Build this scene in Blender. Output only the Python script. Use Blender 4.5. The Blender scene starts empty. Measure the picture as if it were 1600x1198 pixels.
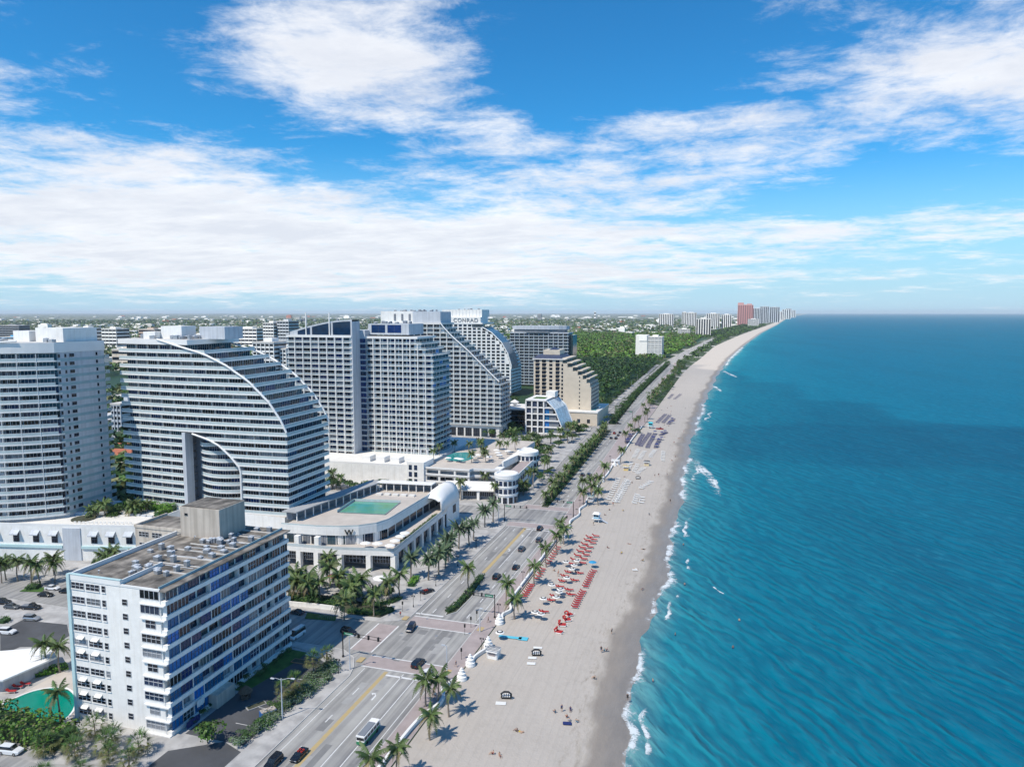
import bpy, math, random
import numpy as np
from mathutils import Vector, Matrix

# ------------------------------------------------------------------ camera, sky, sun, exposure
SC = bpy.context.scene
COL = SC.collection
R = math.radians
cam_d = bpy.data.cameras.new('camera')
cam = bpy.data.objects.new('camera', cam_d)
COL.objects.link(cam)
cam.location = (0, 0, 90)
cam.rotation_euler = (R(90 - 5.7), 0, R(16.8))
cam_d.sensor_width = 36
cam_d.lens = 36 * 1110 / 1600
cam_d.clip_start = 1
cam_d.clip_end = 150000
SC.camera = cam
SUN_EL, SUN_AZ = 56.0, 211.0          # azimuth clockwise from +Y (along the avenue)
SC.view_settings.view_transform = 'Standard'
SC.view_settings.look = 'None'
SC.view_settings.gamma = 1
SC.view_settings.use_curve_mapping = False
SC.view_settings.exposure = 0.34
SC.cycles.max_bounces = 4
SC.cycles.diffuse_bounces = 2
SC.cycles.glossy_bounces = 2
SC.cycles.transparent_max_bounces = 12
SC.cycles.volume_bounces = 0

sun_d = bpy.data.lights.new('sun', 'SUN')
sun_d.energy = 5.0
sun_d.angle = R(0.6)
sun_d.color = (1.0, 0.925, 0.81)
sun = bpy.data.objects.new('sun', sun_d)
COL.objects.link(sun)
SDIR = Vector((math.sin(R(SUN_AZ)) * math.cos(R(SUN_EL)), math.cos(R(SUN_AZ)) * math.cos(R(SUN_EL)), math.sin(R(SUN_EL))))
sun.rotation_euler = SDIR.to_track_quat('Z', 'Y').to_euler()
sun.location = SDIR * 500

def world():
    w = bpy.data.worlds.new('World')
    SC.world = w
    w.use_nodes = True
    nt = w.node_tree
    N, L = nt.nodes, nt.links
    N.clear()
    out = N.new('ShaderNodeOutputWorld')
    sky = N.new('ShaderNodeTexSky')
    sky.sky_type = 'NISHITA'
    sky.sun_disc = False
    sky.sun_elevation = R(SUN_EL)
    sky.sun_rotation = R(SUN_AZ)
    sky.air_density = 1.0
    sky.dust_density = 0.0
    sky.altitude = 1200
    sky.ozone_density = 4.0
    hs = N.new('ShaderNodeHueSaturation')
    hs.inputs['Saturation'].default_value = 1.12
    hs.inputs['Value'].default_value = 1.0
    L.new(sky.outputs[0], hs.inputs['Color'])
    bg = N.new('ShaderNodeBackground')
    bg.inputs[1].default_value = 0.115
    tint = N.new('ShaderNodeMix')
    tint.data_type = 'RGBA'
    tint.blend_type = 'MULTIPLY'
    tint.inputs['Factor'].default_value = 1.0
    tint.inputs['B'].default_value = (0.30, 0.95, 1.12, 1)
    L.new(hs.outputs[0], tint.inputs['A'])
    skycol = tint.outputs['Result']
    tc = N.new('ShaderNodeTexCoord')
    sp = N.new('ShaderNodeSeparateXYZ')
    L.new(tc.outputs['Generated'], sp.inputs[0])
    def m(op, a, b=None, c=None, clamp=False):
        n = N.new('ShaderNodeMath')
        n.operation = op
        n.use_clamp = clamp
        for i, v in enumerate((a, b, c)):
            if v is None:
                continue
            if isinstance(v, (int, float)):
                n.inputs[i].default_value = v
            else:
                L.new(v, n.inputs[i])
        return n.outputs[0]
    X, Y, Z = sp.outputs
    el = m('ARCSINE', Z)
    az = m('ARCTAN2', X, Y)
    # pale aerosol layer low over the horizon
    lo = N.new('ShaderNodeMapRange')
    lo.interpolation_type = 'SMOOTHSTEP'
    L.new(el, lo.inputs[0])
    lo.inputs[1].default_value, lo.inputs[2].default_value = R(-1), R(13)
    lo.inputs[3].default_value, lo.inputs[4].default_value = 1.0, 0.0
    hz = N.new('ShaderNodeMix')
    hz.data_type = 'RGBA'
    L.new(lo.outputs[0], hz.inputs['Factor'])
    L.new(skycol, hz.inputs['A'])
    hz.inputs['B'].default_value = (3.5, 5.1, 6.2, 1)
    L.new(hz.outputs['Result'], bg.inputs[0])
    # a cloud deck seen in perspective: direction divided by height
    k = m('DIVIDE', 1.0, m('ADD', m('MAXIMUM', Z, 0.0), 0.09))
    cb = N.new('ShaderNodeCombineXYZ')
    L.new(m('MULTIPLY', X, k), cb.inputs[0])
    L.new(m('MULTIPLY', Y, k), cb.inputs[1])
    def noise(scale, detail, rough, off, dist=0.0, stretch=(1, 1, 1)):
        mp = N.new('ShaderNodeMapping')
        mp.inputs['Location'].default_value = off
        mp.inputs['Scale'].default_value = stretch
        L.new(cb.outputs[0], mp.inputs[0])
        n = N.new('ShaderNodeTexNoise')
        n.inputs['Scale'].default_value = scale
        n.inputs['Detail'].default_value = detail
        n.inputs['Roughness'].default_value = rough
        n.inputs['Distortion'].default_value = dist
        L.new(mp.outputs[0], n.inputs['Vector'])
        return n.outputs['Fac']
    n1 = noise(1.15, 9, 0.62, (3.1, 1.7, 0), 0.35, (1.0, 1.25, 1))
    n2 = noise(4.6, 10, 0.70, (7.3, 2.2, 4.0), 0.3)
    # where the cloud banks lie: (azimuth, elevation, half widths, weight), degrees in the world
    banks = [(-52, 7.5, 22, 5.2, .52), (-34, 5.2, 20, 3.8, .48), (-14, 5.4, 14, 4.2, .40), (-30.5, 18.0, 8.0, 4.4, .48), (-25, 19, 5, 3, .2), (-21, 14.5, 5, 2.2, .2),
             (17, 15.8, 10, 4.2, .46), (4, 12.6, 13, 2.6, .30), (10, 5.8, 17, 1.2, .42), (-10, 11.5, 9, 2.6, .2), (16, 23, 8, 3, .2), (-52, 14.5, 5, 1.6, .2),
             (-30, 2.6, 26, 1.5, .2), (4, 3.0, 14, 0.9, .2), (-9, 20.5, 8, 4.5, -.4), (10, 8.8, 9, 1.2, -.22), (-38, 13.6, 9, 1.8, -.18), (-50, 20, 8, 3, -.16), (-20, 0.5, 60, 0.5, -.12)]
    cov = None
    for a0, e0, sa, se, wt in banks:
        u = m('DIVIDE', m('SUBTRACT', az, R(a0)), R(sa))
        v = m('DIVIDE', m('SUBTRACT', el, R(e0)), R(se))
        g = m('EXPONENT', m('MULTIPLY', m('ADD', m('MULTIPLY', u, u), m('MULTIPLY', v, v)), -1.0))
        g = m('MULTIPLY', g, wt)
        cov = g if cov is None else m('ADD', cov, g)
    d = m('ADD', m('MULTIPLY', m('SUBTRACT', n1, 0.5), 1.6), m('MULTIPLY', m('SUBTRACT', n2, 0.5), 1.05))
    d = m('ADD', m('ADD', d, cov), -0.09)
    mr = N.new('ShaderNodeMapRange')
    mr.interpolation_type = 'SMOOTHSTEP'
    L.new(d, mr.inputs[0])
    mr.inputs[1].default_value = -0.05
    mr.inputs[2].default_value = 0.55
    fac = m('MULTIPLY', mr.outputs[0], 0.95)
    n3 = noise(1.9, 7, 0.6, (3.25, 1.9, 0.2), 0.3, (1.0, 1.6, 1))
    sh = N.new('ShaderNodeMapRange')
    L.new(m('ADD', m('MULTIPLY', n3, 0.9), m('MULTIPLY', d, 0.35)), sh.inputs[0])
    sh.inputs[1].default_value = 0.35
    sh.inputs[2].default_value = 0.80
    cr = N.new('ShaderNodeMix')
    cr.data_type = 'RGBA'
    cr.inputs['A'].default_value = (0.92, 0.93, 0.95, 1)
    cr.inputs['B'].default_value = (0.68, 0.71, 0.78, 1)
    L.new(sh.outputs[0], cr.inputs['Factor'])
    bc = N.new('ShaderNodeBackground')
    bc.inputs[1].default_value = 0.93
    L.new(cr.outputs['Result'], bc.inputs[0])
    mx = N.new('ShaderNodeMixShader')
    L.new(fac, mx.inputs[0])
    L.new(bg.outputs[0], mx.inputs[1])
    L.new(bc.outputs[0], mx.inputs[2])
    L.new(mx.outputs[0], out.inputs[0])
world()

# ------------------------------------------------------------------ helpers
rnd = random.Random(7)
MATS = {}

def mat(name, col, rough=0.7, var=0.12, scale=0.6, metal=0.0, bump=0.0, col2=None, bscale=None, spec=0.5, objrand=0.0, coords='Object', detail=4.0, alpha=1.0, con=0.2):
    """Principled surface whose colour wanders between two tones with a noise and, where asked, from object to object."""
    if name in MATS:
        return MATS[name]
    m = bpy.data.materials.new(name)
    m.use_nodes = True
    nt = m.node_tree
    N, L = nt.nodes, nt.links
    b = N['Principled BSDF']
    b.inputs['Roughness'].default_value = rough
    b.inputs['Metallic'].default_value = metal
    b.inputs['Specular IOR Level'].default_value = spec
    b.inputs['Alpha'].default_value = alpha
    c1 = tuple(max(0, c * (1 - var)) for c in col) + (1,)
    c2 = (tuple(col2) if col2 else tuple(min(1, c * (1 + var)) for c in col)) + (1,)
    tc = N.new('ShaderNodeTexCoord')
    nz = N.new('ShaderNodeTexNoise')
    nz.inputs['Scale'].default_value = scale
    nz.inputs['Detail'].default_value = detail
    nz.inputs['Roughness'].default_value = 0.6
    L.new(tc.outputs[coords], nz.inputs['Vector'])
    rp = N.new('ShaderNodeValToRGB')
    rp.color_ramp.elements[0].position = 0.5 - con
    rp.color_ramp.elements[1].position = 0.5 + con
    rp.color_ramp.elements[0].color = c1
    rp.color_ramp.elements[1].color = c2
    L.new(nz.outputs['Fac'], rp.inputs[0])
    colout = rp.outputs[0]
    if objrand:
        oi = N.new('ShaderNodeObjectInfo')
        hs = N.new('ShaderNodeHueSaturation')
        mr = N.new('ShaderNodeMapRange')
        mr.inputs[3].default_value = 1 - objrand
        mr.inputs[4].default_value = 1 + objrand
        L.new(oi.outputs['Random'], mr.inputs[0])
        L.new(mr.outputs[0], hs.inputs['Value'])
        mr2 = N.new('ShaderNodeMapRange')
        mr2.inputs[3].default_value = 0.5 - objrand * 0.03
        mr2.inputs[4].default_value = 0.5 + objrand * 0.03
        L.new(oi.outputs['Random'], mr2.inputs[0])
        L.new(mr2.outputs[0], hs.inputs['Hue'])
        L.new(colout, hs.inputs['Color'])
        colout = hs.outputs[0]
    L.new(colout, b.inputs['Base Color'])
    if bump:
        bn = N.new('ShaderNodeTexNoise')
        bn.inputs['Scale'].default_value = bscale or scale * 6
        bn.inputs['Detail'].default_value = 5
        L.new(tc.outputs[coords], bn.inputs['Vector'])
        bp = N.new('ShaderNodeBump')
        bp.inputs['Strength'].default_value = bump
        bp.inputs['Distance'].default_value = 0.2
        L.new(bn.outputs['Fac'], bp.inputs['Height'])
        L.new(bp.outputs[0], b.inputs['Normal'])
    MATS[name] = m
    return m

def leafmat(name, col, col2, scale=0.25, objrand=0.25, trans=0.25):
    m = mat(name, col, 0.55, 0, scale, col2=col2, objrand=objrand, spec=0.35, detail=6)
    b = m.node_tree.nodes['Principled BSDF']
    b.inputs['Subsurface Weight'].default_value = 0.0
    return m

class MB:
    """collects shapes; build() links them as ONE mesh object"""
    def __init__(s):
        s.v, s.f, s.m = [], [], []
    def add(s, vs, fs, m=0):
        o = len(s.v)
        s.v.extend(vs)
        s.f.extend([tuple(i + o for i in f) for f in fs])
        s.m.extend([m] * len(fs))
        return s
    def box(s, x0, y0, z0, x1, y1, z1, m=0):
        vs = [(x0, y0, z0), (x1, y0, z0), (x1, y1, z0), (x0, y1, z0), (x0, y0, z1), (x1, y0, z1), (x1, y1, z1), (x0, y1, z1)]
        return s.add(vs, [(3, 2, 1, 0), (4, 5, 6, 7), (0, 1, 5, 4), (1, 2, 6, 5), (2, 3, 7, 6), (3, 0, 4, 7)], m)
    def prism(s, poly, z0, z1, m=0, cap=True, mtop=None):
        n = len(poly)
        vs = [(p[0], p[1], z0) for p in poly] + [(p[0], p[1], z1) for p in poly]
        s.add(vs, [(i, (i + 1) % n, n + (i + 1) % n, n + i) for i in range(n)], m)
        if cap:
            s.add(vs[:n], [tuple(range(n - 1, -1, -1))], m)
            s.add(vs[n:], [tuple(range(n))], m if mtop is None else mtop)
        return s
    def sheet(s, poly, z, m=0):
        return s.add([(p[0], p[1], z) for p in poly], [tuple(range(len(poly)))], m)
    def obox(s, c, u, lu, lv, z0, z1, m=0):
        """box standing at plan centre c, axis u (plan unit vector), half sizes lu, lv"""
        ux, uy = u
        vx, vy = -uy, ux
        p = [(c[0] + a * lu * ux + b * lv * vx, c[1] + a * lu * uy + b * lv * vy) for a, b in ((-1, -1), (1, -1), (1, 1), (-1, 1))]
        return s.prism(p, z0, z1, m)
    def wallstrip(s, path, off, z0, z1, m=0, closed=False):
        """thin wall of thickness off along a plan polyline"""
        a = path
        b = offset(path, off)
        poly = list(a) + list(reversed(b))
        return s.prism_strip(a, b, z0, z1, m)
    def prism_strip(s, a, b, z0, z1, m=0):
        n = len(a)
        vs = []
        for p, q in zip(a, b):
            vs += [(p[0], p[1], z0), (q[0], q[1], z0), (q[0], q[1], z1), (p[0], p[1], z1)]
        fs = []
        for i in range(n - 1):
            o, k = 4 * i, 4 * i + 4
            fs += [(o, k, k + 3, o + 3), (o + 1, o + 2, k + 2, k + 1), (o + 3, k + 3, k + 2, o + 2), (o, o + 1, k + 1, k)]
        fs += [(0, 3, 2, 1), (4 * n - 4, 4 * n - 3, 4 * n - 2, 4 * n - 1)]
        return s.add(vs, fs, m)
    def tube(s, pts, r, n=6, m=0, cap=True):
        pts = [Vector(p) for p in pts]
        rs = r if isinstance(r, (list, tuple)) else [r] * len(pts)
        vs, fs = [], []
        for i, p in enumerate(pts):
            d = (pts[min(i + 1, len(pts) - 1)] - pts[max(i - 1, 0)]).normalized()
            a = d.cross(Vector((0, 0, 1)) if abs(d.z) < 0.95 else Vector((1, 0, 0))).normalized()
            b = d.cross(a)
            for k in range(n):
                t = 2 * math.pi * k / n
                q = p + (a * math.cos(t) + b * math.sin(t)) * rs[i]
                vs.append(tuple(q))
        for i in range(len(pts) - 1):
            for k in range(n):
                fs.append((i * n + k, i * n + (k + 1) % n, (i + 1) * n + (k + 1) % n, (i + 1) * n + k))
        if cap:
            fs.append(tuple(range(n - 1, -1, -1)))
            fs.append(tuple((len(pts) - 1) * n + k for k in range(n)))
        return s.add(vs, fs, m)
    def lathe(s, prof, c=(0, 0), n=16, m=0):
        vs, fs = [], []
        for r_, z in prof:
            for k in range(n):
                t = 2 * math.pi * k / n
                vs.append((c[0] + r_ * math.cos(t), c[1] + r_ * math.sin(t), z))
        for i in range(len(prof) - 1):
            for k in range(n):
                fs.append((i * n + k, i * n + (k + 1) % n, (i + 1) * n + (k + 1) % n, (i + 1) * n + k))
        fs.append(tuple(range(n - 1, -1, -1)))
        fs.append(tuple((len(prof) - 1) * n + k for k in range(n)))
        return s.add(vs, fs, m)
    def mesh(s, name, mats, smooth=False):
        me = bpy.data.meshes.new(name)
        me.from_pydata(s.v, [], s.f)
        for x in (mats if isinstance(mats, (list, tuple)) else [mats]):
            me.materials.append(x)
        if any(s.m):
            me.polygons.foreach_set('material_index', s.m)
        if smooth:
            me.polygons.foreach_set('use_smooth', [True] * len(s.f))
        me.update()
        return me
    def build(s, name, mats, parent=None, loc=(0, 0, 0), rz=0.0, smooth=False):
        return link(name, s.mesh(name, mats, smooth), parent, loc, rz)

def offset(path, d):
    """plan polyline pushed to its right-hand side by d"""
    out = []
    n = len(path)
    for i in range(n):
        nx = ny = 0
        for a, b in ((i - 1, i), (i, i + 1)):
            if a < 0 or b >= n:
                continue
            dx, dy = path[b][0] - path[a][0], path[b][1] - path[a][1]
            l = math.hypot(dx, dy) or 1
            nx += dy / l
            ny -= dx / l
        l = math.hypot(nx, ny) or 1
        k = 1.0
        if 0 < i < n - 1:
            dx, dy = path[i][0] - path[i - 1][0], path[i][1] - path[i - 1][1]
            ll = math.hypot(dx, dy) or 1
            c = (nx / l) * (dy / ll) - (ny / l) * (dx / ll)
            k = 1 / max(0.4, c)
        out.append((path[i][0] + nx / l * d * k, path[i][1] + ny / l * d * k))
    return out

def link(name, data, parent=None, loc=(0, 0, 0), rz=0.0, sc=None):
    o = bpy.data.objects.new(name, data)
    COL.objects.link(o)
    o.location = loc
    if rz:
        o.rotation_euler = (0, 0, rz)
    if sc is not None:
        o.scale = sc if isinstance(sc, (tuple, list)) else (sc, sc, sc)
    if parent is not None:
        o.parent = parent
    return o

def tag(o, label, cat, group=None):
    o['label'] = label
    o['category'] = cat
    if group:
        o['group'] = group
    return o

def thing(name, label, cat, loc=(0, 0, 0), rz=0.0, group=None):
    return tag(link(name, None, None, loc, rz), label, cat, group)

def struct(o):
    o['kind'] = 'structure'
    return o

def stuff(o, label=None, cat=None):
    o['kind'] = 'stuff'
    if label:
        o['label'] = label
    if cat:
        o['category'] = cat
    return o

CHILD = {}
def dup(root, loc, rz=0.0, label=None, group=None, sc=None, swap=None):
    """a copy of a thing with copies of its parts and sub-parts; swap exchanges materials on the copied meshes"""
    r_ = root.copy()
    COL.objects.link(r_)
    r_.location = loc
    r_.rotation_euler = (0, 0, rz)
    if sc is not None:
        r_.scale = sc if isinstance(sc, (tuple, list)) else (sc, sc, sc)
    if label:
        r_['label'] = label
    if group:
        r_['group'] = group
    if root.name not in CHILD:
        CHILD[root.name] = list(root.children)
    for ch in CHILD[root.name]:
        c = ch.copy()
        COL.objects.link(c)
        c.parent = r_
        if swap and c.data and c.data.materials:
            for i, mt in enumerate(c.data.materials):
                if mt and mt.name in swap:
                    c.material_slots[i].link = 'OBJECT'
                    c.material_slots[i].material = swap[mt.name]
        if ch.name not in CHILD:
            CHILD[ch.name] = list(ch.children)
        for g in CHILD[ch.name]:
            d = g.copy()
            COL.objects.link(d)
            d.parent = c
    return r_

def nth(i):
    return ['first', 'second', 'third', 'fourth', 'fifth', 'sixth', 'seventh', 'eighth', 'ninth', 'tenth', 'eleventh', 'twelfth', 'thirteenth', 'fourteenth',
            'fifteenth', 'sixteenth', 'seventeenth', 'eighteenth', 'nineteenth', 'twentieth'][i] if i < 20 else f'{i + 1}th'

def lerp(tab, y):
    for (y0, a), (y1, b) in zip(tab, tab[1:]):
        if y <= y1:
            return a + (b - a) * (y - y0) / (y1 - y0)
    return tab[-1][1]

# ------------------------------------------------------------------ materials
WHITE = mat('white_paint', (0.82, 0.81, 0.785), 0.6, 0.06, 0.15)
WHITE2 = mat('white_stucco', (0.84, 0.825, 0.79), 0.8, 0.07, 0.4, bump=0.1)
CREAMW = mat('warm_white_paint', (0.74, 0.72, 0.68), 0.75, 0.06, 0.3)
PALE = mat('pale_grey_paint', (0.55, 0.58, 0.62), 0.7, 0.06, 0.3)
TEAL = mat('pale_teal_paint', (0.50, 0.68, 0.69), 0.6, 0.06, 0.3)
TEALBAND = mat('grey_teal_band', (0.30, 0.44, 0.48), 0.5, 0.1, 0.5)
BEIGE = mat('beige_stucco', (0.55, 0.49, 0.42), 0.85, 0.08, 0.25, bump=0.1)
SANDST = mat('cream_beige_stucco', (0.66, 0.57, 0.45), 0.85, 0.07, 0.2)
GREYC = mat('grey_concrete', (0.36, 0.37, 0.38), 0.85, 0.12, 0.3)
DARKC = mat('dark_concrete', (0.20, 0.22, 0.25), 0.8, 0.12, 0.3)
ROOFG = mat('roof_gravel', (0.175, 0.16, 0.142), 0.95, 0.5, 0.22, bump=0.2, detail=12, con=0.1)
ROOFW = mat('pale_roof', (0.58, 0.56, 0.53), 0.9, 0.1, 0.15)
DECK = mat('deck_paving', (0.52, 0.47, 0.42), 0.85, 0.1, 0.2, bump=0.05)
NAVYROOF = mat('navy_roof', (0.035, 0.05, 0.10), 0.5, 0.2, 0.4)
METAL = mat('grey_metal', (0.42, 0.44, 0.46), 0.45, 0.1, 1.0, metal=0.6)
BLACKM = mat('black_metal', (0.015, 0.016, 0.017), 0.5, 0.2, 1.0)
GREENSIGN = mat('green_sign', (0.01, 0.22, 0.12), 0.4, 0.05)
RAILG = mat('railing_glass', (0.56, 0.66, 0.67), 0.2, 0.10, 0.7, alpha=0.85)
RAILT = mat('railing_clear', (0.42, 0.52, 0.56), 0.15, 0.10, 0.7, alpha=0.5)
RAILW = mat('railing_frosted', (0.60, 0.68, 0.70), 0.3, 0.08, 0.7, alpha=0.8)
def glass(name, col, rough=0.08):
    return mat(name, col, rough, 0.35, 0.35, spec=0.5, objrand=0.45)
G1 = glass('window_blue', (0.018, 0.036, 0.075))
G2 = glass('window_dark', (0.010, 0.016, 0.027))
G3 = glass('window_teal', (0.035, 0.075, 0.095))
G4 = glass('window_curtain', (0.20, 0.215, 0.235), 0.3)
G5 = glass('window_bright_blue', (0.004, 0.15, 0.40), 0.25)
G6 = glass('window_deep_blue', (0.008, 0.035, 0.11), 0.06)
GLS = [G1, G2, G3, G4, G5, G6]
FRAME = mat('window_frame', (0.55, 0.57, 0.60), 0.5, 0.05)
FRAMED = mat('window_frame_dark', (0.10, 0.12, 0.15), 0.5, 0.05)
POOLW = mat('pool_water', (0.03, 0.30, 0.30), 0.05, 0.15, 0.3, spec=0.6, bump=0.15, bscale=1.2)
POOLG = mat('pool_water_green', (0.07, 0.36, 0.36), 0.06, 0.0, 0.12, spec=0.6, bump=0.15, bscale=1.0, col2=(0.14, 0.34, 0.16))
POOLA = mat('pool_water_emerald', (0.0, 0.24, 0.17), 0.05, 0.12, 0.2, spec=0.5, bump=0.15, bscale=1.0)
def overlay(m, scale, lo, hi, p0=0.36, p1=0.62, detail=6):
    """multiply a surface's colour by a stretched noise: rain streaks, wheel tracks"""
    N, L = m.node_tree.nodes, m.node_tree.links
    b = N['Principled BSDF']
    src = b.inputs['Base Color'].links[0].from_socket
    tc = N.new('ShaderNodeTexCoord')
    mp = N.new('ShaderNodeMapping')
    mp.inputs['Scale'].default_value = scale
    L.new(tc.outputs['Object'], mp.inputs[0])
    nz = N.new('ShaderNodeTexNoise')
    nz.inputs['Scale'].default_value = 1.0
    nz.inputs['Detail'].default_value = detail
    L.new(mp.outputs[0], nz.inputs['Vector'])
    rp = N.new('ShaderNodeValToRGB')
    rp.color_ramp.elements[0].position, rp.color_ramp.elements[1].position = p0, p1
    rp.color_ramp.elements[0].color, rp.color_ramp.elements[1].color = tuple(lo) + (1,), tuple(hi) + (1,)
    L.new(nz.outputs['Fac'], rp.inputs[0])
    mx = N.new('ShaderNodeMix')
    mx.data_type = 'RGBA'
    mx.blend_type = 'MULTIPLY'
    mx.inputs['Factor'].default_value = 1.0
    L.new(src, mx.inputs['A'])
    L.new(rp.outputs[0], mx.inputs['B'])
    L.new(mx.outputs['Result'], b.inputs['Base Color'])
    return m
overlay(WHITE2, (1.3, 1.3, 0.07), (0.95, 0.94, 0.925), (1.02, 1.02, 1.02), .34, .52)
overlay(BEIGE, (1.0, 1.0, 0.06), (0.80, 0.79, 0.78), (1.04, 1.04, 1.04), .36, .58)
overlay(PALE, (.8, .8, 0.05), (0.86, 0.86, 0.86), (1.02, 1.02, 1.02), .36, .58)
overlay(ROOFG, (.5, .06, 1), (0.65, 0.64, 0.62), (1.25, 1.24, 1.22), .38, .60, 10)
def asphalt():
    """worn pale asphalt: wheel tracks along the lanes, patches and cracks"""
    m = mat('asphalt', (0.335, 0.33, 0.32), 0.9, 0.16, 0.11, bump=0.05, detail=10)
    nt = m.node_tree
    N, L = nt.nodes, nt.links
    b = N['Principled BSDF']
    src = b.inputs['Base Color'].links[0].from_socket
    tc = N.new('ShaderNodeTexCoord')
    mp = N.new('ShaderNodeMapping')
    mp.inputs['Scale'].default_value = (0.55, 0.012, 1)
    L.new(tc.outputs['Object'], mp.inputs[0])
    nz = N.new('ShaderNodeTexNoise')
    nz.inputs['Scale'].default_value = 1.0
    nz.inputs['Detail'].default_value = 6
    L.new(mp.outputs[0], nz.inputs['Vector'])
    rp = N.new('ShaderNodeValToRGB')
    rp.color_ramp.elements[0].position, rp.color_ramp.elements[1].position = 0.36, 0.62
    rp.color_ramp.elements[0].color, rp.color_ramp.elements[1].color = (0.62, 0.62, 0.64, 1), (1.12, 1.11, 1.08, 1)
    L.new(nz.outputs['Fac'], rp.inputs[0])
    mx = N.new('ShaderNodeMix')
    mx.data_type = 'RGBA'
    mx.blend_type = 'MULTIPLY'
    mx.inputs['Factor'].default_value = 1.0
    L.new(src, mx.inputs['A'])
    L.new(rp.outputs[0], mx.inputs['B'])
    L.new(mx.outputs['Result'], b.inputs['Base Color'])
    return m
ASPHALT = asphalt()
ASPHALTP = mat('asphalt_patch_dark', (0.21, 0.208, 0.205), 0.9, 0.12, 0.4, detail=9)
ASPHALTQ = mat('asphalt_patch_pale', (0.345, 0.34, 0.33), 0.9, 0.12, 0.4, detail=9)
ASPHALTD = mat('dark_asphalt', (0.075, 0.078, 0.085), 0.9, 0.25, 0.12, detail=8)
PAVE = mat('concrete_paving', (0.42, 0.41, 0.40), 0.9, 0.16, 0.18, detail=10)
BRICKP = mat('pink_brick_paving', (0.36, 0.305, 0.295), 0.9, 0.14, 0.3, detail=10)
KERB = mat('kerb_concrete', (0.52, 0.51, 0.49), 0.9, 0.1, 0.5)
MARKW = mat('white_marking', (0.68, 0.68, 0.67), 0.7, 0.12, 0.8, detail=8)
MARKY = mat('yellow_marking', (0.40, 0.33, 0.21), 0.8, 0.0, 0.9, detail=10, col2=(0.50, 0.36, 0.14))
LAWN = mat('lawn_grass', (0.05, 0.13, 0.025), 0.95, 0.3, 0.5, col2=(0.08, 0.17, 0.03), bump=0.3)
MULCH = mat('planting_soil', (0.06, 0.065, 0.04), 0.95, 0.3, 0.5)
LEAF = leafmat('leaf_green', (0.036, 0.092, 0.020), (0.090, 0.165, 0.034))
LEAFD = leafmat('leaf_dark_green', (0.015, 0.045, 0.016), (0.038, 0.082, 0.026))
LEAFH = leafmat('hedge_bright_green', (0.09, 0.24, 0.015), (0.15, 0.32, 0.03))
LEAFB = leafmat('leaf_bright_green', (0.055, 0.15, 0.02), (0.11, 0.22, 0.03))
LEAFY = leafmat('leaf_olive', (0.09, 0.105, 0.035), (0.16, 0.17, 0.06))
LEAFS = leafmat('leaf_silver_green', (0.10, 0.15, 0.10), (0.17, 0.22, 0.15))
PALMG = leafmat('palm_frond', (0.045, 0.092, 0.026), (0.125, 0.17, 0.050), 0.8)
PALMY = leafmat('palm_frond_dry', (0.13, 0.115, 0.045), (0.21, 0.17, 0.08), 0.8)
PALMS = leafmat('date_palm_frond', (0.065, 0.115, 0.062), (0.125, 0.175, 0.09), 0.8)
TRUNK = mat('palm_trunk', (0.24, 0.20, 0.16), 0.9, 0.25, 3.0, bump=0.3)
BARK = mat('tree_bark', (0.12, 0.09, 0.07), 0.95, 0.25, 2.0, bump=0.4)
overlay(PAVE, (.28, .28, .28), (0.82, 0.82, 0.82), (1.05, 1.05, 1.04), .40, .56, 12)

# ------------------------------------------------------------------ the setting
SEA_Z = -0.5
SHORE = [(-3000, -40), (-300, -22), (60, -17.5), (134, -18.4), (157, -18.9), (208, -18.8), (254, -17.7), (334, -18.9), (449, -21), (506, -21.8), (598, -21), (755, -18.8), (888, -15.8),
         (1076, -10.6), (1460, 6.5), (2123, 51.6), (3350, 147), (5700, 363), (12250, 920), (20000, 1700), (60000, 6000)]
BWT = [(-3000, -61.3), (640, -61.3), (1060, -61.5), (1246, -57), (1444, -48), (1977, -31), (2949, 46), (5400, 279), (7780, 493), (12250, 860), (20000, 1630), (60000, 5900)]
def shore(y): return lerp(SHORE, y) + (0.7 * math.sin(y / 5.3) + 0.5 * math.sin(y / 2.1 + 1) + 0.9 * math.sin(y / 17.0) if y < 1500 else 0)
def bwest(y): return lerp(BWT, y)
YS = [-3000, -1200, -500, -200, -60] + [20 + 3.0 * i for i in range(100)] + [320 + 8 * i for i in range(60)] + [800 + 25 * i for i in range(40)] + [1800, 1900, 2050, 2200, 2400, 2700, 3000, 3400, 4000, 4600, 5200, 6000, 7000, 8500, 10000, 12000, 15000, 20000, 30000, 60000]

def grid_mesh(name, rows, mats, attr=None, parent=None):
    """rows: list of equally long lists of points"""
    n, k = len(rows), len(rows[0])
    v = [p for r_ in rows for p in r_]
    f = [(i * k + j, i * k + j + 1, (i + 1) * k + j + 1, (i + 1) * k + j) for i in range(n - 1) for j in range(k - 1)]
    me = bpy.data.meshes.new(name)
    me.from_pydata(v, [], f)
    me.materials.append(mats)
    me.polygons.foreach_set('use_smooth', [True] * len(f))
    if attr:
        for an, vals in attr.items():
            a = me.attributes.new(an, 'FLOAT', 'POINT')
            a.data.foreach_set('value', [x for r_ in vals for x in r_])
    me.update()
    return link(name, me, parent)

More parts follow.
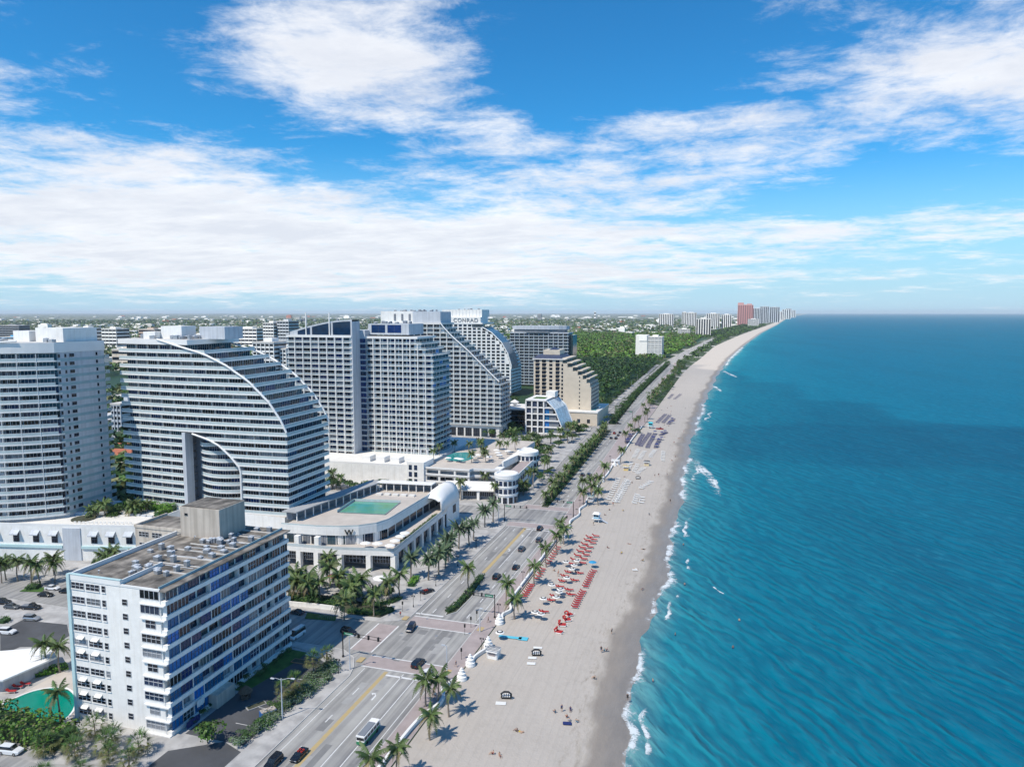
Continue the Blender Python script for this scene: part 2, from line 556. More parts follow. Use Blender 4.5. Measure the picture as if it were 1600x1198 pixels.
def node_mat(name):
    m = bpy.data.materials.new(name)
    m.use_nodes = True
    nt = m.node_tree
    N, L = nt.nodes, nt.links
    b = N['Principled BSDF']
    def math_(op, a, c=None, clamp=False):
        n = N.new('ShaderNodeMath')
        n.operation = op
        n.use_clamp = clamp
        for i, v in enumerate((a, c)):
            if v is None: continue
            if isinstance(v, (int, float)): n.inputs[i].default_value = v
            else: L.new(v, n.inputs[i])
        return n.outputs[0]
    def noise(vec, scale, detail=5, rough=0.6, dist=0.0):
        n = N.new('ShaderNodeTexNoise')
        n.inputs['Scale'].default_value = scale
        n.inputs['Detail'].default_value = detail
        n.inputs['Roughness'].default_value = rough
        n.inputs['Distortion'].default_value = dist
        L.new(vec, n.inputs['Vector'])
        return n.outputs['Fac']
    def mapping(vec, sc=(1, 1, 1), rot=0.0):
        n = N.new('ShaderNodeMapping')
        n.vector_type = 'TEXTURE'          # turn first, then stretch
        n.inputs['Scale'].default_value = tuple(1 / q for q in sc)
        n.inputs['Rotation'].default_value = (0, 0, rot)
        L.new(vec, n.inputs[0])
        return n.outputs[0]
    def ramp(fac, stops):
        n = N.new('ShaderNodeValToRGB')
        e = n.color_ramp.elements
        while len(e) < len(stops): e.new(0.5)
        for i, (p, c) in enumerate(stops):
            e[i].position = p
            e[i].color = tuple(c) + (1,)
        L.new(fac, n.inputs[0])
        return n.outputs[0]
    def mix(fac, a, c, mode='MIX'):
        n = N.new('ShaderNodeMix')
        n.data_type = 'RGBA'
        n.blend_type = mode
        for key, v in (('Factor', fac), ('A', a), ('B', c)):
            if isinstance(v, (int, float)): n.inputs[key].default_value = v
            elif isinstance(v, tuple): n.inputs[key].default_value = v + (1,)
            else: L.new(v, n.inputs[key])
        return n.outputs['Result']
    def mrange(v, a, c, d=0.0, e=1.0, smooth=False):
        n = N.new('ShaderNodeMapRange')
        if smooth: n.interpolation_type = 'SMOOTHSTEP'
        L.new(v, n.inputs[0])
        for i, x in enumerate((a, c, d, e)): n.inputs[i + 1].default_value = x
        return n.outputs[0]
    def attr(nm):
        n = N.new('ShaderNodeAttribute')
        n.attribute_name = nm
        return n.outputs['Fac']
    def bump(h, strength, dist, prev=None):
        n = N.new('ShaderNodeBump')
        n.inputs['Strength'].default_value = strength
        n.inputs['Distance'].default_value = dist
        L.new(h, n.inputs['Height'])
        if prev is not None: L.new(prev, n.inputs['Normal'])
        return n.outputs[0]
    tc = N.new('ShaderNodeTexCoord')
    class K: pass
    k = K()
    k.__dict__.update(N=N, L=L, b=b, m=math_, noise=noise, mapping=mapping, ramp=ramp, mix=mix, mrange=mrange, attr=attr, bump=bump, P=tc.outputs['Object'])
    return m, k

# --- sea
def sea_material():
    m, k = node_mat('sea_water')
    off = k.attr('offshore')
    big = k.noise(k.mapping(k.P, (1, 0.35, 1), 0.2), 0.012, 4)
    o2 = k.m('ADD', off, k.m('MULTIPLY', k.m('SUBTRACT', big, 0.5), 26.0))
    c = k.ramp(k.mrange(o2, 0, 240), [(0.0, (0.15, 0.33, 0.33)), (0.035, (0.02, 0.235, 0.29)), (0.12, (0.002, 0.165, 0.235)), (0.40, (0.0, 0.135, 0.215)), (1.0, (0.0, 0.115, 0.200))])
    # bands of deeper water over troughs between the bars
    bar = k.noise(k.mapping(k.P, (0.6, 0.12, 1), 0.1), 0.02, 3)
    c = k.mix(k.mrange(bar, 0.45, 0.68, 0, 0.35), c, (0.002, 0.075, 0.13))
    sea_c = c
    # wind swell: crests run from the north-west to the south-east
    w1 = k.noise(k.mapping(k.P, (1.0, 0.22, 1), R(31)), 0.16, 3, 0.55, 0.5)
    w2 = k.noise(k.mapping(k.P, (1.0, 0.30, 1), R(36)), 0.42, 4, 0.6, 0.3)
    w3 = k.noise(k.P, 2.2, 3, 0.6)
    wv = k.N.new('ShaderNodeTexWave')
    wv.inputs['Scale'].default_value = 0.072
    wv.inputs['Distortion'].default_value = 17.0
    wv.inputs['Detail'].default_value = 4.0
    wv.inputs['Detail Scale'].default_value = 0.75
    wv.inputs['Detail Roughness'].default_value = 0.62
    k.L.new(k.mapping(k.P, (1.0, 0.42, 1), R(33)), wv.inputs['Vector'])
    chop = k.m('MULTIPLY', wv.outputs['Fac'], k.mrange(w1, .3, .7))
    n = k.bump(w1, 0.6, 1.3)
    n = k.bump(chop, 0.8, 0.8, n)
    n = k.bump(w2, 0.9, 0.9, n)
    n = k.bump(w3, 0.5, 0.1, n)
    # light coming through the crests, put into the colour: greener crests, darker troughs
    sea_c = k.mix(k.mrange(k.m('ADD', k.m('MULTIPLY', chop, .6), k.m('MULTIPLY', w2, .45)), .12, .52, .60, .0), sea_c, (0.0, 0.055, 0.11))
    sea_c = k.mix(k.mrange(w2, .56, .74, 0, .4), sea_c, (0.02, 0.23, 0.31))
    N, L = k.N, k.L
    df = N.new('ShaderNodeBsdfDiffuse')
    L.new(sea_c, df.inputs[0])
    L.new(n, df.inputs['Normal'])
    gl = N.new('ShaderNodeBsdfGlossy')
    gl.inputs['Color'].default_value = (.55, .85, 1, 1)
    gl.inputs['Roughness'].default_value = .18
    L.new(n, gl.inputs['Normal'])
    fr = N.new('ShaderNodeFresnel')
    fr.inputs['IOR'].default_value = 1.33
    L.new(n, fr.inputs['Normal'])
    mx = N.new('ShaderNodeMixShader')
    L.new(k.m('MINIMUM', fr.outputs[0], .10), mx.inputs[0])     # a choppy sea never mirrors at grazing angles
    L.new(df.outputs[0], mx.inputs[1])
    L.new(gl.outputs[0], mx.inputs[2])
    L.new(mx.outputs[0], N['Material Output'].inputs['Surface'])
    return m
offs = [-14, -8, -4, 0, 2, 4, 7, 11, 16, 24, 36, 55, 85, 130, 200, 320, 550, 1000, 2000, 4500, 12000, 40000]
rows, at = [], []
for y in YS:
    s0 = shore(y)
    rows.append([(s0 + o, y, SEA_Z) for o in offs])
    at.append([float(o) for o in offs])
struct(grid_mesh('sea', rows, sea_material(), {'offshore': at}))

# --- beach
def sand_material():
    m, k = node_mat('beach_sand')
    off = k.attr('inland')                  # metres from the waterline
    n0 = k.noise(k.P, 0.06, 6, 0.65)
    n1 = k.noise(k.P, 0.9, 6, 0.7)
    edge = k.m('ADD', off, k.m('MULTIPLY', k.m('SUBTRACT', k.noise(k.mapping(k.P, (1, 0.45, 1)), 0.12, 4, 0.7), 0.5), 6.0))
    dry = k.mix(n0, (0.42, 0.38, 0.335), (0.51, 0.465, 0.415))
    dry = k.mix(k.mrange(n1, 0.35, 0.75, 0, 0.4), dry, (0.40, 0.355, 0.31))
    # wrack line and trodden, coarser sand towards the water
    dry = k.mix(k.mrange(k.m('MULTIPLY', k.noise(k.mapping(k.P, (1, 0.2, 1)), 0.5, 5, 0.75), k.mrange(edge, 22, 8)), 0.42, 0.62, 0, 0.55), dry, (0.30, 0.26, 0.20))
    wet = k.mix(k.mrange(edge, 1.0, 8.0), (0.22, 0.195, 0.17), (0.275, 0.24, 0.205))
    wet = k.mix(k.mrange(k.noise(k.mapping(k.P, (1, .3, 1)), .35, 6, .7), .4, .7, 0, .5), wet, (0.33, 0.29, 0.25))
    c = k.mix(k.mrange(edge, 7.0, 9.4), wet, dry)
    # ruts along the beach, trodden patches and the weed line
    rut = k.noise(k.mapping(k.P, (1, .006, 1), R(-1.5)), 1.1, 4, .6)
    c = k.mix(k.m('MULTIPLY', k.mrange(rut, .60, .70, 0, .55), k.mrange(edge, 10, 13)), c, (0.33, 0.295, 0.255))
    tread = k.noise(k.P, .22, 9, .8)
    c = k.mix(k.m('MULTIPLY', k.mrange(tread, .52, .66, 0, .45), k.mrange(edge, 9, 12)), c, (0.35, 0.315, 0.275))
    weed = k.m('MULTIPLY', k.mrange(k.noise(k.mapping(k.P, (1, .3, 1)), .8, 8, .8), .52, .66), k.m('MULTIPLY', k.mrange(edge, 8.5, 10), k.mrange(edge, 15, 11)))
    c = k.mix(k.m('MULTIPLY', weed, .6), c, (0.16, 0.125, 0.085))
    # tyre tracks of the beach patrol
    tr = k.N.new('ShaderNodeTexWave')
    tr.inputs['Scale'].default_value = 0.15
    tr.inputs['Distortion'].default_value = 14
    tr.inputs['Detail'].default_value = 3
    tr.inputs['Detail Scale'].default_value = 0.6
    k.L.new(k.mapping(k.P, (1, 0.05, 1), R(2)), tr.inputs['Vector'])
    c = k.mix(k.m('MULTIPLY', k.mrange(tr.outputs['Fac'], 0.86, 0.99, 0, 0.22), k.mrange(edge, 8, 14)), c, (0.36, 0.325, 0.285))
    k.L.new(c, k.b.inputs['Base Color'])
    k.L.new(k.mrange(edge, 3.0, 9.0, 0.35, 0.95), k.b.inputs['Roughness'])
    n = k.bump(n1, 0.5, 0.25)
    n = k.bump(k.noise(k.P, 2.6, 4, 0.7), 0.6, 0.12, n)
    n = k.bump(tr.outputs['Fac'], 0.14, 0.12, n)
    k.L.new(n, k.b.inputs['Normal'])
    return m
rows, at = [], []
ts = [0, .15, .3, .42, .54, .64, .72, .79, .85, .9, .95, 1.0]
for y in YS:
    a, s0 = bwest(y), shore(y)
    r_, t_ = [], []
    for t in ts:
        x = a + (s0 - a) * t
        z = 0.06 if t < 0.6 else 0.06 - 0.56 * ((t - 0.6) / 0.4) ** 1.6
        if 0.05 < t < 0.9: z += 0.10 * math.sin(y * 0.19 + t * 9) * math.sin(y * 0.07 + 1)
        r_.append((x, y, z))
        t_.append(s0 - x)
    for o in (5, 12, 25):
        r_.append((s0 + o, y, -0.5 - 0.09 * o))
        t_.append(-float(o))
    rows.append(r_)
    at.append(t_)
SAND = sand_material()
struct(grid_mesh('beach', rows, SAND, {'inland': at}))

# --- inland ground, reaching the horizon
def ground_material():
    m, k = node_mat('inland_ground')
    v = k.N.new('ShaderNodeTexVoronoi')
    v.inputs['Scale'].default_value = 0.022
    k.L.new(k.P, v.inputs['Vector'])
    sx = k.N.new('ShaderNodeSeparateColor')
    k.L.new(v.outputs['Color'], sx.inputs[0])
    n = k.noise(k.P, 0.004, 6, 0.7)
    green = k.mix(k.noise(k.P, 0.05, 6, 0.7), (0.022, 0.045, 0.018), (0.060, 0.085, 0.035))
    roof = k.mix(sx.outputs[1], (0.26, 0.25, 0.24), (0.62, 0.60, 0.57))
    c = k.mix(k.m('MULTIPLY', k.mrange(sx.outputs[0], 0.76, 0.78), k.mrange(n, 0.36, 0.55)), green, roof)
    k.L.new(c, k.b.inputs['Base Color'])
    k.b.inputs['Roughness'].default_value = 0.95
    k.L.new(k.bump(k.noise(k.P, 0.1, 5, 0.7), 0.6, 5.0), k.b.inputs['Normal'])
    return m
xs = [-60000, -30000, -15000, -8000, -4000, -2200, -1300, -800, -500, -330, -230, -160, -110]
rows = [[(x, y, 0.0) for x in xs] + [(bwest(y), y, 0.0)] for y in YS]
struct(grid_mesh('ground', rows, ground_material()))

# --- the avenue: kerb lines as metres east of the camera, by distance along the avenue
WC = [(-300, -87.5), (300, -87.8), (343, -90), (470, -96), (540, -98.5), (822, -105), (1300, -109), (1800, -92), (2600, -50)]
EC = [(-300, -66.3), (300, -66.6), (345, -68.5), (480, -72), (570, -75), (828, -81), (1300, -86), (1800, -70), (2600, -30)]
MW = [(312, -80.6), (377, -84.5), (480, -88.5), (577, -91.5), (776, -97), (1290, -100)]
ME = [(312, -76.8), (377, -78), (480, -81), (577, -83.5), (776, -89.5), (1290, -93)]
def band(f, g, y0, y1, step=12.0):
    ys = []
    y = y0
    while y < y1:
        ys.append(y)
        y += step
    ys.append(y1)
    return [(f(y), y) for y in ys], [(g(y), y) for y in ys]
def strip(name, f, g, y0, y1, z, mt, parent=None, z0=None, step=12.0):
    a, b = band(f, g, y0, y1, step)
    mb = MB()
    if z0 is None:
        n = len(a)
        mb.add([(p[0], p[1], z) for p in a] + [(p[0], p[1], z) for p in b], [(i, n + i, n + i + 1, i + 1) for i in range(n - 1)])
    else:
        mb.prism_strip(b, a, z0, z)
    return mb.build(name, mt, parent)
wc = lambda y: lerp(WC, y)
ec = lambda y: lerp(EC, y)
RZ = 0.02
road = struct(strip('road', wc, ec, -300, 2600, RZ, ASPHALT))
side = struct(MB().sheet([(-330, 162), (wc(170) + .05, 162), (wc(170) + .05, 180), (-330, 177)], RZ).build('side_street', ASPHALT))
side2 = struct(MB().sheet([(-330, 292), (wc(300) + .05, 292), (wc(300) + .05, 306), (-330, 306)], RZ).build('side_street', ASPHALT))
side3 = struct(MB().sheet([(-300, 545), (wc(550) + .05, 545), (wc(550) + .05, 560), (-300, 560)], RZ).build('side_street', ASPHALT))
MB().sheet([(-101, 150), (-87.35, 150), (-87.35, 192), (-101, 192)], 0.014).build('junction_apron', ASPHALT, road)
MB().sheet([(-101, 280), (-87.35, 280), (-87.35, 318), (-101, 318)], 0.014).build('junction_apron', ASPHALT, road)
# brick crossings, with white edge lines
MZ = RZ + 0.012
def mark(poly, parent, mt=MARKW, z=MZ, name='marking'):
    return MB().sheet(poly, z).build(name, mt, parent)
def rect(x0, y0, x1, y1): return [(x0, y0), (x1, y0), (x1, y1), (x0, y1)]
for (y0, y1, x0, x1) in ((155.4, 161.2, -87.4, -66.4), (180.6, 187, -86.8, -66.4), (281, 287.5, -87.6, -66.6), (309, 316, -88.5, -66.8)):
    mark(rect(x0, y0 + .3, x1, y1 - .3), road, BRICKP, RZ + 0.006, 'brick_crossing')
    mark(rect(x0, y0 - .15, x1, y0 + .25), road)
    mark(rect(x0, y1 - .25, x1, y1 + .15), road)
for (x0, x1) in ((-94.5, -88.3),):
    mark(rect(x0, 162.6, x1, 179.2), side, BRICKP, RZ + 0.006, 'brick_crossing')
    mark(rect(x0 - .3, 162.6, x0 + .1, 179.2), side)
    mark(rect(x1 - .2, 162.6, x1 + .2, 179.2), side)
# lane lines
def dashes(x, y0, y1, ln=3.0, gap=9.0, w=.13):
    y = y0
    while y < y1:
        mark(rect(x - w, y, x + w, min(y + ln, y1)), road, name='lane_dash')
        y += ln + gap
def solid(x, y0, y1, w=.09, mt=MARKW):
    mark(rect(x - w, y0, x + w, y1), road, mt, name='lane_line')
for y0, y1 in ((-40, 154.5), (188, 280), (317, 330)):
    solid(-85.8, y0, y1)
    solid(-67.9, y0, y1)
    dashes(-82.5, y0 + 2.5, y1)
    if y0 != 188:
        mark(rect(-80.2, y0, -79.15, y1), road, MARKY, name='yellow_median_band')
        solid(-75.0, y0, y1, .11)
        solid(-71.3, y0, y1, .11)
    else:
        mark(rect(-79.3, 226, -78.0, 280), road, MARKY, name='yellow_median_band')
        solid(-75.0, 232, y1, .11)
        dashes(-71.4, 190, 262)
        solid(-71.4, 262, y1, .11)
mark(rect(-79.3, 152.6, -66.6, 153.3), road, name='stop_line')
mark(rect(-79.0, 278.4, -66.8, 279.1), road, name='stop_line')
mark(rect(-87.3, 188.6, -78.4, 189.3), road, name='stop_line')
def arrow(x, y):
    mark([(x - .2, y), (x + .2, y), (x + .2, y + 2.0), (x - .2, y + 2.3)], road, name='turn_arrow')
    mark([(x - .2, y + 2.3), (x + .2, y + 2.0), (x - .5, y + 2.9), (x - .8, y + 2.6)], road, name='turn_arrow')
    mark([(x - 1.5, y + 2.9), (x - .9, y + 2.0), (x - .3, y + 3.3)], road, name='turn_arrow')
for x, y in ((-77, 141.5), (-76.8, 250), (-76.8, 268)):
    arrow(x, y)
for i in range(26):
    y = 335 + i * 12
    if 540 < y < 565: continue
    mark(rect(lerp(MW, y) - 4.2, y, lerp(MW, y) - 3.95, y + 3), road, name='lane_dash')
    mark(rect((lerp(ME, y) + ec(y)) / 2 - .1, y, (lerp(ME, y) + ec(y)) / 2 + .15, y + 3), road, name='lane_dash')
# patched asphalt
r5 = random.Random(3)
for i in range(26):
    x, y = r5.uniform(-86, -68), r5.choice((r5.uniform(100, 152), r5.uniform(162, 179), r5.uniform(190, 278)))
    w, l = r5.uniform(.5, 1.5), r5.uniform(1.2, 7)
    MB().sheet(rect(x - w, y - l, x + w, min(y + l, 279)), RZ + .004 + .0002 * i).build('asphalt_patch', (ASPHALTP, ASPHALTQ)[i % 2], road)
for i in range(9):
    MB().lathe([(.42, RZ + .011), (.42, RZ + .016)], (r5.uniform(-86, -68), r5.uniform(105, 275)), 10).build('manhole_cover', DARKC, road)
# yellow tactile corners
for x, y in ((-88.8, 158.0), (-88.6, 184.5), (-64.8, 158.5), (-64.9, 184)):
    mark(rect(x - .8, y - 1.3, x + .8, y + 1.3), road, MARKY, 0.166, 'tactile_pad')

# pavements stand a kerb's height above the road
PT = 0.15
def slab(name, poly, mt, top=PT, z0=-0.1):
    return struct(MB().prism(poly, z0, top).build(name, mt))
pv = [slab('pavement', [(-93.2, -60), (-87.5, -60), (-87.5, 150), (-88.6, 154), (-91, 158.5), (-96, 161.9), (-111, 161.9), (-111, 159.4), (-93.2, 156)], PAVE),
      slab('pavement', [(-240, 177.3), (-112, 180.05), (-95, 180.05), (-90, 182.2), (-87.5, 186), (-87.6, 280), (-89, 286), (-93, 291.9), (-240, 291.9)], PAVE),
      slab('pavement', [(-250, 306.1), (-93.5, 306.1), (-89.5, 311), (-88.6, 318), (-90, 343), (-93.8, 420), (-96.8, 500), (-98.7, 540), (-100, 544.9), (-250, 544.9)], PAVE),
      slab('pavement', [(-190, 560.1), (-101, 560.1), (-99.8, 566), (-105, 822), (-111, 1250), (-116, 1250), (-110, 822), (-108, 640), (-190, 640)], PAVE)]
prom_a, prom_b = band(ec, lambda y: max(ec(y) + 3, -61.6 if y < 700 else ec(y) + 4.5), -60, 1290)
struct(MB().prism_strip(prom_b, prom_a, -0.1, PT).build('promenade', BRICKP))
# kerb edges
def kerb(path, side_=-.18, name='kerb'):
    return struct(MB().wallstrip(path, side_, -0.05, PT + 0.012).build(name, KERB))
kerb([(-87.48, -60), (-87.48, 150), (-88.6, 154), (-91, 158.5), (-96, 161.85), (-111, 161.85)], -.2)
kerb([(-112, 180.1), (-95, 180.1), (-90, 182.2), (-87.48, 186), (-87.58, 280), (-89, 286), (-93, 291.85), (-240, 291.85)], -.2)
kerb(prom_a, .2)
# medians: a kerbed island each, planted
def median(name, a, b, top=0.16):
    o = MB().prism_strip(b, a, -0.05, top).build(name, KERB)
    struct(o)
    ia, ib = offset(a, .25), offset(b, -.25)
    n = len(a)
    MB().add([(p[0], p[1], top + .02) for p in ia] + [(p[0], p[1], top + .02) for p in ib], [(i, n + i, n + i + 1, i + 1) for i in range(n - 1)]).build('planting_bed', MULCH, o)
    return o
median('median_island', [(-78.3, 190), (-78.9, 194), (-79.0, 210), (-78.6, 222), (-78.0, 226)], [(-77.6, 190), (-75.6, 193), (-75.2, 205), (-76.6, 218), (-77.6, 226)])
a_, b_ = band(lambda y: lerp(MW, y), lambda y: lerp(ME, y), 313, 540)
median('median_island', a_, b_)
a_, b_ = band(lambda y: lerp(MW, y), lambda y: lerp(ME, y), 566, 1285)
median('median_island', a_, b_)

# --- ground covers beside the near buildings
def cover(name, poly, mt, z):
    return struct(MB().sheet(poly, z).build(name, mt))
cover('forecourt', [(-330, 60), (-93.2, 60), (-93.2, 156), (-111, 159.4), (-111, 161.9), (-330, 161.9)], PAVE, 0.02)
cover('car_park', [(-109, 118), (-94.2, 118), (-94.2, 153), (-101, 156), (-106, 156.5), (-109, 150)], ASPHALTD, 0.04)
cover('lawn', [(-110.5, 136), (-107.5, 136), (-104.5, 152), (-104.5, 157.5), (-110.5, 158)], LAWN, 0.06)
cover('car_park', [(-195.2, 143.5), (-196.1, 150.9), (-180.8, 152.3), (-173.9, 147.0), (-172.1, 140.5), (-180.7, 137.9), (-181.0, 132.6)], ASPHALTD, 0.05)
cover('pool_terrace', [(-158, 110), (-137, 110), (-137, 131), (-158, 131)], DECK, 0.07)
cover('driveway', [(-170, 92), (-128, 92), (-112, 97), (-108, 103), (-113, 105.5), (-130, 101), (-170, 104)], ASPHALT, 0.05)
cover('driveway', [(-108, 95), (-93.3, 95), (-93.3, 116), (-99, 118), (-108, 112)], ASPHALTD, 0.045)
for i in range(9):
    y = 121 + i * 3.4
    if i % 2: mark(rect(-101.2, y, -97.5, y + .14), road, z=0.055, name='bay_line')
for i in range(7):
    x = -172 + i * 5.2
    mark(rect(x, 147 + i * .4, x + .14, 151 + i * .4), road, z=0.064, name='bay_line')

# ------------------------------------------------------------------ buildings: shared pieces
WUNIT = {}
def win_unit(w, h, n, gi, fr, rows=1):
    """a framed window of n panes, outer face towards -Y, standing on z = 0"""
    key = (round(w, 2), round(h, 2), n, gi, fr.name, rows)
    if key not in WUNIT:
        mb = MB()
        b = 0.09 if w > 2 else 0.06
        mb.box(-w / 2, -0.02, 0, w / 2, 0.05, h, 1)                      # glass slab
        for i in range(n + 1):
            x = -w / 2 + i * w / n
            mb.box(max(x - b / 2, -w / 2), -0.10, 0, min(x + b / 2, w / 2), -0.015, h, 0)
        for j in range(rows + 1):
            z = j * h / rows
            mb.box(-w / 2, -0.085, max(z - b / 2, 0), w / 2, -0.018, min(z + b / 2, h), 0)
        WUNIT[key] = (mb, mb.mesh('window', [fr, GLS[gi]]))
    return WUNIT[key]
WN, WREST = {}, {}
def put_window(th, c, z, ang, w, h, n, gi, fr=FRAME, rows=1, name='window', cap=300):
    mb, me = win_unit(w, h, n, gi, fr, rows)
    k = WN.get(th.name, 0)
    if k < cap:
        WN[th.name] = k + 1
        return link(name, me, th, (c[0], c[1], z), ang)
    r_ = WREST.setdefault(th.name, (th, {}))[1].setdefault((fr.name, gi), MB())
    ca, sa = math.cos(ang), math.sin(ang)
    o = len(r_.v)
    r_.v.extend([(c[0] + x * ca - y * sa, c[1] + x * sa + y * ca, z + q) for x, y, q in mb.v])
    r_.f.extend([tuple(i + o for i in f) for f in mb.f])
    r_.m.extend(mb.m)
def flush_windows():
    for th, d in WREST.values():
        for (frn, gi), mb in d.items():
            o = mb.build('window_rows', [MATS[frn], GLS[gi]], th)
            o['kind'] = 'stuff'

def along(path, bay, start=0.0):
    """centres, directions and lengths of equal bays along a plan polyline"""
    seg = [math.hypot(b[0] - a[0], b[1] - a[1]) for a, b in zip(path, path[1:])]
    tot = sum(seg)
    n = max(1, round(tot / bay))
    L_ = tot / n
    def at(s):
        for (a, b), l in zip(zip(path, path[1:]), seg):
            if s <= l + 1e-6:
                t = s / l
                return (a[0] + (b[0] - a[0]) * t, a[1] + (b[1] - a[1]) * t)
            s -= l
        return path[-1]
    out = []
    for i in range(n):
        p, q = at(i * L_), at((i + 1) * L_)
        out.append((((p[0] + q[0]) / 2, (p[1] + q[1]) / 2), math.atan2(q[1] - p[1], q[0] - p[0]), math.hypot(q[0] - p[0], q[1] - p[1]), p))
    return out
def pick(w):
    t = rnd.random() * sum(w)
    for i, x in enumerate(w):
        t -= x
        if t <= 0:
            return i
    return 0
def row(th, path, z, h, bay, n, frac=0.93, pal=(3, 4, 2, 1, 0, 0), fr=FRAME, rows=1, skip=None, name='window', cap=300):
    for c, a, l, p in along(path, bay):
        if skip and skip(c):
            continue
        put_window(th, c, z, a, round(l * frac, 1), h, n, pick(pal), fr, rows, name, cap)
def arcpath(a, b, bulge, n=12):
    """plan arc from a to b, bulging to the right-hand side"""
    dx, dy = b[0] - a[0], b[1] - a[1]
    l = math.hypot(dx, dy)
    nx, ny = dy / l, -dx / l
    return [(a[0] + dx * t + nx * bulge * 4 * t * (1 - t), a[1] + dy * t + ny * bulge * 4 * t * (1 - t)) for t in [i / n for i in range(n + 1)]]
def railing(th, path, z, h=1.05, mt=None, name='railing'):
    mb = MB()
    mb.wallstrip(path, 0.06, z, z + h, 0)
    mb.wallstrip(offset(path, -.02), 0.1, z + h, z + h + .07, 1)
    return mb.build(name, [mt or RAILG, WHITE], th)
def clutter(th, x0, y0, x1, y1, z, n, seed, name='roof_unit', mt=None, smax=2.2):
    r2 = random.Random(seed)
    for i in range(n):
        x, y = r2.uniform(x0, x1), r2.uniform(y0, y1)
        w, d, h = r2.uniform(.7, smax), r2.uniform(.7, smax), r2.uniform(.6, 1.5)
        mb = MB().box(-w / 2, -d / 2, 0, w / 2, d / 2, h)
        mb.box(-w / 2 - .06, -d / 2 - .06, h, w / 2 + .06, d / 2 + .06, h + .1, 1)
        mb.lathe([(min(w, d) * .35, h + .1), (min(w, d) * .35, h + .25)], n=10, m=1)
        mb.build(name, [mt or METAL, PALE], th, (x, y, z), r2.uniform(-.2, .2))

def letters(body, size, mt, space=1.0):
    cu = bpy.data.curves.new('lettering', 'FONT')
    cu.body = body
    cu.size = size
    cu.extrude = .13
    cu.offset = .05
    cu.space_character = space
    cu.align_x = 'CENTER'
    t = link('lettering_curve', cu)
    me = bpy.data.meshes.new_from_object(t.evaluated_get(bpy.context.evaluated_depsgraph_get()))
    bpy.data.objects.remove(t)
    me.materials.clear()
    me.materials.append(mt)
    return me

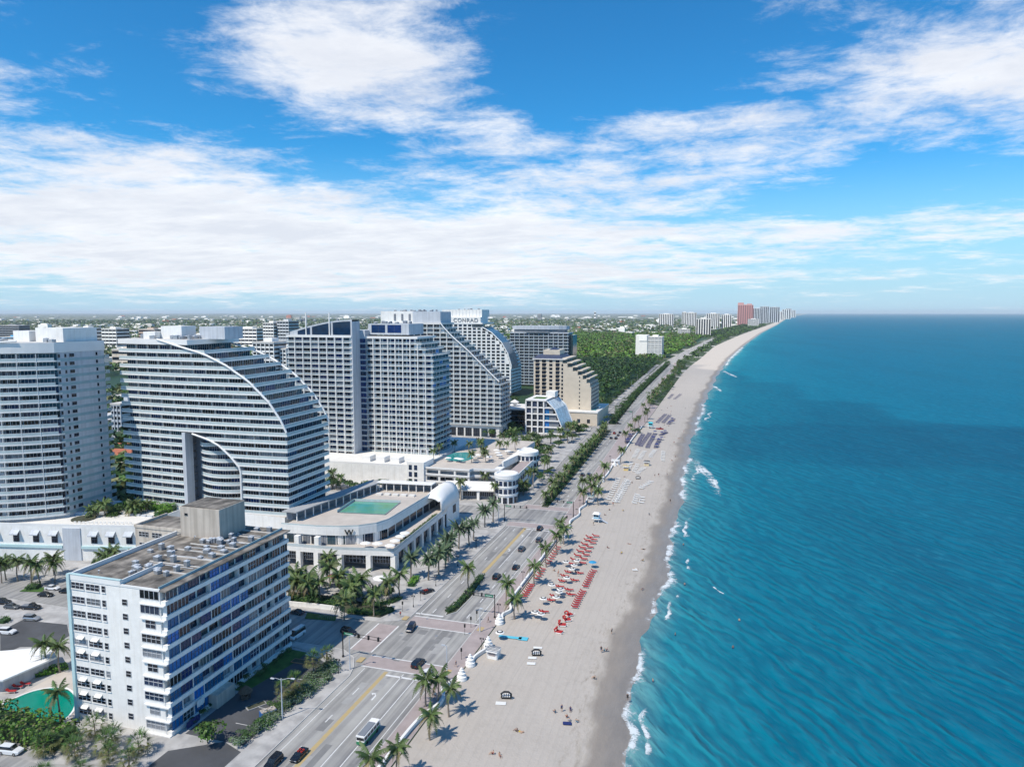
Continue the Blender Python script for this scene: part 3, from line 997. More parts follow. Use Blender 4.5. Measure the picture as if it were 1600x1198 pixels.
# ------------------------------------------------------------------ sail-shaped hotel tower with an arch cut through it
def sail_tower():
    th = thing('hotel_tower', 'sail-shaped white hotel tower with a tall arch cut through its front', 'hotel tower', (-193, 240, 0))
    th.location = (0, 0, 0)
    X0, X1, YS_, YN = -231.6, -155.3, 228.4, 253.0
    W = X1 - X0
    NF, FH, ZB, ZT = 21, 3.03, 14.0, 78.0
    arc = [(14, 1.0), (46, 1.0), (56.7, .912), (64.5, .802), (70.4, .675), (74.4, .56), (76.7, .47), (78.4, .40)]
    def xe(z): return X0 + W * lerp(arc, z)
    archx = [(0, .739), (30.5, .739), (36.1, .675), (39.6, .614), (43.0, .50)]
    AL = X0 + W * .393
    def south(xa, xb, off=0.0, n=None):
        n = n or max(2, int(abs(xb - xa) / 4))
        return [(x, YS_ + off - 3.6 * 4 * ((x - X0) / W) * (1 - (x - X0) / W) * .55 - 1.4 * ((x - X0) / W)) for x in [xa + (xb - xa) * i / n for i in range(n + 1)]]
    for i in range(NF):
        z = ZB + FH * i
        xs_, xw = xe(z), xe(z + FH)              # slab end, wall end
        zt = z + FH
        segs = [(X0, xs_, xw)]
        if z < 42:
            ar = X0 + W * lerp(archx, z + .5)
            segs = [(X0, AL, AL), (ar, xs_, xw)]
        # storey body
        if z < 42:
            polys = [south(X0 + 1.2, AL) + [(AL, YN), (X0 + 1.2, YN)], south(segs[1][0] + .4, xw - 1.6) + [(xw - 1.6, YN), (segs[1][0] + .4, YN)],
                     [(AL - .5, 231.6), (segs[1][0] + 1, 231.6), (segs[1][0] + 1, YN - .5), (AL - .5, YN - .5)]]
        else:
            polys = [south(X0 + 1.2, xw - 1.6) + [(xw - 1.6, YN), (X0 + 1.2, YN)]]
        for p in polys:
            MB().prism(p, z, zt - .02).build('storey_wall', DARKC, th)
        # floor slab with its white edge
        for (a, b, w_) in segs:
            path = south(a - (1.6 if a == X0 else 0), b, -1.7)
            MB().prism(path + [(b, YN + 1.2), (a - (1.6 if a == X0 else 0), YN + 1.2)], z - .28, z + .22).build('floor_slab', WHITE, th)
        for (a, b, w_) in segs:
            railing(th, south(a - (1.5 if a == X0 else 0), b - .1, -1.6), z + .22, .95)
            row(th, south(a + (1.2 if a == X0 else .3), w_ - 1.7, -.06), z + .2, FH - .5, 6.0, 5, .96, (5, 4, 3, 2, 0, 1), cap=330)
            for c, an, l, p in along(south(a + 1.2, w_ - 1.7, -.06), 6.0)[1:]:
                MB().obox(p, (math.cos(an), math.sin(an)), .09, .75, z + .22, zt - .28).build('divider', WHITE, th)
        ys0 = south(xs_ - .5, xs_, -1.5)[-1][1]
        railing(th, [(xs_ - .1, ys0), (xs_ - .1, YN + 1.1)], z + .22, .95)
        ye = south(xw - 2, xw - 1.6)[-1][1]
        row(th, [(xw - 1.55, ye + .3), (xw - 1.55, YN - .3)], z + .2, FH - .5, 6.0, 5, .9, (5, 2, 3, 0, 1, 1), cap=330)
    MB().prism(rect(X0 - 1, 224, X1 - 1.2, YN), 0, ZB - .3, 0, mtop=1).build('base_storey', [WHITE2, DECK], th)
    # roof, parapet and plant rooms
    xr = xe(ZT - 1)
    MB().prism(south(X0 - 1.6, xr - .5, -1.9) + [(xr - .5, YN + 1.2), (X0 - 1.6, YN + 1.2)], ZT - .35, ZT + 1.55, 0, mtop=1).build('roof_parapet', [WHITE, ROOFW], th)
    MB().box(X0 + 14, 233, ZT + 1.5, X0 + 24, 241, ZT + 6.6).build('plant_room', WHITE2, th)
    MB().box(X0 + 30, 236, ZT + 1.5, X0 + 42, 247, ZT + 6.4).build('plant_room', PALE, th)
    MB().box(X0 + 8, 230, ZT + 1.5, X0 + 13.8, 236, ZT + 4.4).build('plant_room', WHITE2, th)
    clutter(th, X0 + 4, 229.5, X0 + 34, 234, ZT + 1.55, 16, 3)
    clutter(th, X0 + 22, 233, X0 + 30, 246, ZT + 1.55, 10, 4)
    # the white sail lines, front and back
    for yy, nm in ((None, 'sail_edge'), (YN + 1.3, 'sail_edge')):
        pts = []
        for k in range(25):
            z = 45.6 + (79.6 - 45.6) * (k / 24) ** .8
            t = lerp([(45.6, 1.0), (50, .973), (56.7, .912), (64.5, .802), (70.4, .675), (74.4, .549), (76.7, .419), (79.6, .26)], z)
            x = X0 + W * t
            pts.append((x, (south(x - .2, x, -2.0)[-1][1] if yy is None else yy), z))
        MB().tube(pts, .42, 6).build(nm, WHITE, th)
    # arch: pier, curved soffit, bowed inner balconies
    MB().prism([(AL - .2, south(AL, AL + .1, -1.9)[0][1]), (AL + 1.3, south(AL, AL + .1, -1.9)[0][1]), (AL + 1.3, 228.2), (AL - .2, 228.2)], 9, 43.6).build('arch_pier', PALE, th)
    pts = []
    for k in range(16):
        z = 14 + (43.4 - 14) * k / 15
        x = X0 + W * lerp([(0, .739), (31.0, .739), (36.1, .675), (39.6, .614), (42.4, .53), (43.5, .45)], z)
        pts.append((x, south(x, x + .1, -1.9)[0][1], z))
    a = [(p[0], p[1], p[2]) for p in pts]
    mb = MB()
    n = len(a)
    mb.add(a + [(p[0], 231.8, p[2]) for p in a], [(i, i + 1, n + i + 1, n + i) for i in range(n - 1)])
    mb.build('arch_soffit', PALE, th)
    MB().tube(pts, .38, 6).build('arch_edge', WHITE, th)
    for i in range(10):
        z = ZB + FH * i
        xa, xb = X0 + W * .435, X0 + W * min(.69, lerp(archx, z + 2) - .03)
        if xb - xa < 5: continue
        bow = arcpath((xa, 230.0), (xb, 230.0), 3.0, 10)
        MB().prism(bow + [(xb, 231.8), (xa, 231.8)], z - .25, z + .2).build('floor_slab', WHITE, th)
        railing(th, offset(bow, -.08), z + .2, .95)
        row(th, arcpath((xa + .8, 231.2), (xb - .8, 231.2), 2.2, 8), z + .2, FH - .5, 4.2, 4, .94, (5, 2, 3, 1, 0, 1), cap=330)
    return th
SAILT = sail_tower()

# ------------------------------------------------------------------ bowed condominium tower at the left edge
def bow_tower():
    th = thing('condominium_tower', 'white condominium tower with bowed balconies and blue-grey side wall at left edge', 'condominium tower')
    XE, YS_, YN = -237.6, 202.2, 224.0
    XW = -292.0
    FH, ZB, NF = 3.05, 14.2, 20
    def south(off=0.0, xa=XW, xb=XE):
        n = 16
        return [(x, YS_ + off - 15.0 * math.sin(math.pi * min(1, max(0, (XE - x) / (XE - XW))) * .98) ** .9 if x < XE - .01 else YS_ + off) for x in [xa + (xb - xa) * i / n for i in range(n + 1)]]
    MB().prism(south(2.0, XW + 2, XE) + [(XE, YN), (XW + 2, YN)], 6, 77.0).build('wall', PALE, th)
    for i in range(NF):
        z = ZB + FH * i
        p = south(0, XW, XE + .1)
        MB().prism(p + [(XE + .1, YS_ + 2.2), (XW, YS_ + 2.2)], z - .28, z + .22).build('floor_slab', WHITE, th)
        railing(th, south(.1, XW, XE - .2), z + .22, .95)
        row(th, south(1.9, XW + 2, XE - .4), z + .22, FH - .52, 6.2, 5, .95, (5, 4, 3, 2, 0, 1))
        for c, an, l, q in along(south(1.9, XW + 2, XE - .4), 6.2)[1:]:
            MB().obox((q[0], q[1] - .9), (math.cos(an), math.sin(an)), .1, .85, z + .22, z + FH - .28).build('divider', WHITE, th)
        # side wall: teal band and small windows, balcony stubs at the far end
        MB().box(XE + .004, YS_ + .9, z - .35, XE + .07, YN - .2, z + .75).build('wall_band', TEALBAND, th)
        for yy, w, n in ((203.9, .75, 1), (206.6, .75, 1), (209.3, 2.0, 2), (220.4, .8, 1)):
            put_window(th, (XE + .02, yy), z + 1.15, math.pi / 2, w, 1.25, n, 1, FRAMED)
        MB().box(XE - 6, YN, z - .2, XE + .3, YN + 2.2, z + .1).build('balcony_slab', PALE, th)
        railing(th, [(XE + .25, YN), (XE + .25, YN + 2.1)], z + .1, 1.0)
    MB().prism(south(-.2, XW, XE + .2) + [(XE + .2, YN + .2), (XW, YN + .2)], 75.2, 79.0, 0, mtop=1).build('roof_parapet', [WHITE, ROOFW], th)
    MB().box(-252, 207, 79, -238.5, 222, 84.2).build('plant_room', WHITE2, th)
    MB().box(-262, 206, 79, -254, 214, 83).build('plant_room', WHITE2, th)
    clutter(th, -272, 196, -255, 204, 79, 12, 9)
    clutter(th, -250, 203.5, -240, 206.5, 79, 4, 10)
    pts = [(x, YS_ - 15.0 * math.sin(math.pi * (XE - x) / (XE - XW) * .98) ** .9 - .4, 79.6 - 4.6 * ((-246 - x) / 24) ** 1.6) for x in [-246 - 2.6 * k for k in range(13)]]
    MB().tube(pts, .4, 6).build('sail_edge', WHITE, th)
    return th
bow_tower()

# ------------------------------------------------------------------ nine-storey white apartment block on the corner
def apartment_block():
    th = thing('apartment_building', 'white mid-century apartment block with blue glazed balconies beside the avenue', 'apartment building')
    XW, XE, YS_, YN = -136.6, -112.2, 116.2, 160.2
    FH, Z0, NF = 3.2, 0.2, 10
    H = Z0 + FH * NF
    MB().box(XW, YS_, 0, XE, YN, H - .3).build('wall', WHITE2, th)
    MB().box(XW - .35, YS_ - .35, 0, XW + .45, YS_ + .5, H + 1.0).build('corner_pilaster', TEAL, th)
    # parapets
    pp = MB()
    pp.box(XW, YS_ - .12, H - .3, XW + 14.2, YS_ + .3, H + .95)
    pp.box(XW - .1, YS_ + .5, H - .3, XW + .3, YN - 12, H + .95)
    pp.box(XW + 13.9, YS_ + .3, H - .3, XW + 14.2, YS_ + 12, H + .95)
    pp.box(XW + 14.2, YS_ - .1, H - .3, XE, YS_ + .25, H + .12)
    pp.build('parapet', WHITE, th)
    MB().box(XW, YS_ - .2, H + .95, XW + 14.3, YS_ + .4, H + 1.1).build('coping', TEAL, th)
    MB().prism(rect(XW + .3, YS_ + .3, XE, YN), H - .3, H - .05).build('roof', ROOFG, th)
    for k in range(8):
        y = YS_ + 9 + k * 4.4
        MB().box(XW + 9, y, H - .05, XE - .6, y + .35, H + .15).build('roof_curb', ROOFW, th)
    # east gallery: white parapet bands and strip windows
    r2 = random.Random(5)
    for f in range(NF):
        z = Z0 + FH * f
        last = f == NF - 1
        MB().box(XE + .002, YS_ + .1, z - .2, XE + 1.35, YN - .1, z + .78).build('balcony_band', WHITE2, th)
        k = 0
        for c, an, l, q in along([(XE + .95, YS_ + .5), (XE + .95, YN - .4)], 3.35):
            t = (c[1] - YS_) / (YN - YS_)
            openb = r2.random() < .26
            if openb:
                MB().box(XE + 1.22, c[1] - l / 2 + .08, z + 1.0, XE + 1.28, c[1] + l / 2 - .08, z + 1.08).build('handrail', METAL, th)
                put_window(th, (XE + .06, c[1]), z + .3, an, l * .8, 2.3, 2, pick((3, 5, 1, 1, 0, 0)), FRAMED)
            else:
                gi = pick((1, 1, 0, 0, 8, 2)) if t < .58 and r2.random() < .88 else pick((2, 6, 2, 2, 0, 0))
                put_window(th, c, z + .78, an, round(l * .97, 1), FH - 1.0, 3, gi, FRAME if gi < 4 else FRAMED, 2 if r2.random() < .35 else 1)
            if r2.random() < .4:
                MB().box(XE + .1, c[1] - l / 2 - .07, z + .78, XE + 1.2, c[1] - l / 2 + .07, z + FH - .2).build('divider', WHITE, th)
    MB().box(XE + .002, YS_ - .15, H - .3, XE + 1.9, YN, H - .05).build('eave', ROOFG, th)
    MB().box(XE - .55, YS_ + .3, H - .05, XE - .35, YN - .3, H + .5).build('roof_rail', TEALBAND, th)
    # south front: strip windows, stair windows, corner rooms
    fx = lambda t: XW + (XE - XW) * t
    for f in range(NF):
        z = Z0 + FH * f
        if z > .1:
            for a, b, n in ((.03, .172, 3), (.195, .345, 3), (.372, .412, 1)):
                put_window(th, (fx((a + b) / 2), YS_ - .01), z + 1.0, 0, round((fx(b) - fx(a)), 1), 1.45, n, 1 if r2.random() < .8 else 3, FRAME, 2)
                MB().box(fx(a) - .08, YS_ - .2, z + .82, fx(b) + .08, YS_ + .04, z + .96).build('window_sill', WHITE, th)
            if f != NF - 1:
                put_window(th, (fx(.62), YS_ - .01), z + 2.0, 0, 1.35, 1.35, 1, 1, FRAME, 2)
            put_window(th, (fx(.89), YS_ - .01), z + .95, 0, 4.9 if f % 3 != 1 else 2.6, 1.9, 4 if f % 3 != 1 else 2, pick((1, 5, 0, 2, 0, 0)), FRAME, 1 if f > 7 else 2)
        MB().box(fx(.79), YS_ - .5, z - .25, XE + 1.35, YS_ + .05, z + .02).build('ledge', WHITE, th)
        if f in (0, 1, 2, 4, 5):
            for a, b in ((.07, .145), (.235, .31)):
                mb = MB()
                y0 = YS_ - .75
                z1, z0 = z + 3.05, z + 2.6
                mb.add([(fx(a), YS_ - .03, z1), (fx(b), YS_ - .03, z1), (fx(b), y0, z0), (fx(a), y0, z0), (fx(a), YS_ - .03, z1 + .08), (fx(b), YS_ - .03, z1 + .08), (fx(b), y0, z0 + .08), (fx(a), y0, z0 + .08)],
                       [(3, 2, 1, 0), (4, 5, 6, 7), (0, 1, 5, 4), (1, 2, 6, 5), (2, 3, 7, 6), (3, 0, 4, 7)])
                mb.build('awning', CREAMW, th)
    # lift and stair block, west wing
    MB().box(-134.5, 147.5, H - .1, -122.4, 157.5, H + 7.8, 0).build('stair_tower', BEIGE, th)
    MB().box(-134.2, 147.8, H + 7.8, -122.7, 157.2, H + 7.95).build('stair_tower_roof', ROOFG, th)
    put_window(th, (-132.6, 147.46), H + 5.6, 0, .9, .6, 1, 1, FRAMED)
    wing = MB().box(-160, 158, 0, XW - .02, 170, H - 3)
    wing.box(-160.2, 157.8, H - 3, XW - .02, 158.2, H - 2.2)
    wing.box(-160.2, 158.2, H - 3, -159.8, 170.2, H - 2.2)
    wing.build('west_wing', BEIGE, th)
    MB().box(-159.7, 158.3, H - 3, XW - .1, 169.8, H - 2.9).build('west_wing_roof', ROOFG, th)
    for f in range(9):
        for x in (-157, -152.4, -147.6, -142.8):
            put_window(th, (x, 157.98), Z0 + FH * f + .9, 0, 3.3, 1.4, 3, 1, FRAME, 2)
    clutter(th, XW + 10, YS_ + 6, XE - 3, YN - 14, H - .05, 22, 21, smax=1.4)
    clutter(th, XW + 13, YN - 16, XE - 2, YN - 2, H - .05, 12, 23, smax=1.3, mt=DARKC)
    for k in range(5):
        y = YS_ + 12 + k * 6.1
        MB().tube([(XW + 10, y, H + .1), (XW + 15 + k, y + .4, H + .12), (XE - 2, y + .3, H + .1)], .09, 5).build('roof_pipe', PALE, th)
    clutter(th, XW + 3, YS_ + 3, XW + 12, YS_ + 22, H - .05, 7, 22, smax=1.3)
    for k in range(6):
        x, y = XW + 4 + 3 * k, YS_ + 4 + 5.3 * ((k * 5) % 7)
        MB().tube([(x, y, H - .1), (x, y, H + .7), (x + .5, y, H + .7)], .12, 6).build('vent_pipe', PALE, th)
    # ground floor entrance
    MB().box(XE + .01, 128, 0, XE + 3.4, 134, 3.2).build('entrance_canopy', BEIGE, th)
    return th
apartment_block()

# ------------------------------------------------------------------ white podium hall with awnings (in front of the bowed tower)
def awning_hall():
    th = thing('podium_hall', 'low white podium with grey window awnings and roof terrace below the bowed tower', 'building')
    XE, YS_, YN, H = -202.5, 200.5, 226, 12.6
    XW = -300
    poly = [(XW, 178.5), (-222, 195.5), (XE, YS_), (XE, YN + 4), (XW, YN)]
    MB().prism(poly, 0, H, 0).build('wall', WHITE2, th)
    MB().prism(offset(poly + [poly[0]], -.6)[:-1], H, H + .05).build('roof_terrace', CREAMW, th)
    MB().wallstrip([poly[0], poly[1], poly[2], poly[3]], -.3, H, H + .9).build('parapet', WHITE, th)
    d = Vector((poly[2][0] - poly[0][0], poly[2][1] - poly[0][1], 0)).normalized()
    def fp(t, off=0):
        if t < .2:
            t2 = t / .2
            p, q = poly[2], poly[1]
        else:
            t2 = (t - .2) / .8
            p, q = poly[1], poly[0]
        dx, dy = q[0] - p[0], q[1] - p[1]
        l = math.hypot(dx, dy)
        return (p[0] + dx * t2 - dy / l * -off * 1.0, p[1] + dy * t2 + dx / l * -off * -1.0), math.atan2(-dy, -dx)
    a1 = math.atan2(poly[2][1] - poly[1][1], poly[2][0] - poly[1][0])
    a0 = math.atan2(poly[1][1] - poly[0][1], poly[1][0] - poly[0][0])
    spots = [(-205.2, a1, 1), (-211.6, a1, 1), (-217.8, a1, 1), (-232.5, a0, 0), (-239.5, a0, 0), (-247, a0, 0), (-255, a0, 0)]
    for x, an, k in spots:
        y = (YS_ + (x - XE) * math.tan(a1)) if k else (195.5 + (x + 222) * math.tan(a0))
        put_window(th, (x, y - .04), 6.6, an, 2.3, 3.1, 2, 1, FRAMED, 2)
        mb = MB()
        mb.add([(-1.6, -.05, 3.5), (1.6, -.05, 3.5), (1.6, -1.5, 2.2), (-1.6, -1.5, 2.2), (-1.6, -1.5, 1.85), (1.6, -1.5, 1.85)], [(0, 3, 2, 1), (3, 4, 5, 2), (0, 1, 5, 4)])
        mb.build('awning', PALE, th, (x, y, 7.6), an)
    put_window(th, (XE + .04, 206), 6.8, math.pi / 2, 2.4, 3.0, 2, 1, FRAMED, 2)
    put_window(th, (XE + .04, 214), 6.8, math.pi / 2, 2.4, 3.0, 2, 1, FRAMED, 2)
    # grey panel bay and ledge
    MB().prism([(-229.2, 193.6), (-222.6, 195.05), (-222.6, 196.2), (-229.2, 195)], 0, H - .4).build('grey_panel', PALE, th)
    for (a, b) in (((-222.3, 194.9), (XE + .4, YS_ - .5)), ((-300, 178.0), (-229.5, 193.4))):
        MB().wallstrip([a, b], -.9, 4.6, 5.6).build('ledge', TEAL, th)
    MB().wallstrip([(XE + .45, YS_ - .4), (XE + .45, YN + 3)], -.5, 4.6, 5.6).build('ledge', TEAL, th)
    # terrace: low fence of baluster panels, pergola bench
    for c, an, l, p in along([(-228, 198), (-206, 203.5)], 1.6):
        MB().obox(p, (math.cos(an), math.sin(an)), .5, .05, H + .05, H + .95).build('baluster_panel', CREAMW, th)
    for k in range(4):
        MB().box(-218 + k * 3.0, 212.5, H + .05, -216 + k * 3.0, 213.4, H + .6).build('bench', PALE, th)
    MB().lathe([(0.1, H + .05), (4.2, H + .06), (4.2, H + .4), (0.1, H + .45)], (-230, 203.5), 20).build('round_planter', MULCH, th)
    MB().wallstrip(arcpath((-240, 205), (-226, 210.5), -1.2, 8), -1.0, H, H + 1.0).build('curved_planter_wall', PALE, th)
    return th
awning_hall()

# ------------------------------------------------------------------ hotel podium with roof pool, terrace and W sign
def pool_podium():
    th = thing('hotel_podium', 'white two-storey hotel podium with roof pool and black letter W over its terrace', 'hotel podium')
    XE, YS0, T, H = -108.4, 213.5, 7.6, 13.4
    XW = -152.0
    # terrace storey: columns, band, deck
    MB().prism([(XW, 211.5), (-128.5, 213.2), (XE, 217.2), (XE - 3, 284), (XW, 284)], 5.9, T, 0, mtop=1).build('terrace_deck', [WHITE2, DECK], th)
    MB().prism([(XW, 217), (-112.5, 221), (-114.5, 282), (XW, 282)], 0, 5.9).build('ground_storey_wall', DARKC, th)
    fr = [(XW, 211.5), (-128.5, 213.2), (XE, 217.2)]
    for x, y in ((-150.5, 211.7), (-143.2, 212.2), (-136.4, 212.7), (-127.6, 213.6), (-117.4, 215.5), (-108.9, 217.4)):
        MB().box(x - .9, y - .1, 0, x + .9, y + 1.6, 5.9).build('column', WHITE2, th)
    for x0, x1, y in ((-149.4, -144.2, 213.6), (-142.2, -137.4, 214.2), (-135.4, -128.6, 214.9), (-126.5, -118.5, 216.4), (-116.3, -110, 218.3)):
        put_window(th, ((x0 + x1) / 2, y), 2.6, .09, round(x1 - x0, 1), 2.9, 6, 1, FRAME, 2)
    railing(th, offset(fr, -.1) + [(XE - .15, 217.3), (XE - 2.9, 284)], T, 1.0, RAILW)
    # east side of the terrace storey
    for k in range(8):
        y = 220.5 + k * 8
        MB().box(XE - 1.6 - k * .36, y - .8, 0, XE - .1 - k * .36, y + .8, 5.9).build('column', WHITE2, th)
        put_window(th, (XE - 1.4 - k * .36, y + 4), 2.2, math.pi / 2, 5.6, 3.2, 4, 1, FRAMED, 2)
    # upper storey, curved corner
    cur = [(XW, 215.6), (-138, 216.6), (-130, 218.3), (-124, 221.0), (-119.5, 225.5), (-117.6, 231), (-117.5, 245), (-117.4, 262), (-117.3, 281)]
    MB().prism(cur + [(XW, 281)], T, H - .2).build('upper_storey_wall', WHITE2, th)
    MB().prism(offset(cur, .5) + [(XW, 281.5)], H - 2.3, H, 0, mtop=1).build('roof_fascia', [WHITE2, DECK], th)
    MB().wallstrip(offset(cur, .45), -.3, H, H + .75).build('parapet', WHITE, th)
    railing(th, offset(cur, .3), H + .75, .5)
    row(th, offset(cur[1:6], .05), T + .1, 3.2, 3.2, 3, .9, (2, 6, 1, 1, 0, 0), FRAMED)
    row(th, offset(cur[5:], .05), T + .1, 3.2, 6.2, 5, .85, (2, 6, 1, 0, 0, 0), FRAMED, 2)
    for x, y in ((-151.3, 212.4), (-144.2, 212.9), (-136.6, 213.6)):
        MB().box(x - .9, y - .1, T, x + .9, y + 1.6, H - 2.2).build('column', WHITE2, th)
    row(th, [(-150.2, 215.5), (-137.5, 216.5)], T + .1, 3.0, 3.2, 4, .8, (1, 6, 1, 1, 0, 0), FRAMED)
    # letter W
    o = link('letter_sign', letters('W', 2.9, BLACKM), th, (-126.6, 218.85, H - 2.15))
    o.rotation_euler = (R(90), 0, R(24))
    # pool deck
    pool = [(-141.5, 236.2), (-143.6, 253.0), (-124.4, 256.0), (-122.3, 238.8)]
    MB().prism(pool, H - .1, H + .14, 0).build('pool_water', POOLG, th)
    ed = MB()
    for i in range(4):
        a, b = pool[i], pool[(i + 1) % 4]
        ed.wallstrip([a, b], .5, H, H + .2)
    ed.build('pool_coping', DARKC, th)
    MB().wallstrip([pool[0], pool[1], pool[2]], -.12, H + .2, H + 1.1).build('pool_fence', RAILG, th)
    # arcade along the tower foot
    MB().prism([(-155.5, 221), (-149.5, 221), (-141, 275), (-147, 275)], H + 3.3, H + 3.7).build('arcade_roof', GREYC, th)
    for k in range(13):
        t = k / 12
        x, y = -149.9 + 8.4 * t, 222 + 52 * t
        MB().box(x - .16, y - .16, H, x + .16, y + .16, H + 3.3).build('arcade_post', WHITE, th)
    MB().prism([(-155, 223), (-152.5, 223), (-144.5, 274), (-147, 274)], H, H + 3.2).build('arcade_wall', DARKC, th)
    # pergola behind the pool
    MB().prism([(-143, 271), (-118.5, 274), (-118.5, 278.5), (-143, 276)], H + 3.4, H + 3.75).build('pergola_roof', WHITE, th)
    for k in range(8):
        x = -142 + k * 3.3
        MB().box(x - .16, 271.6 + k * .4, H, x + .16, 271.9 + k * .4, H + 3.4).build('pergola_post', WHITE, th)
    MB().prism([(-143, 276), (-118.5, 278.7), (-118.5, 279), (-143, 276.4)], H, H + 3.3).build('pergola_wall', DARKC, th)
    for k in range(5):
        MB().box(-140 + k * 3.6, 264.5 + k * .4, H + .01, -137.4 + k * 3.6, 266.3 + k * .4, H + .7).build('planter', CREAMW, th)
    # curling white vault at the north-east corner
    n = 12
    prof = [(-118.6, H + 1.2), (-118.2, H + 1.9), (-117, H + 2.5), (-115.2, H + 2.7), (-113.4, H + 2.2), (-112, H + 1.0), (-111.1, H - .6), (-110.7, H - 2.6), (-110.6, 7)]
    ysv = [266, 269, 273, 278, 282, 286]
    sc_ = [.30, .62, .88, 1.0, 1.0, 1.0]
    vs = [(x, y, 7 + (z - 7) * (.62 + .38 * k) if z > H else z) for y, k in zip(ysv, sc_) for x, z in prof]
    q = len(prof)
    mb = MB()
    mb.add(vs, [(j * q + i, j * q + i + 1, (j + 1) * q + i + 1, (j + 1) * q + i) for j in range(len(ysv) - 1) for i in range(q - 1)])
    o = mb.build('curved_roof', WHITE, th, smooth=True)
    md = o.modifiers.new('thickness', 'SOLIDIFY')
    md.thickness = .45
    MB().prism([(-111.2, 272), (-110.6, 272), (-110.6, 286), (-111.2, 286)], 0, 8).build('end_wall', WHITE2, th)
    put_window(th, (-110.55, 280), 7.2 - 3, math.pi / 2, 3.2, 3.4, 3, 1, FRAMED, 2)
    return th
pool_podium()

# ------------------------------------------------------------------ hotels further up the avenue
def wing(th, x0, x1, ys, yn, z0, nf, fh, bs, be, xe=None, pal=(4, 3, 2, 1, 0, 0), palE=(3, 3, 4, 0, 1, 0), slab=1.1, rail=RAILT, wall=WHITE, panes=2, fins=True, frac=.72, east=True, slabm=WHITE, wallm=None, cap=300, core=None, roof=ROOFW):
    """a slab-and-fin block: south and east fronts with balconies; xe(z) gives the east end where it steps back"""
    xe = xe or (lambda z: x1)
    for i in range(nf):
        z = z0 + fh * i
        xs_, xw = xe(z), xe(z + fh)
        MB().prism(rect(x0, ys + slab, xw - (slab if east else 0), yn), z, z + fh - .02).build('storey_wall', wallm or wall, th)
        MB().prism(rect(x0 - .2, ys, xs_, yn + .2), z - .16, z + .12).build('floor_slab', slabm, th)
        railing(th, [(x0, ys + .08), (xs_ - .08, ys + .08)] + ([(xs_ - .08, yn)] if east else []), z + .18, .9, rail)
        row(th, [(x0 + .2, ys + slab - .05), (x1 - slab - .2, ys + slab - .05)], z + .18, fh - .55, bs, panes, frac, pal, FRAME, cap=cap, skip=lambda c: c[0] + bs * .45 > xw - slab)
        if east:
            row(th, [(xw - slab + .05, ys + slab + .3), (xw - slab + .05, yn - .3)], z + .18, fh - .55, be, panes, frac, palE, FRAME, cap=cap)
    zt = z0 + fh * nf
    xt = xe(zt - .5)
    MB().prism(rect(x0 - .3, ys - .1, xt + .1, yn + .3), zt - .2, zt + 1.0, 0, mtop=1).build('roof_parapet', [slabm, roof], th)
    if fins:
        for k, (c, a, l, p) in enumerate(along([(x0, ys + .5), (x1, ys + .5)], bs)):
            if k == 0: continue
            zz = zt
            while zz > z0 and xe(zz) < p[0] + 1: zz -= fh
            if zz > z0 + fh:
                MB().box(p[0] - .22, ys - .12, z0 - .2, p[0] + .22, ys + slab, zz).build('fin', slabm, th)

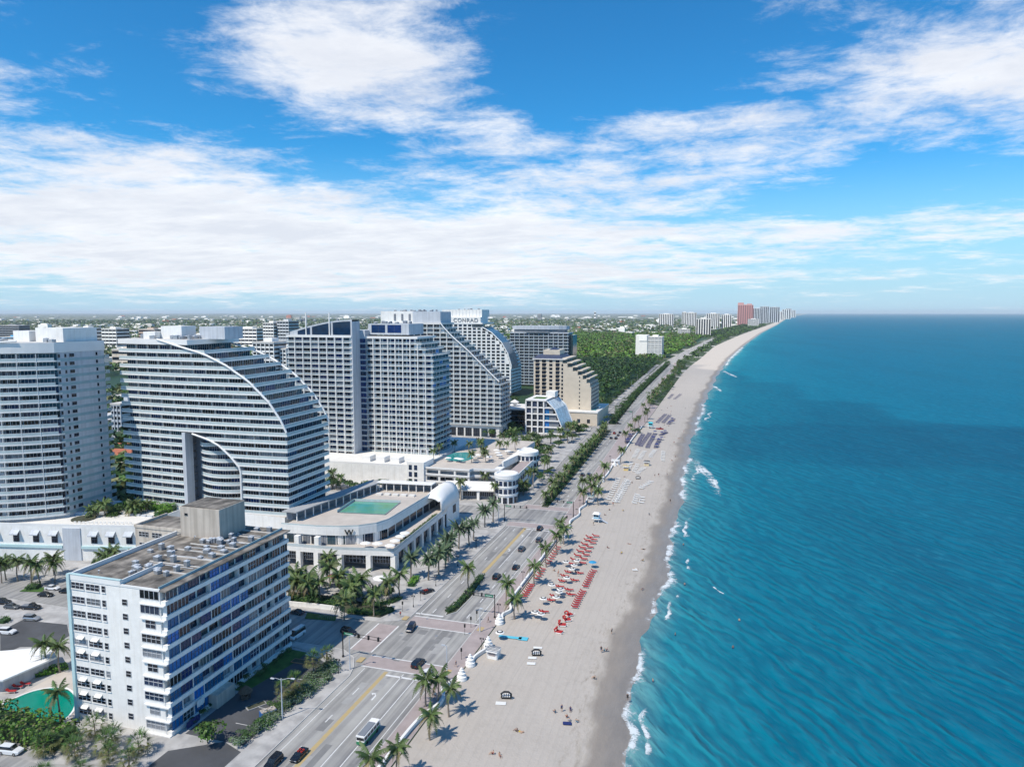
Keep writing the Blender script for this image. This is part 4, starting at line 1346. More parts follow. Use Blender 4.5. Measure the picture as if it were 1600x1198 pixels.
def blue_crown_hotel():
    th = thing('hotel_tower', 'pale hotel tower with a curved blue glass crown behind the sail-shaped tower', 'hotel tower')
    wing(th, -240.9, -199.6, 352, 360, 9, 22, 3.06, 5.1, 5, pal=(5, 2, 1, 1, 0, 4), east=False, cap=330, frac=.86)
    wing(th, -196, -155, 362, 388, 10.5, 21, 3.1, 4.7, 5, xe=lambda z: lerp([(0, -154.6), (66, -154.6), (69, -158.6), (73, -162), (77, -166), (99, -166)], z), pal=(5, 2, 1, 1, 0, 4), cap=330, frac=.86)
    MB().prism(rect(-199.6, 352.3, -199.0, 361), 9, 85).build('end_wall', PALE, th)
    MB().prism(rect(-206, 361, -195.8, 376), 9, 80).build('recess_wall', PALE, th)
    for i in range(21):
        put_window(th, (-197.6, 360.95), 11 + 3.1 * i, 0, 4.2, 2.2, 2, 5, FRAMED, cap=400)
    # curved crown of blue glass
    n = 12
    top = [(-239.5 + 40 * i / n, 79.0 + 7.0 * math.sin(math.pi / 2 * i / n)) for i in range(n + 1)]
    mb = MB()
    vs = [(x, 353.2, 76.8) for x, z in top] + [(x, 353.2, z) for x, z in top] + [(x, 361, 76.8) for x, z in top] + [(x, 361, z) for x, z in top]
    m_ = n + 1
    fs = [(i, i + 1, m_ + i + 1, m_ + i) for i in range(n)] + [(2 * m_ + i + 1, 2 * m_ + i, 3 * m_ + i, 3 * m_ + i + 1) for i in range(n)] + [(m_ + i, m_ + i + 1, 3 * m_ + i + 1, 3 * m_ + i) for i in range(n)]
    mb.add(vs, fs)
    mb.add([vs[0], vs[m_], vs[3 * m_], vs[2 * m_]], [(0, 1, 2, 3)])
    mb.build('crown_wall', PALE, th)
    for a, b in ((1.6, 4.0), (4.4, 8.0), (8.4, 11.7)):
        q = []
        for t in [a + (b - a) * j / 5 for j in range(6)]:
            x = -239.5 + 40 * t / n
            q.append((x, 79.0 + 7.0 * math.sin(math.pi / 2 * t / n) - .9))
        vs = [(q[0][0], 353.05, 77.6), (q[-1][0], 353.05, 77.6)] + [(x, 353.05, z) for x, z in reversed(q)]
        MB().add(vs, [tuple(range(len(vs)))]).build('crown_glass', G6, th)
    for x in (-228.5, -213.5):
        MB().box(x - .3, 352.6, 77, x + .3, 353.1, 90).build('mast', WHITE, th)
    for x, w in ((-190, 8.5), (-180, 8.5)):
        put_window(th, (x, 366), 78.6, 0, w, 4.4, 2, 5, FRAMED, cap=400)
    MB().prism(rect(-196.4, 366.05, -171, 386), 77.5, 83.6).build('penthouse', PALE, th)
    clutter(th, -194, 368, -173, 384, 83.6, 10, 31, mt=DARKC)
    clutter(th, -236, 354, -202, 360, 85, 7, 32, mt=DARKC, smax=1.4)
    return th
blue_crown_hotel()

def stepped_glass_hotel():
    th = thing('hotel_tower', 'hotel tower whose sea side slopes down in glass steps, behind the blue-crowned hotel', 'hotel tower')
    sl = [(0, -153), (40, -153), (41.4, -155.3), (51.5, -166), (62.8, -178), (73, -190.5), (81.6, -199), (99, -203)]
    wing(th, -246, -153, 480, 505, 9, 22, 3.3, 5.2, 5.4, xe=lambda z: lerp(sl, z), pal=(3, 5, 2, 1, 0, 0), palE=(3, 3, 4, 0, 0, 0), slabm=CREAMW, frac=.8, cap=330)
    MB().prism(rect(-246, 481.5, -155, 505), 0, 8.75).build('base_storey', CREAMW, th)
    row(th, [(-200, 481.45), (-157, 481.45)], .5, 6, 6, 3, .8, (2, 6, 2, 0, 0, 0), FRAMED, 2, cap=400)
    pts = [(lerp(sl, z) + .3, 479.4, z) for z in range(41, 84, 3)]
    MB().tube(pts, .45, 6).build('slope_edge', WHITE, th)
    MB().prism(rect(-249, 484, -222, 503), 81.6, 91).build('penthouse', WHITE2, th)
    MB().prism(rect(-222, 482, -200, 503), 81.6, 90.6).build('penthouse', PALE, th)
    for i in range(5):
        MB().box(-238 + i * 6, 483.6, 84, -236.6 + i * 6, 484, 89).build('louvre', DARKC, th)
    clutter(th, -240, 487, -205, 500, 90.8, 14, 41, mt=DARKC)
    return th
stepped_glass_hotel()

def conrad_tower():
    th = thing('hotel_tower', 'white hotel tower with square windows, curved glass shoulder and CONRAD lettering on top', 'hotel tower')
    sl = [(0, -220), (34, -220.2), (46, -223.8), (58, -231), (68.2, -241.7), (74.2, -252.6), (78, -266)]
    xe = lambda z: lerp(sl, z)
    YF = 725
    for i in range(21):
        z = 4 + 3.5 * i
        x = xe(z + 3.5)
        MB().prism(rect(-292, YF, x, 765), z, z + 3.48).build('storey_wall', WHITE, th)
        row(th, [(-291, YF - .02), (-221, YF - .02)], z + .9, 2.2, 5.5, 2, .66, (1, 6, 1, 0, 0, 0), FRAMED, skip=lambda c: c[0] + 2.2 > x)
        row(th, [(x + .02, YF + 1), (x + .02, 764)], z + .9, 2.0, 5.5, 2, .7, (2, 2, 4, 0, 0, 0), FRAMED)
    mb = MB()
    prof = [(xe(z) + .6, z) for z in (30, 34, 40, 46, 52, 58, 63, 68.2, 71.5, 74.2)]
    n = len(prof)
    mb.add([(x, YF - .4, z) for x, z in prof] + [(x, YF + 26, z) for x, z in prof], [(i, i + 1, n + i + 1, n + i) for i in range(n - 1)])
    mb.build('curved_glass', glass('shoulder_glass', (0.10, 0.17, 0.22), 0.15), th)
    MB().tube([(x, YF - .5, z) for x, z in prof], .6, 6).build('shoulder_edge', WHITE, th)
    MB().prism(rect(-292, YF - .3, -252, 764), 77.5, 79.0).build('roof_parapet', WHITE, th)
    MB().prism(rect(-290, YF + .6, -254.4, 750), 79, 85).build('sign_panel', WHITE2, th)
    MB().prism(rect(-301, YF + 5, -254.4, 755), 85, 93).build('penthouse', WHITE2, th)
    for i in range(12):
        MB().box(-300 + i * 3.9, YF + 4.8, 85.4, -299.7 + i * 3.9, YF + 4.98, 92.6).build('panel_joint', PALE, th)
    o = link('lettering', letters('CONRAD', 6.2, DARKC, 1.12), th, (-271.5, YF + .35, 79.6))
    o.rotation_euler = (R(90), 0, 0)
    clutter(th, -285, 735, -260, 750, 93, 5, 51, mt=DARKC)
    return th
conrad_tower()

def dark_tower():
    th = thing('condominium_tower', 'dark grey condominium tower with an oval grey roof, north of the CONRAD tower', 'condominium tower')
    wing(th, -256, -182, 838, 866, 2, 17, 3.7, 6.0, 6.0, pal=(4, 6, 1, 0, 0, 0), slabm=PALE, wall=GREYC, frac=.78, cap=330)
    MB().prism(rect(-182, 842, -177.5, 866), 2, 63).build('side_glass', G3, th)
    n = 16
    poly = [(-220 + 34 * math.cos(t), 851 + 15 * math.sin(t)) for t in [2 * math.pi * i / n for i in range(n)]]
    MB().prism(poly, 65.5, 69.5).build('roof_storey', DARKC, th)
    MB().prism([(-220 + (x + 220) * 1.07, 851 + (y - 851) * 1.07) for x, y in poly], 69.5, 73.6).build('roof_slab', PALE, th)
    return th
dark_tower()

def beige_stepped():
    th = thing('resort_building', 'beige resort building with arched windows, navy roof and stepped terraces towards the sea', 'resort building')
    XW, YS_, YN = -152, 566, 604
    st = [(0, -104), (32, -104), (38.5, -110), (43.5, -116.5), (47.6, -122), (51.5, -128), (60, -128)]
    for i in range(13):
        z = 11 + 3.15 * i
        x = lerp(st, z + 3.1)
        MB().prism(rect(XW, YS_, x, YN), z, z + 3.13).build('storey_wall', SANDST, th)
        if i > 6:
            MB().box(x - .3, YS_ + .5, z + 3.13, lerp(st, z) - .2, YN - .5, z + 4.1).build('terrace_wall', SANDST, th)
        for xx, w, n in ((-149, 3.4, 2), (-143.4, 3.4, 2), (-137.6, 2.6, 2), (-132, 3.2, 2), (-128, 1.4, 1)):
            if xx + 2 < x:
                put_window(th, (xx, YS_ - .02), z + .5, 0, w, 2.0, n, 1, FRAMED)
                if w > 3:
                    MB().lathe([(w / 2, -.02), (w / 2, .06)], n=14).build('window_arch', G2, th, (xx, YS_ - .03, z + 2.3)).rotation_euler = (R(90), 0, 0)
                    MB().box(xx - w / 2 - .2, YS_ - .9, z - .05, xx + w / 2 + .2, YS_ + .02, z + .2).build('balcony', SANDST, th)
        if -113 < x:
            put_window(th, (-113.5, YS_ - .02), z + .8, 0, .8, 1.2, 1, 1, FRAMED)
        row(th, [(x + .02, YS_ + 1), (x + .02, YN - 1)], z + .5, 2.0, 4.6, 2, .5, (1, 6, 2, 0, 0, 0), FRAMED)
    MB().prism(rect(-150, 556, -97, 612), 0, 11).build('podium_wall', SANDST, th)
    MB().prism(rect(-150.4, 555.6, -96.6, 612.4), 10.2, 11.1).build('podium_cornice', CREAMW, th)
    row(th, [(-140, 555.98), (-100, 555.98)], 2, 3, 8, 2, .3, (1, 6, 0, 0, 0, 0), FRAMED)
    MB().prism(rect(-153, 565, -125, 600), 51.6, 52.4).build('cornice', CREAMW, th)
    mb = MB()
    mb.add([(-152.5, 565.5, 52.4), (-128, 565.5, 52.4), (-128, 599, 52.4), (-152.5, 599, 52.4), (-149.5, 569, 55.2), (-131, 569, 55.2), (-131, 596, 55.2), (-149.5, 596, 55.2)],
           [(0, 1, 5, 4), (1, 2, 6, 5), (2, 3, 7, 6), (3, 0, 4, 7), (4, 5, 6, 7)])
    mb.build('roof', NAVYROOF, th)
    MB().prism(rect(-146, 574, -132, 592), 55, 59).build('penthouse', SANDST, th)
    mb = MB()
    mb.add([(-142, 577, 59), (-135, 577, 59), (-135, 588, 59), (-142, 588, 59), (-138.5, 582, 61.5)], [(0, 1, 4), (1, 2, 4), (2, 3, 4), (3, 0, 4)])
    mb.build('penthouse_roof', NAVYROOF, th)
    MB().prism([(-112, 566), (-100, 566), (-100, 590), (-112, 590)], 11.1, 11.25).build('terrace_pool', POOLW, th)
    return th
beige_stepped()

def white_sail_low():
    th = thing('hotel_building', 'low white hotel with blue window column and sloping glass end, before the beige resort', 'hotel building')
    sl = [(0, -114.8), (7, -115.1), (13, -117.6), (18.9, -120), (24.8, -126), (30, -127)]
    for i in range(5):
        z = .8 + 4.8 * i
        x = lerp(sl, z + 4.6)
        MB().prism(rect(-141.5, 506, x - .2, 535), z, z + 4.78).build('storey_wall', DARKC, th)
        MB().prism(rect(-142, 504.8, lerp(sl, z), 535.2), z - .4, z + .4).build('floor_slab', WHITE, th)
        for k in range(4):
            xx = -141.7 + k * 4.55
            MB().box(xx - .5, 504.7, z + .4, xx + .5, 506.05, z + 4.4).build('pier', WHITE, th)
            if xx + 4.2 < x:
                put_window(th, (xx + 2.3, 505.9), z + .4, 0, 3.4, 3.9, 2, 4 if k == 3 else pick((3, 5, 0, 2, 0, 0)), FRAME)
    mb = MB()
    prof = [(x + .4, z) for z, x in sl[:5]]
    n = len(prof)
    mb.add([(x, 504.8, z) for x, z in prof] + [(x + 1.5, 535, z) for x, z in prof], [(i, i + 1, n + i + 1, n + i) for i in range(n - 1)])
    o = mb.build('sloping_glass', glass('sloping_pale_glass', (0.55, 0.66, 0.72), 0.25), th)
    for j in range(2):
        y = 504.6 + j * 30.4
        MB().tube([(x + .2 + 1.5 * (y - 504.8) / 30, y, z) for x, z in prof], .45, 6).build('glass_rib', WHITE, th)
    MB().prism(rect(-142, 504.8, -126, 535), 24.8, 25.8).build('roof', WHITE, th)
    MB().prism(rect(-138, 512, -129, 522), 25.8, 26).build('roof_lawn', LAWN, th)
    MB().prism(rect(-131, 524, -124, 534), 25.8, 30).build('plant_room', WHITE2, th)
    return th
white_sail_low()
def dark_glass_hall():
    th = thing('glass_hall', 'low curved hall of near-black glass with a planted roof beside the low white hotel', 'building')
    path = arcpath((-170, 522), (-146, 518), 3, 10)
    back = [(-146, 545), (-170, 545)]
    MB().prism(path + back, 0, 16).build('wall', glass('black_glass', (0.008, 0.012, 0.014), 0.05), th)
    for k in range(4):
        MB().wallstrip(offset(path, .12), -.1, 3.4 + 4 * k, 3.7 + 4 * k).build('mullion', DARKC, th)
    MB().prism(offset(path, .4) + back, 16, 17).build('roof', CREAMW, th)
    MB().lathe([(.1, 17), (3.6, 20.2), (3.7, 20.1), (.1, 22.2)][::-1], (-158, 531), 8).build('roof_tent', WHITE, th)
    MB().box(-158.1, 530.9, 17, -157.9, 531.1, 21).build('tent_pole', WHITE, th)
    return th
dark_glass_hall()

# ------------------------------------------------------------------ white hotel podium with loggias, pool deck and round corner pavilions
def loggia_podium():
    th = thing('hotel_podium', 'white hotel podium with open loggias, pool deck and round corner pavilions', 'hotel podium')
    MB().prism([(-215, 327), (-150, 331), (-150, 420), (-215, 420)], 0, 10.6, 0, mtop=1).build('wall', [WHITE2, CREAMW], th)
    MB().wallstrip([(-215, 327), (-150, 331)], -.35, 10.6, 11.6).build('parapet', WHITE, th)
    MB().prism([(-156, 329), (-146.5, 329), (-146.5, 342), (-156, 342)], 0, 13.6).build('corner_block', WHITE2, th)
    for z in (9.6, 6, 2.4):
        for x in (-154, -151):
            put_window(th, (x, 328.96), z, 0, 1.7, 2.5, 2, 0, FRAMED)
    # loggia floors
    fr = [(-146.5, 330), (-122, 330), (-121, 333), (-108, 335)]
    MB().prism([(-146.5, 334), (-123, 334), (-112, 339), (-112, 420), (-146.5, 420)], 0, 10.6, 0, mtop=1).build('hall', [PALE, DECK], th)
    for z in (3.6, 7.2, 10.56):
        MB().prism(fr + [(-108, 345), (-146.5, 345)], z - .3, z).build('loggia_floor', WHITE, th)
        MB().wallstrip(fr, -.3, z - .5, z + .95).build('loggia_parapet', WHITE, th)
    for x, y in ((-146, 330.1), (-138.5, 330.1), (-130, 330.1), (-122.5, 330.1), (-115, 334), (-108.6, 335)):
        MB().box(x - .5, y, 0, x + .5, y + 1, 10.4).build('column', WHITE2, th)
    row(th, [(-145.5, 333.95), (-123.5, 333.95)], 4, 2.6, 4.2, 4, .8, (1, 6, 0, 0, 0, 0), FRAMED)
    # gallery with a sloping pale roof
    mb = MB()
    mb.add([(-131, 321, 7.4), (-104, 326, 7.4), (-104, 317, 5.0), (-130, 312.6, 5.0), (-131, 321, 6.9), (-104, 326, 6.9), (-104, 317, 4.5), (-130, 312.6, 4.5)],
           [(0, 3, 2, 1), (4, 5, 6, 7), (0, 1, 5, 4), (1, 2, 6, 5), (2, 3, 7, 6), (3, 0, 4, 7)])
    mb.build('gallery_roof', CREAMW, th)
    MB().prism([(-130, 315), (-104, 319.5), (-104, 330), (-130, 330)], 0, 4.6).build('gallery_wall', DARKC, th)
    for k in range(4):
        MB().box(-129.5 + k * 8.2, 313.2 + k * 1.38, 0, -128.3 + k * 8.2, 314.4 + k * 1.38, 4.6).build('column', WHITE2, th)
        put_window(th, (-125.4 + k * 8.2, 315.6 + k * 1.38), 1.6, .165, 6.4, 2.2, 6, 1, FRAME)
    # round pavilions
    for (cx, cy, r_, h) in ((-98.9, 318.2, 5.4, 14), (-104.6, 377, 5.7, 13.4)):
        MB().lathe([(r_, 0), (r_, h - 2.2), (r_ + .35, h - 2.2), (r_ + .35, h - .3), (r_ + .1, h), (r_ - .8, h), (r_ - .9, h - .5), (.1, h - .5)], (cx, cy), 36).build('round_pavilion', WHITE, th, smooth=False)
        for z in (4.4, 8.2):
            MB().lathe([(r_ - .1, z - .4), (r_ + .3, z - .4), (r_ + .3, z), (r_ - .1, z)], (cx, cy), 36).build('pavilion_cornice', WHITE2, th)
            for k in range(9):
                t = R(-150 + k * 24)
                put_window(th, (cx + (r_ + .04) * math.cos(t), cy + (r_ + .04) * math.sin(t)), z + .5, t + math.pi / 2, 1.6, 2.2, 3, 0, FRAMED)
        for k in range(7):
            t = R(-140 + k * 30)
            put_window(th, (cx + (r_ + .04) * math.cos(t), cy + (r_ + .04) * math.sin(t)), .3, t + math.pi / 2, 1.9, 2.9, 2, 1, FRAMED)
    MB().prism([(-105, 322), (-97.5, 322), (-100, 372), (-107, 372)], 0, 8.2, 0, mtop=1).build('arm_wall', [WHITE2, BRICKP], th)
    MB().wallstrip([(-97.5, 323), (-100, 372)], -.35, 8.2, 9.3).build('arm_parapet', WHITE, th)
    row(th, [(-97.45, 325), (-99.9, 370)], 4.6, 2.4, 5, 3, .6, (3, 4, 0, 0, 0, 0), FRAMED)
    # pool deck
    pool = [(-144, 353), (-147, 361), (-146.5, 372), (-140, 375), (-134.6, 371.7), (-131, 360), (-132.5, 352), (-138, 350.5)]
    MB().prism(pool, 10.5, 10.75).build('pool_water', POOLW, th)
    MB().prism([(-112, 352), (-111, 352), (-106.5, 395), (-112, 395)], 8, 11.6).build('deck_wall', WHITE2, th)
    for i in range(5):
        MB().prism(rect(-186 + i * 8.5, 336.5, -181 + i * 8.5, 343), 10.6, 13.4, 0).build('cabana', WHITE, th)
    for i in range(6):
        MB().prism(rect(-176 + i * 4.2, 362, -175.2 + i * 4.2, 364), 10.6, 13.6).build('screen_wall', PALE, th)
    return th
loggia_podium()
flush_windows()

# ------------------------------------------------------------------ buildings in the distance
def block(name, label, cat, x0, y0, x1, y1, h, wallm, nf, nb, glassm=None, group=None, roofm=None, cap=None, vertical=False, ne=3):
    th = thing(name, label, cat, ((x0 + x1) / 2, y0, 0), 0, group)
    w, d = x1 - x0, y1 - y0
    MB().box(-w / 2, 0, 0, w / 2, d, h).build('wall', wallm, th)
    MB().box(-w / 2 - .3, -.3, h, w / 2 + .3, d + .3, h + 1.2).build('roof', roofm or ROOFW, th)
    MB().box(-w / 5, d * .3, h + 1.2, w / 5, d * .7, h + 4.5).build('plant_room', wallm, th)
    fh = h / nf
    gm = glassm or G2
    if vertical:
        for k in range(nb):
            x = -w / 2 + (k + .5) * w / nb
            MB().box(x - w / nb * .27, -.25, 2, x + w / nb * .27, -.02, h - 1.5).build('window_column', gm, th)
        for k in range(ne):
            y = (k + .5) * d / ne
            MB().box(w / 2 + .02, y - d / ne * .25, 2, w / 2 + .25, y + d / ne * .25, h - 1.5).build('window_column', gm, th)
    else:
        for i in range(nf):
            z = i * fh
            MB().box(-w / 2 + .8, -.25, z + fh * .35, w / 2 - .8, -.02, z + fh * .82).build('window_band', gm, th)
            MB().box(w / 2 + .02, .8, z + fh * .35, w / 2 + .25, d - .8, z + fh * .82).build('window_band', gm, th)
        for k in range(1, nb):
            x = -w / 2 + k * w / nb
            MB().box(x - .35, -.5, .5, x + .35, -.26, h - .2).build('pier', wallm, th)
    return th
th = block('hotel_building', 'pale slab hotel standing alone at the edge of the park forest', 'hotel building', -150, 1424, -122, 1470, 41, CREAMW, 11, 4, G4, ne=4)
MB().box(-37, -1.5, 0, -14.1, 40, 45.5).build('blank_wing', CREAMW, th)
MB().box(-30, -2.4, 34, -15, -1.5, 46.5).build('blank_panel', WHITE2, th)
WG = WHITE
far = [('beach_tower', 'cream ribbed apartment tower beyond the park forest by the beach road', -112, 2746, -58, 2800, 66, CREAMW, 18, 6, True),
       ('low_block', 'small white block left of the cream ribbed tower', -180, 2790, -135, 2830, 26, WHITE, 7, 5, False),
       ('beach_tower', 'white twin tower with dark window columns left of the pink tower', -110, 4050, -40, 4090, 84, WHITE, 22, 7, True),
       ('beach_tower', 'second white tower with dark window columns left of the pink tower', -30, 4080, 22, 4120, 78, WHITE, 20, 5, True),
       ('beach_tower', 'white tower farther back behind the white twin towers', -260, 4700, -190, 4760, 88, WHITE, 20, 7, True),
       ('beach_tower', 'broad white tower at the left of the distant beach towers', -420, 4650, -330, 4720, 80, WHITE, 20, 8, True),
       ('beach_tower', 'narrow white tower between the distant beach towers', -310, 5200, -275, 5240, 92, WHITE, 20, 4, True),
       ('pink_tower', 'tall rose-pink tower with stepped top, tallest on the far beach', 66, 5080, 166, 5150, 140, None, 30, 7, True),
       ('beach_tower', 'grey striped tower right behind the pink tower', 190, 5900, 262, 5960, 122, PALE, 26, 6, True),
       ('beach_tower', 'first of the two grey and white striped towers right of the pink one', 268, 6500, 340, 6570, 140, PALE, 30, 5, True),
       ('beach_tower', 'second of the two grey and white striped towers right of the pink one', 365, 6850, 450, 6920, 138, PALE, 30, 5, True),
       ('low_block', 'white stepped block at the foot of the pink tower', 120, 4500, 180, 4560, 50, WHITE, 12, 4, False),
       ('far_tower', 'pale tower first in the far row along the curving coast', 560, 9000, 640, 9060, 100, WHITE, 20, 4, True),
       ('far_tower', 'pale tower second in the far row along the curving coast', 720, 10500, 830, 10580, 130, WHITE, 20, 4, True),
       ('far_tower', 'pale tower third in the far row along the curving coast', 880, 12000, 960, 12080, 150, PALE, 20, 4, True),
       ('far_tower', 'pale tower last in the far row along the curving coast', 1030, 13500, 1150, 13600, 130, WHITE, 20, 4, True)]
PINK = mat('rose_pink_paint', (0.55, 0.27, 0.25), 0.8, 0.06, 0.02)
for nm, lb, x0, y0, x1, y1, h, wm, nf, nb, ve in far:
    t_ = block(nm, lb, 'tower' if 'tower' in nm else 'building', x0, y0, x1, y1, h, wm or PINK, nf, nb, G2 if wm else mat('dark_rose_glass', (0.2, 0.10, 0.10), .3), vertical=ve)
    if wm is None:
        w = x1 - x0
        MB().box(-w * .5, 4, h + 1.2, -w * .12, 50, h + 16).build('stepped_top', PINK, t_)
        MB().box(w * .1, 4, h + 1.2, w * .4, 50, h + 9).build('stepped_top', PINK, t_)
# inland blocks seen over the roofs of the near towers
SKYB = mat('bright_blue_cladding', (0.03, 0.30, 0.55), 0.5, 0.05)
inl = [('office_block', 'flat-roofed office block clad in bright blue at left edge', (-1643.6, 1257.0), (-1574.1, 1278.0), 40, 32, SKYB, 5, 6),
       ('office_block', 'grey office block rising behind the bright blue one', (-2352.6, 1802.1), (-2265.6, 1828.4), 40, 46, DARKC, 6, 6),
       ('office_block', 'office block with tan and white stripes behind the sail tower roof', (-1398.2, 1424.2), (-1349.4, 1439.0), 40, 48, mat('tan_stripe', (0.45, 0.34, 0.27), .8), 6, 1),
       ('apartment_building', 'white apartment block behind the sail tower, left of the twin one', (-1174.1, 1491.9), (-1105.5, 1512.6), 40, 50, WHITE, 6, 6),
       ('apartment_building', 'white stepped apartment block just left of the blue-crowned hotel', (-1013.0, 1390.4), (-985.0, 1398.8), 40, 66, WHITE, 9, 4),
       ('apartment_building', 'pale apartment slab whose edge shows beside the blue-crowned hotel', (-982.2, 1399.7), (-951.4, 1409.0), 40, 70, PALE, 10, 4),
       ('apartment_building', 'white apartment block peeping over the bowed tower roof', (-1520.8, 1355.1), (-1483.3, 1366.4), 40, 52, WHITE, 6, 3),
       ('apartment_building', 'white block with dark windows right of the bowed tower roof', (-1460.9, 1373.2), (-1415.9, 1386.8), 40, 50, WHITE, 6, 4),
       ('parking_building', 'beige windowless building in the gap between the two curved towers', (-955.9, 916.3), (-918.0, 927.8), 40, 30, BEIGE, 3, 1),
       ('apartment_building', 'white apartment tower with grey balconies behind the terraces of the sail tower', (-418.8, 558.5), (-396.0, 565.4), 25, 62, WHITE, 16, 5),
       ('apartment_building', 'second white apartment tower behind the terraces of the sail tower', (-394.9, 565.7), (-388.0, 567.8), 25, 56, WHITE, 16, 2),
       ('apartment_building', 'blue-grey balconied block low in the gap between the two curved towers', (-409.7, 389.2), (-401.1, 391.8), 30, 26, PALE, 7, 3),
       ('church_tower', 'slim white steeple far inland above the park forest', (-1410.6, 7803.3), (-1390.3, 7809.4), 20, 95, WHITE, 3, 1),
       ('office_block', 'grey inland office tower left of the steeple', (-1860.6, 7070.1), (-1822.9, 7081.5), 30, 75, GREYC, 6, 3)]
for nm, lb, a, b, d, h, wm, nf, nb in inl:
    block(nm, lb, nm.split('_')[-1] if nm != 'office_block' else 'office block', a[0], a[1], b[0], a[1] + d, h, wm, nf, nb)
REDROOF = mat('terracotta_roof', (0.42, 0.14, 0.08), 0.85, 0.15, 0.4)
def house_mesh(name, w, d, h, roofm, wallm, flat=False):
    mb = MB().box(-w / 2, -d / 2, 0, w / 2, d / 2, h, 0)
    for k in range(3):
        x = -w / 2 + (k + .5) * w / 3
        mb.box(x - .8, -d / 2 - .06, 1, x + .8, -d / 2 - .01, 2.4, 2)
    if flat:
        mb.box(-w / 2 - .3, -d / 2 - .3, h, w / 2 + .3, d / 2 + .3, h + .6, 1)
        mb.box(-w / 6, -d / 6, h + .6, w / 6, d / 6, h + 1.8, 0)
    else:
        e = .8
        mb.add([(-w / 2 - e, -d / 2 - e, h), (w / 2 + e, -d / 2 - e, h), (w / 2 + e, d / 2 + e, h), (-w / 2 - e, d / 2 + e, h), (-w / 2 + d * .35, 0, h + d * .22), (w / 2 - d * .35, 0, h + d * .22)],
               [(0, 1, 5, 4), (1, 2, 5), (2, 3, 4, 5), (3, 0, 4), (3, 2, 1, 0)], 1)
    return mb.mesh(name, [wallm, roofm, G2])
for i, (px, w) in enumerate((((-363.7, 351.7), 30), ((-345.1, 337.2), 26))):
    o = link('house', house_mesh('house', w, 14, 5, REDROOF, CREAMW), None, (px[0] - 6, px[1], 0), .2)
    tag(o, ['house with terracotta roof, farther one in the gap between the curved towers', 'house with terracotta roof, nearer one in the gap between the curved towers'][i], 'house')
HM = [house_mesh('house', 22, 14, 5, ROOFW, WHITE2), house_mesh('house', 28, 16, 5, mat('grey_shingle', (.32, .31, .30), .9), CREAMW), house_mesh('house', 18, 13, 4.5, REDROOF, CREAMW),
      house_mesh('low_building', 44, 26, 7, ROOFW, WHITE2, True), house_mesh('low_building', 70, 40, 9, mat('white_membrane_roof', (.72, .72, .71), .8), WHITE2, True), house_mesh('low_building', 30, 20, 14, ROOFW, WHITE2, True)]
HL = ['small inland house with pale hipped roof among the trees', 'inland house with grey hipped roof among the trees', 'inland house with terracotta hipped roof among the trees',
      'low flat-roofed white inland building among the trees', 'large low white-roofed inland building among the trees', 'inland white flat-roofed block of several storeys among the trees']
r3 = random.Random(11)
def in_view(x, y, lo=-38.5, hi=36):
    a = math.degrees(math.atan2(x, y)) + 16.8
    return lo < a < hi
def free(x, y):
    if x > lerp([(0, -240), (600, -240), (640, -330), (2750, -330), (2800, -140), (5000, 40), (9000, 350)], y): return False
    return True
HOUSES = []
while len(HOUSES) < 270:
    a = R(r3.uniform(-56, 2))
    d = 420 * (16 ** r3.random())
    x, y = d * math.sin(a), d * math.cos(a)
    if not free(x, y) or (-1000 < x < -100 and 640 < y < 2750): continue
    if any(abs(x - p) < 34 + d * .008 and abs(y - q) < 26 + d * .02 for p, q in HOUSES): continue
    HOUSES.append((x, y))
    k = pick((5, 4, 2, 4, 2.5, 2))
    s_ = .8 + r3.random() * .5 + d / 7000
    o = link(HM[k].name.split('.')[0], HM[k], None, (x, y, 0), r3.choice((0, math.pi / 2)) + r3.uniform(-.1, .1), (s_, s_, 1))
    tag(o, HL[k], 'house' if k < 3 else 'building', 'houses and low buildings of the inland town')

# the rest of the inland town, too far off to count
TOWNM = [WHITE2, CREAMW, ROOFW, GREYC, REDROOF]
tw = [MB() for _ in TOWNM]
k = 0
while k < 620:
    a = R(r3.uniform(-57, 9))
    d = 1300 * (14 ** r3.random())
    x, y = d * math.sin(a), d * math.cos(a)
    if not free(x, y) or (-1000 < x < -100 and 640 < y < 2950): continue
    k += 1
    w, l, h = r3.uniform(8, 22) * (1 + d / 9000), r3.uniform(6, 13) * (1 + d / 12000), r3.choice((5, 6, 7, 8, 10, 14)) * (.8 + d / 14000) * (2.2 if r3.random() < .06 else 1)
    j = pick((5, 4, 3, 1.2, 1))
    tw[j].box(x - w, y - l, 0, x + w, y + l, h * .85)
    tw[j].box(x - w * .6, y - l * .6, h * .85, x + w * .6, y + l * .6, h)
town = link('inland_town', None)
stuff(town, 'pale roofs and walls of the inland town reaching to the horizon', 'town')
for mb, mt in zip(tw, TOWNM):
    mb.build('town_roofs', mt, town)['kind'] = 'stuff'

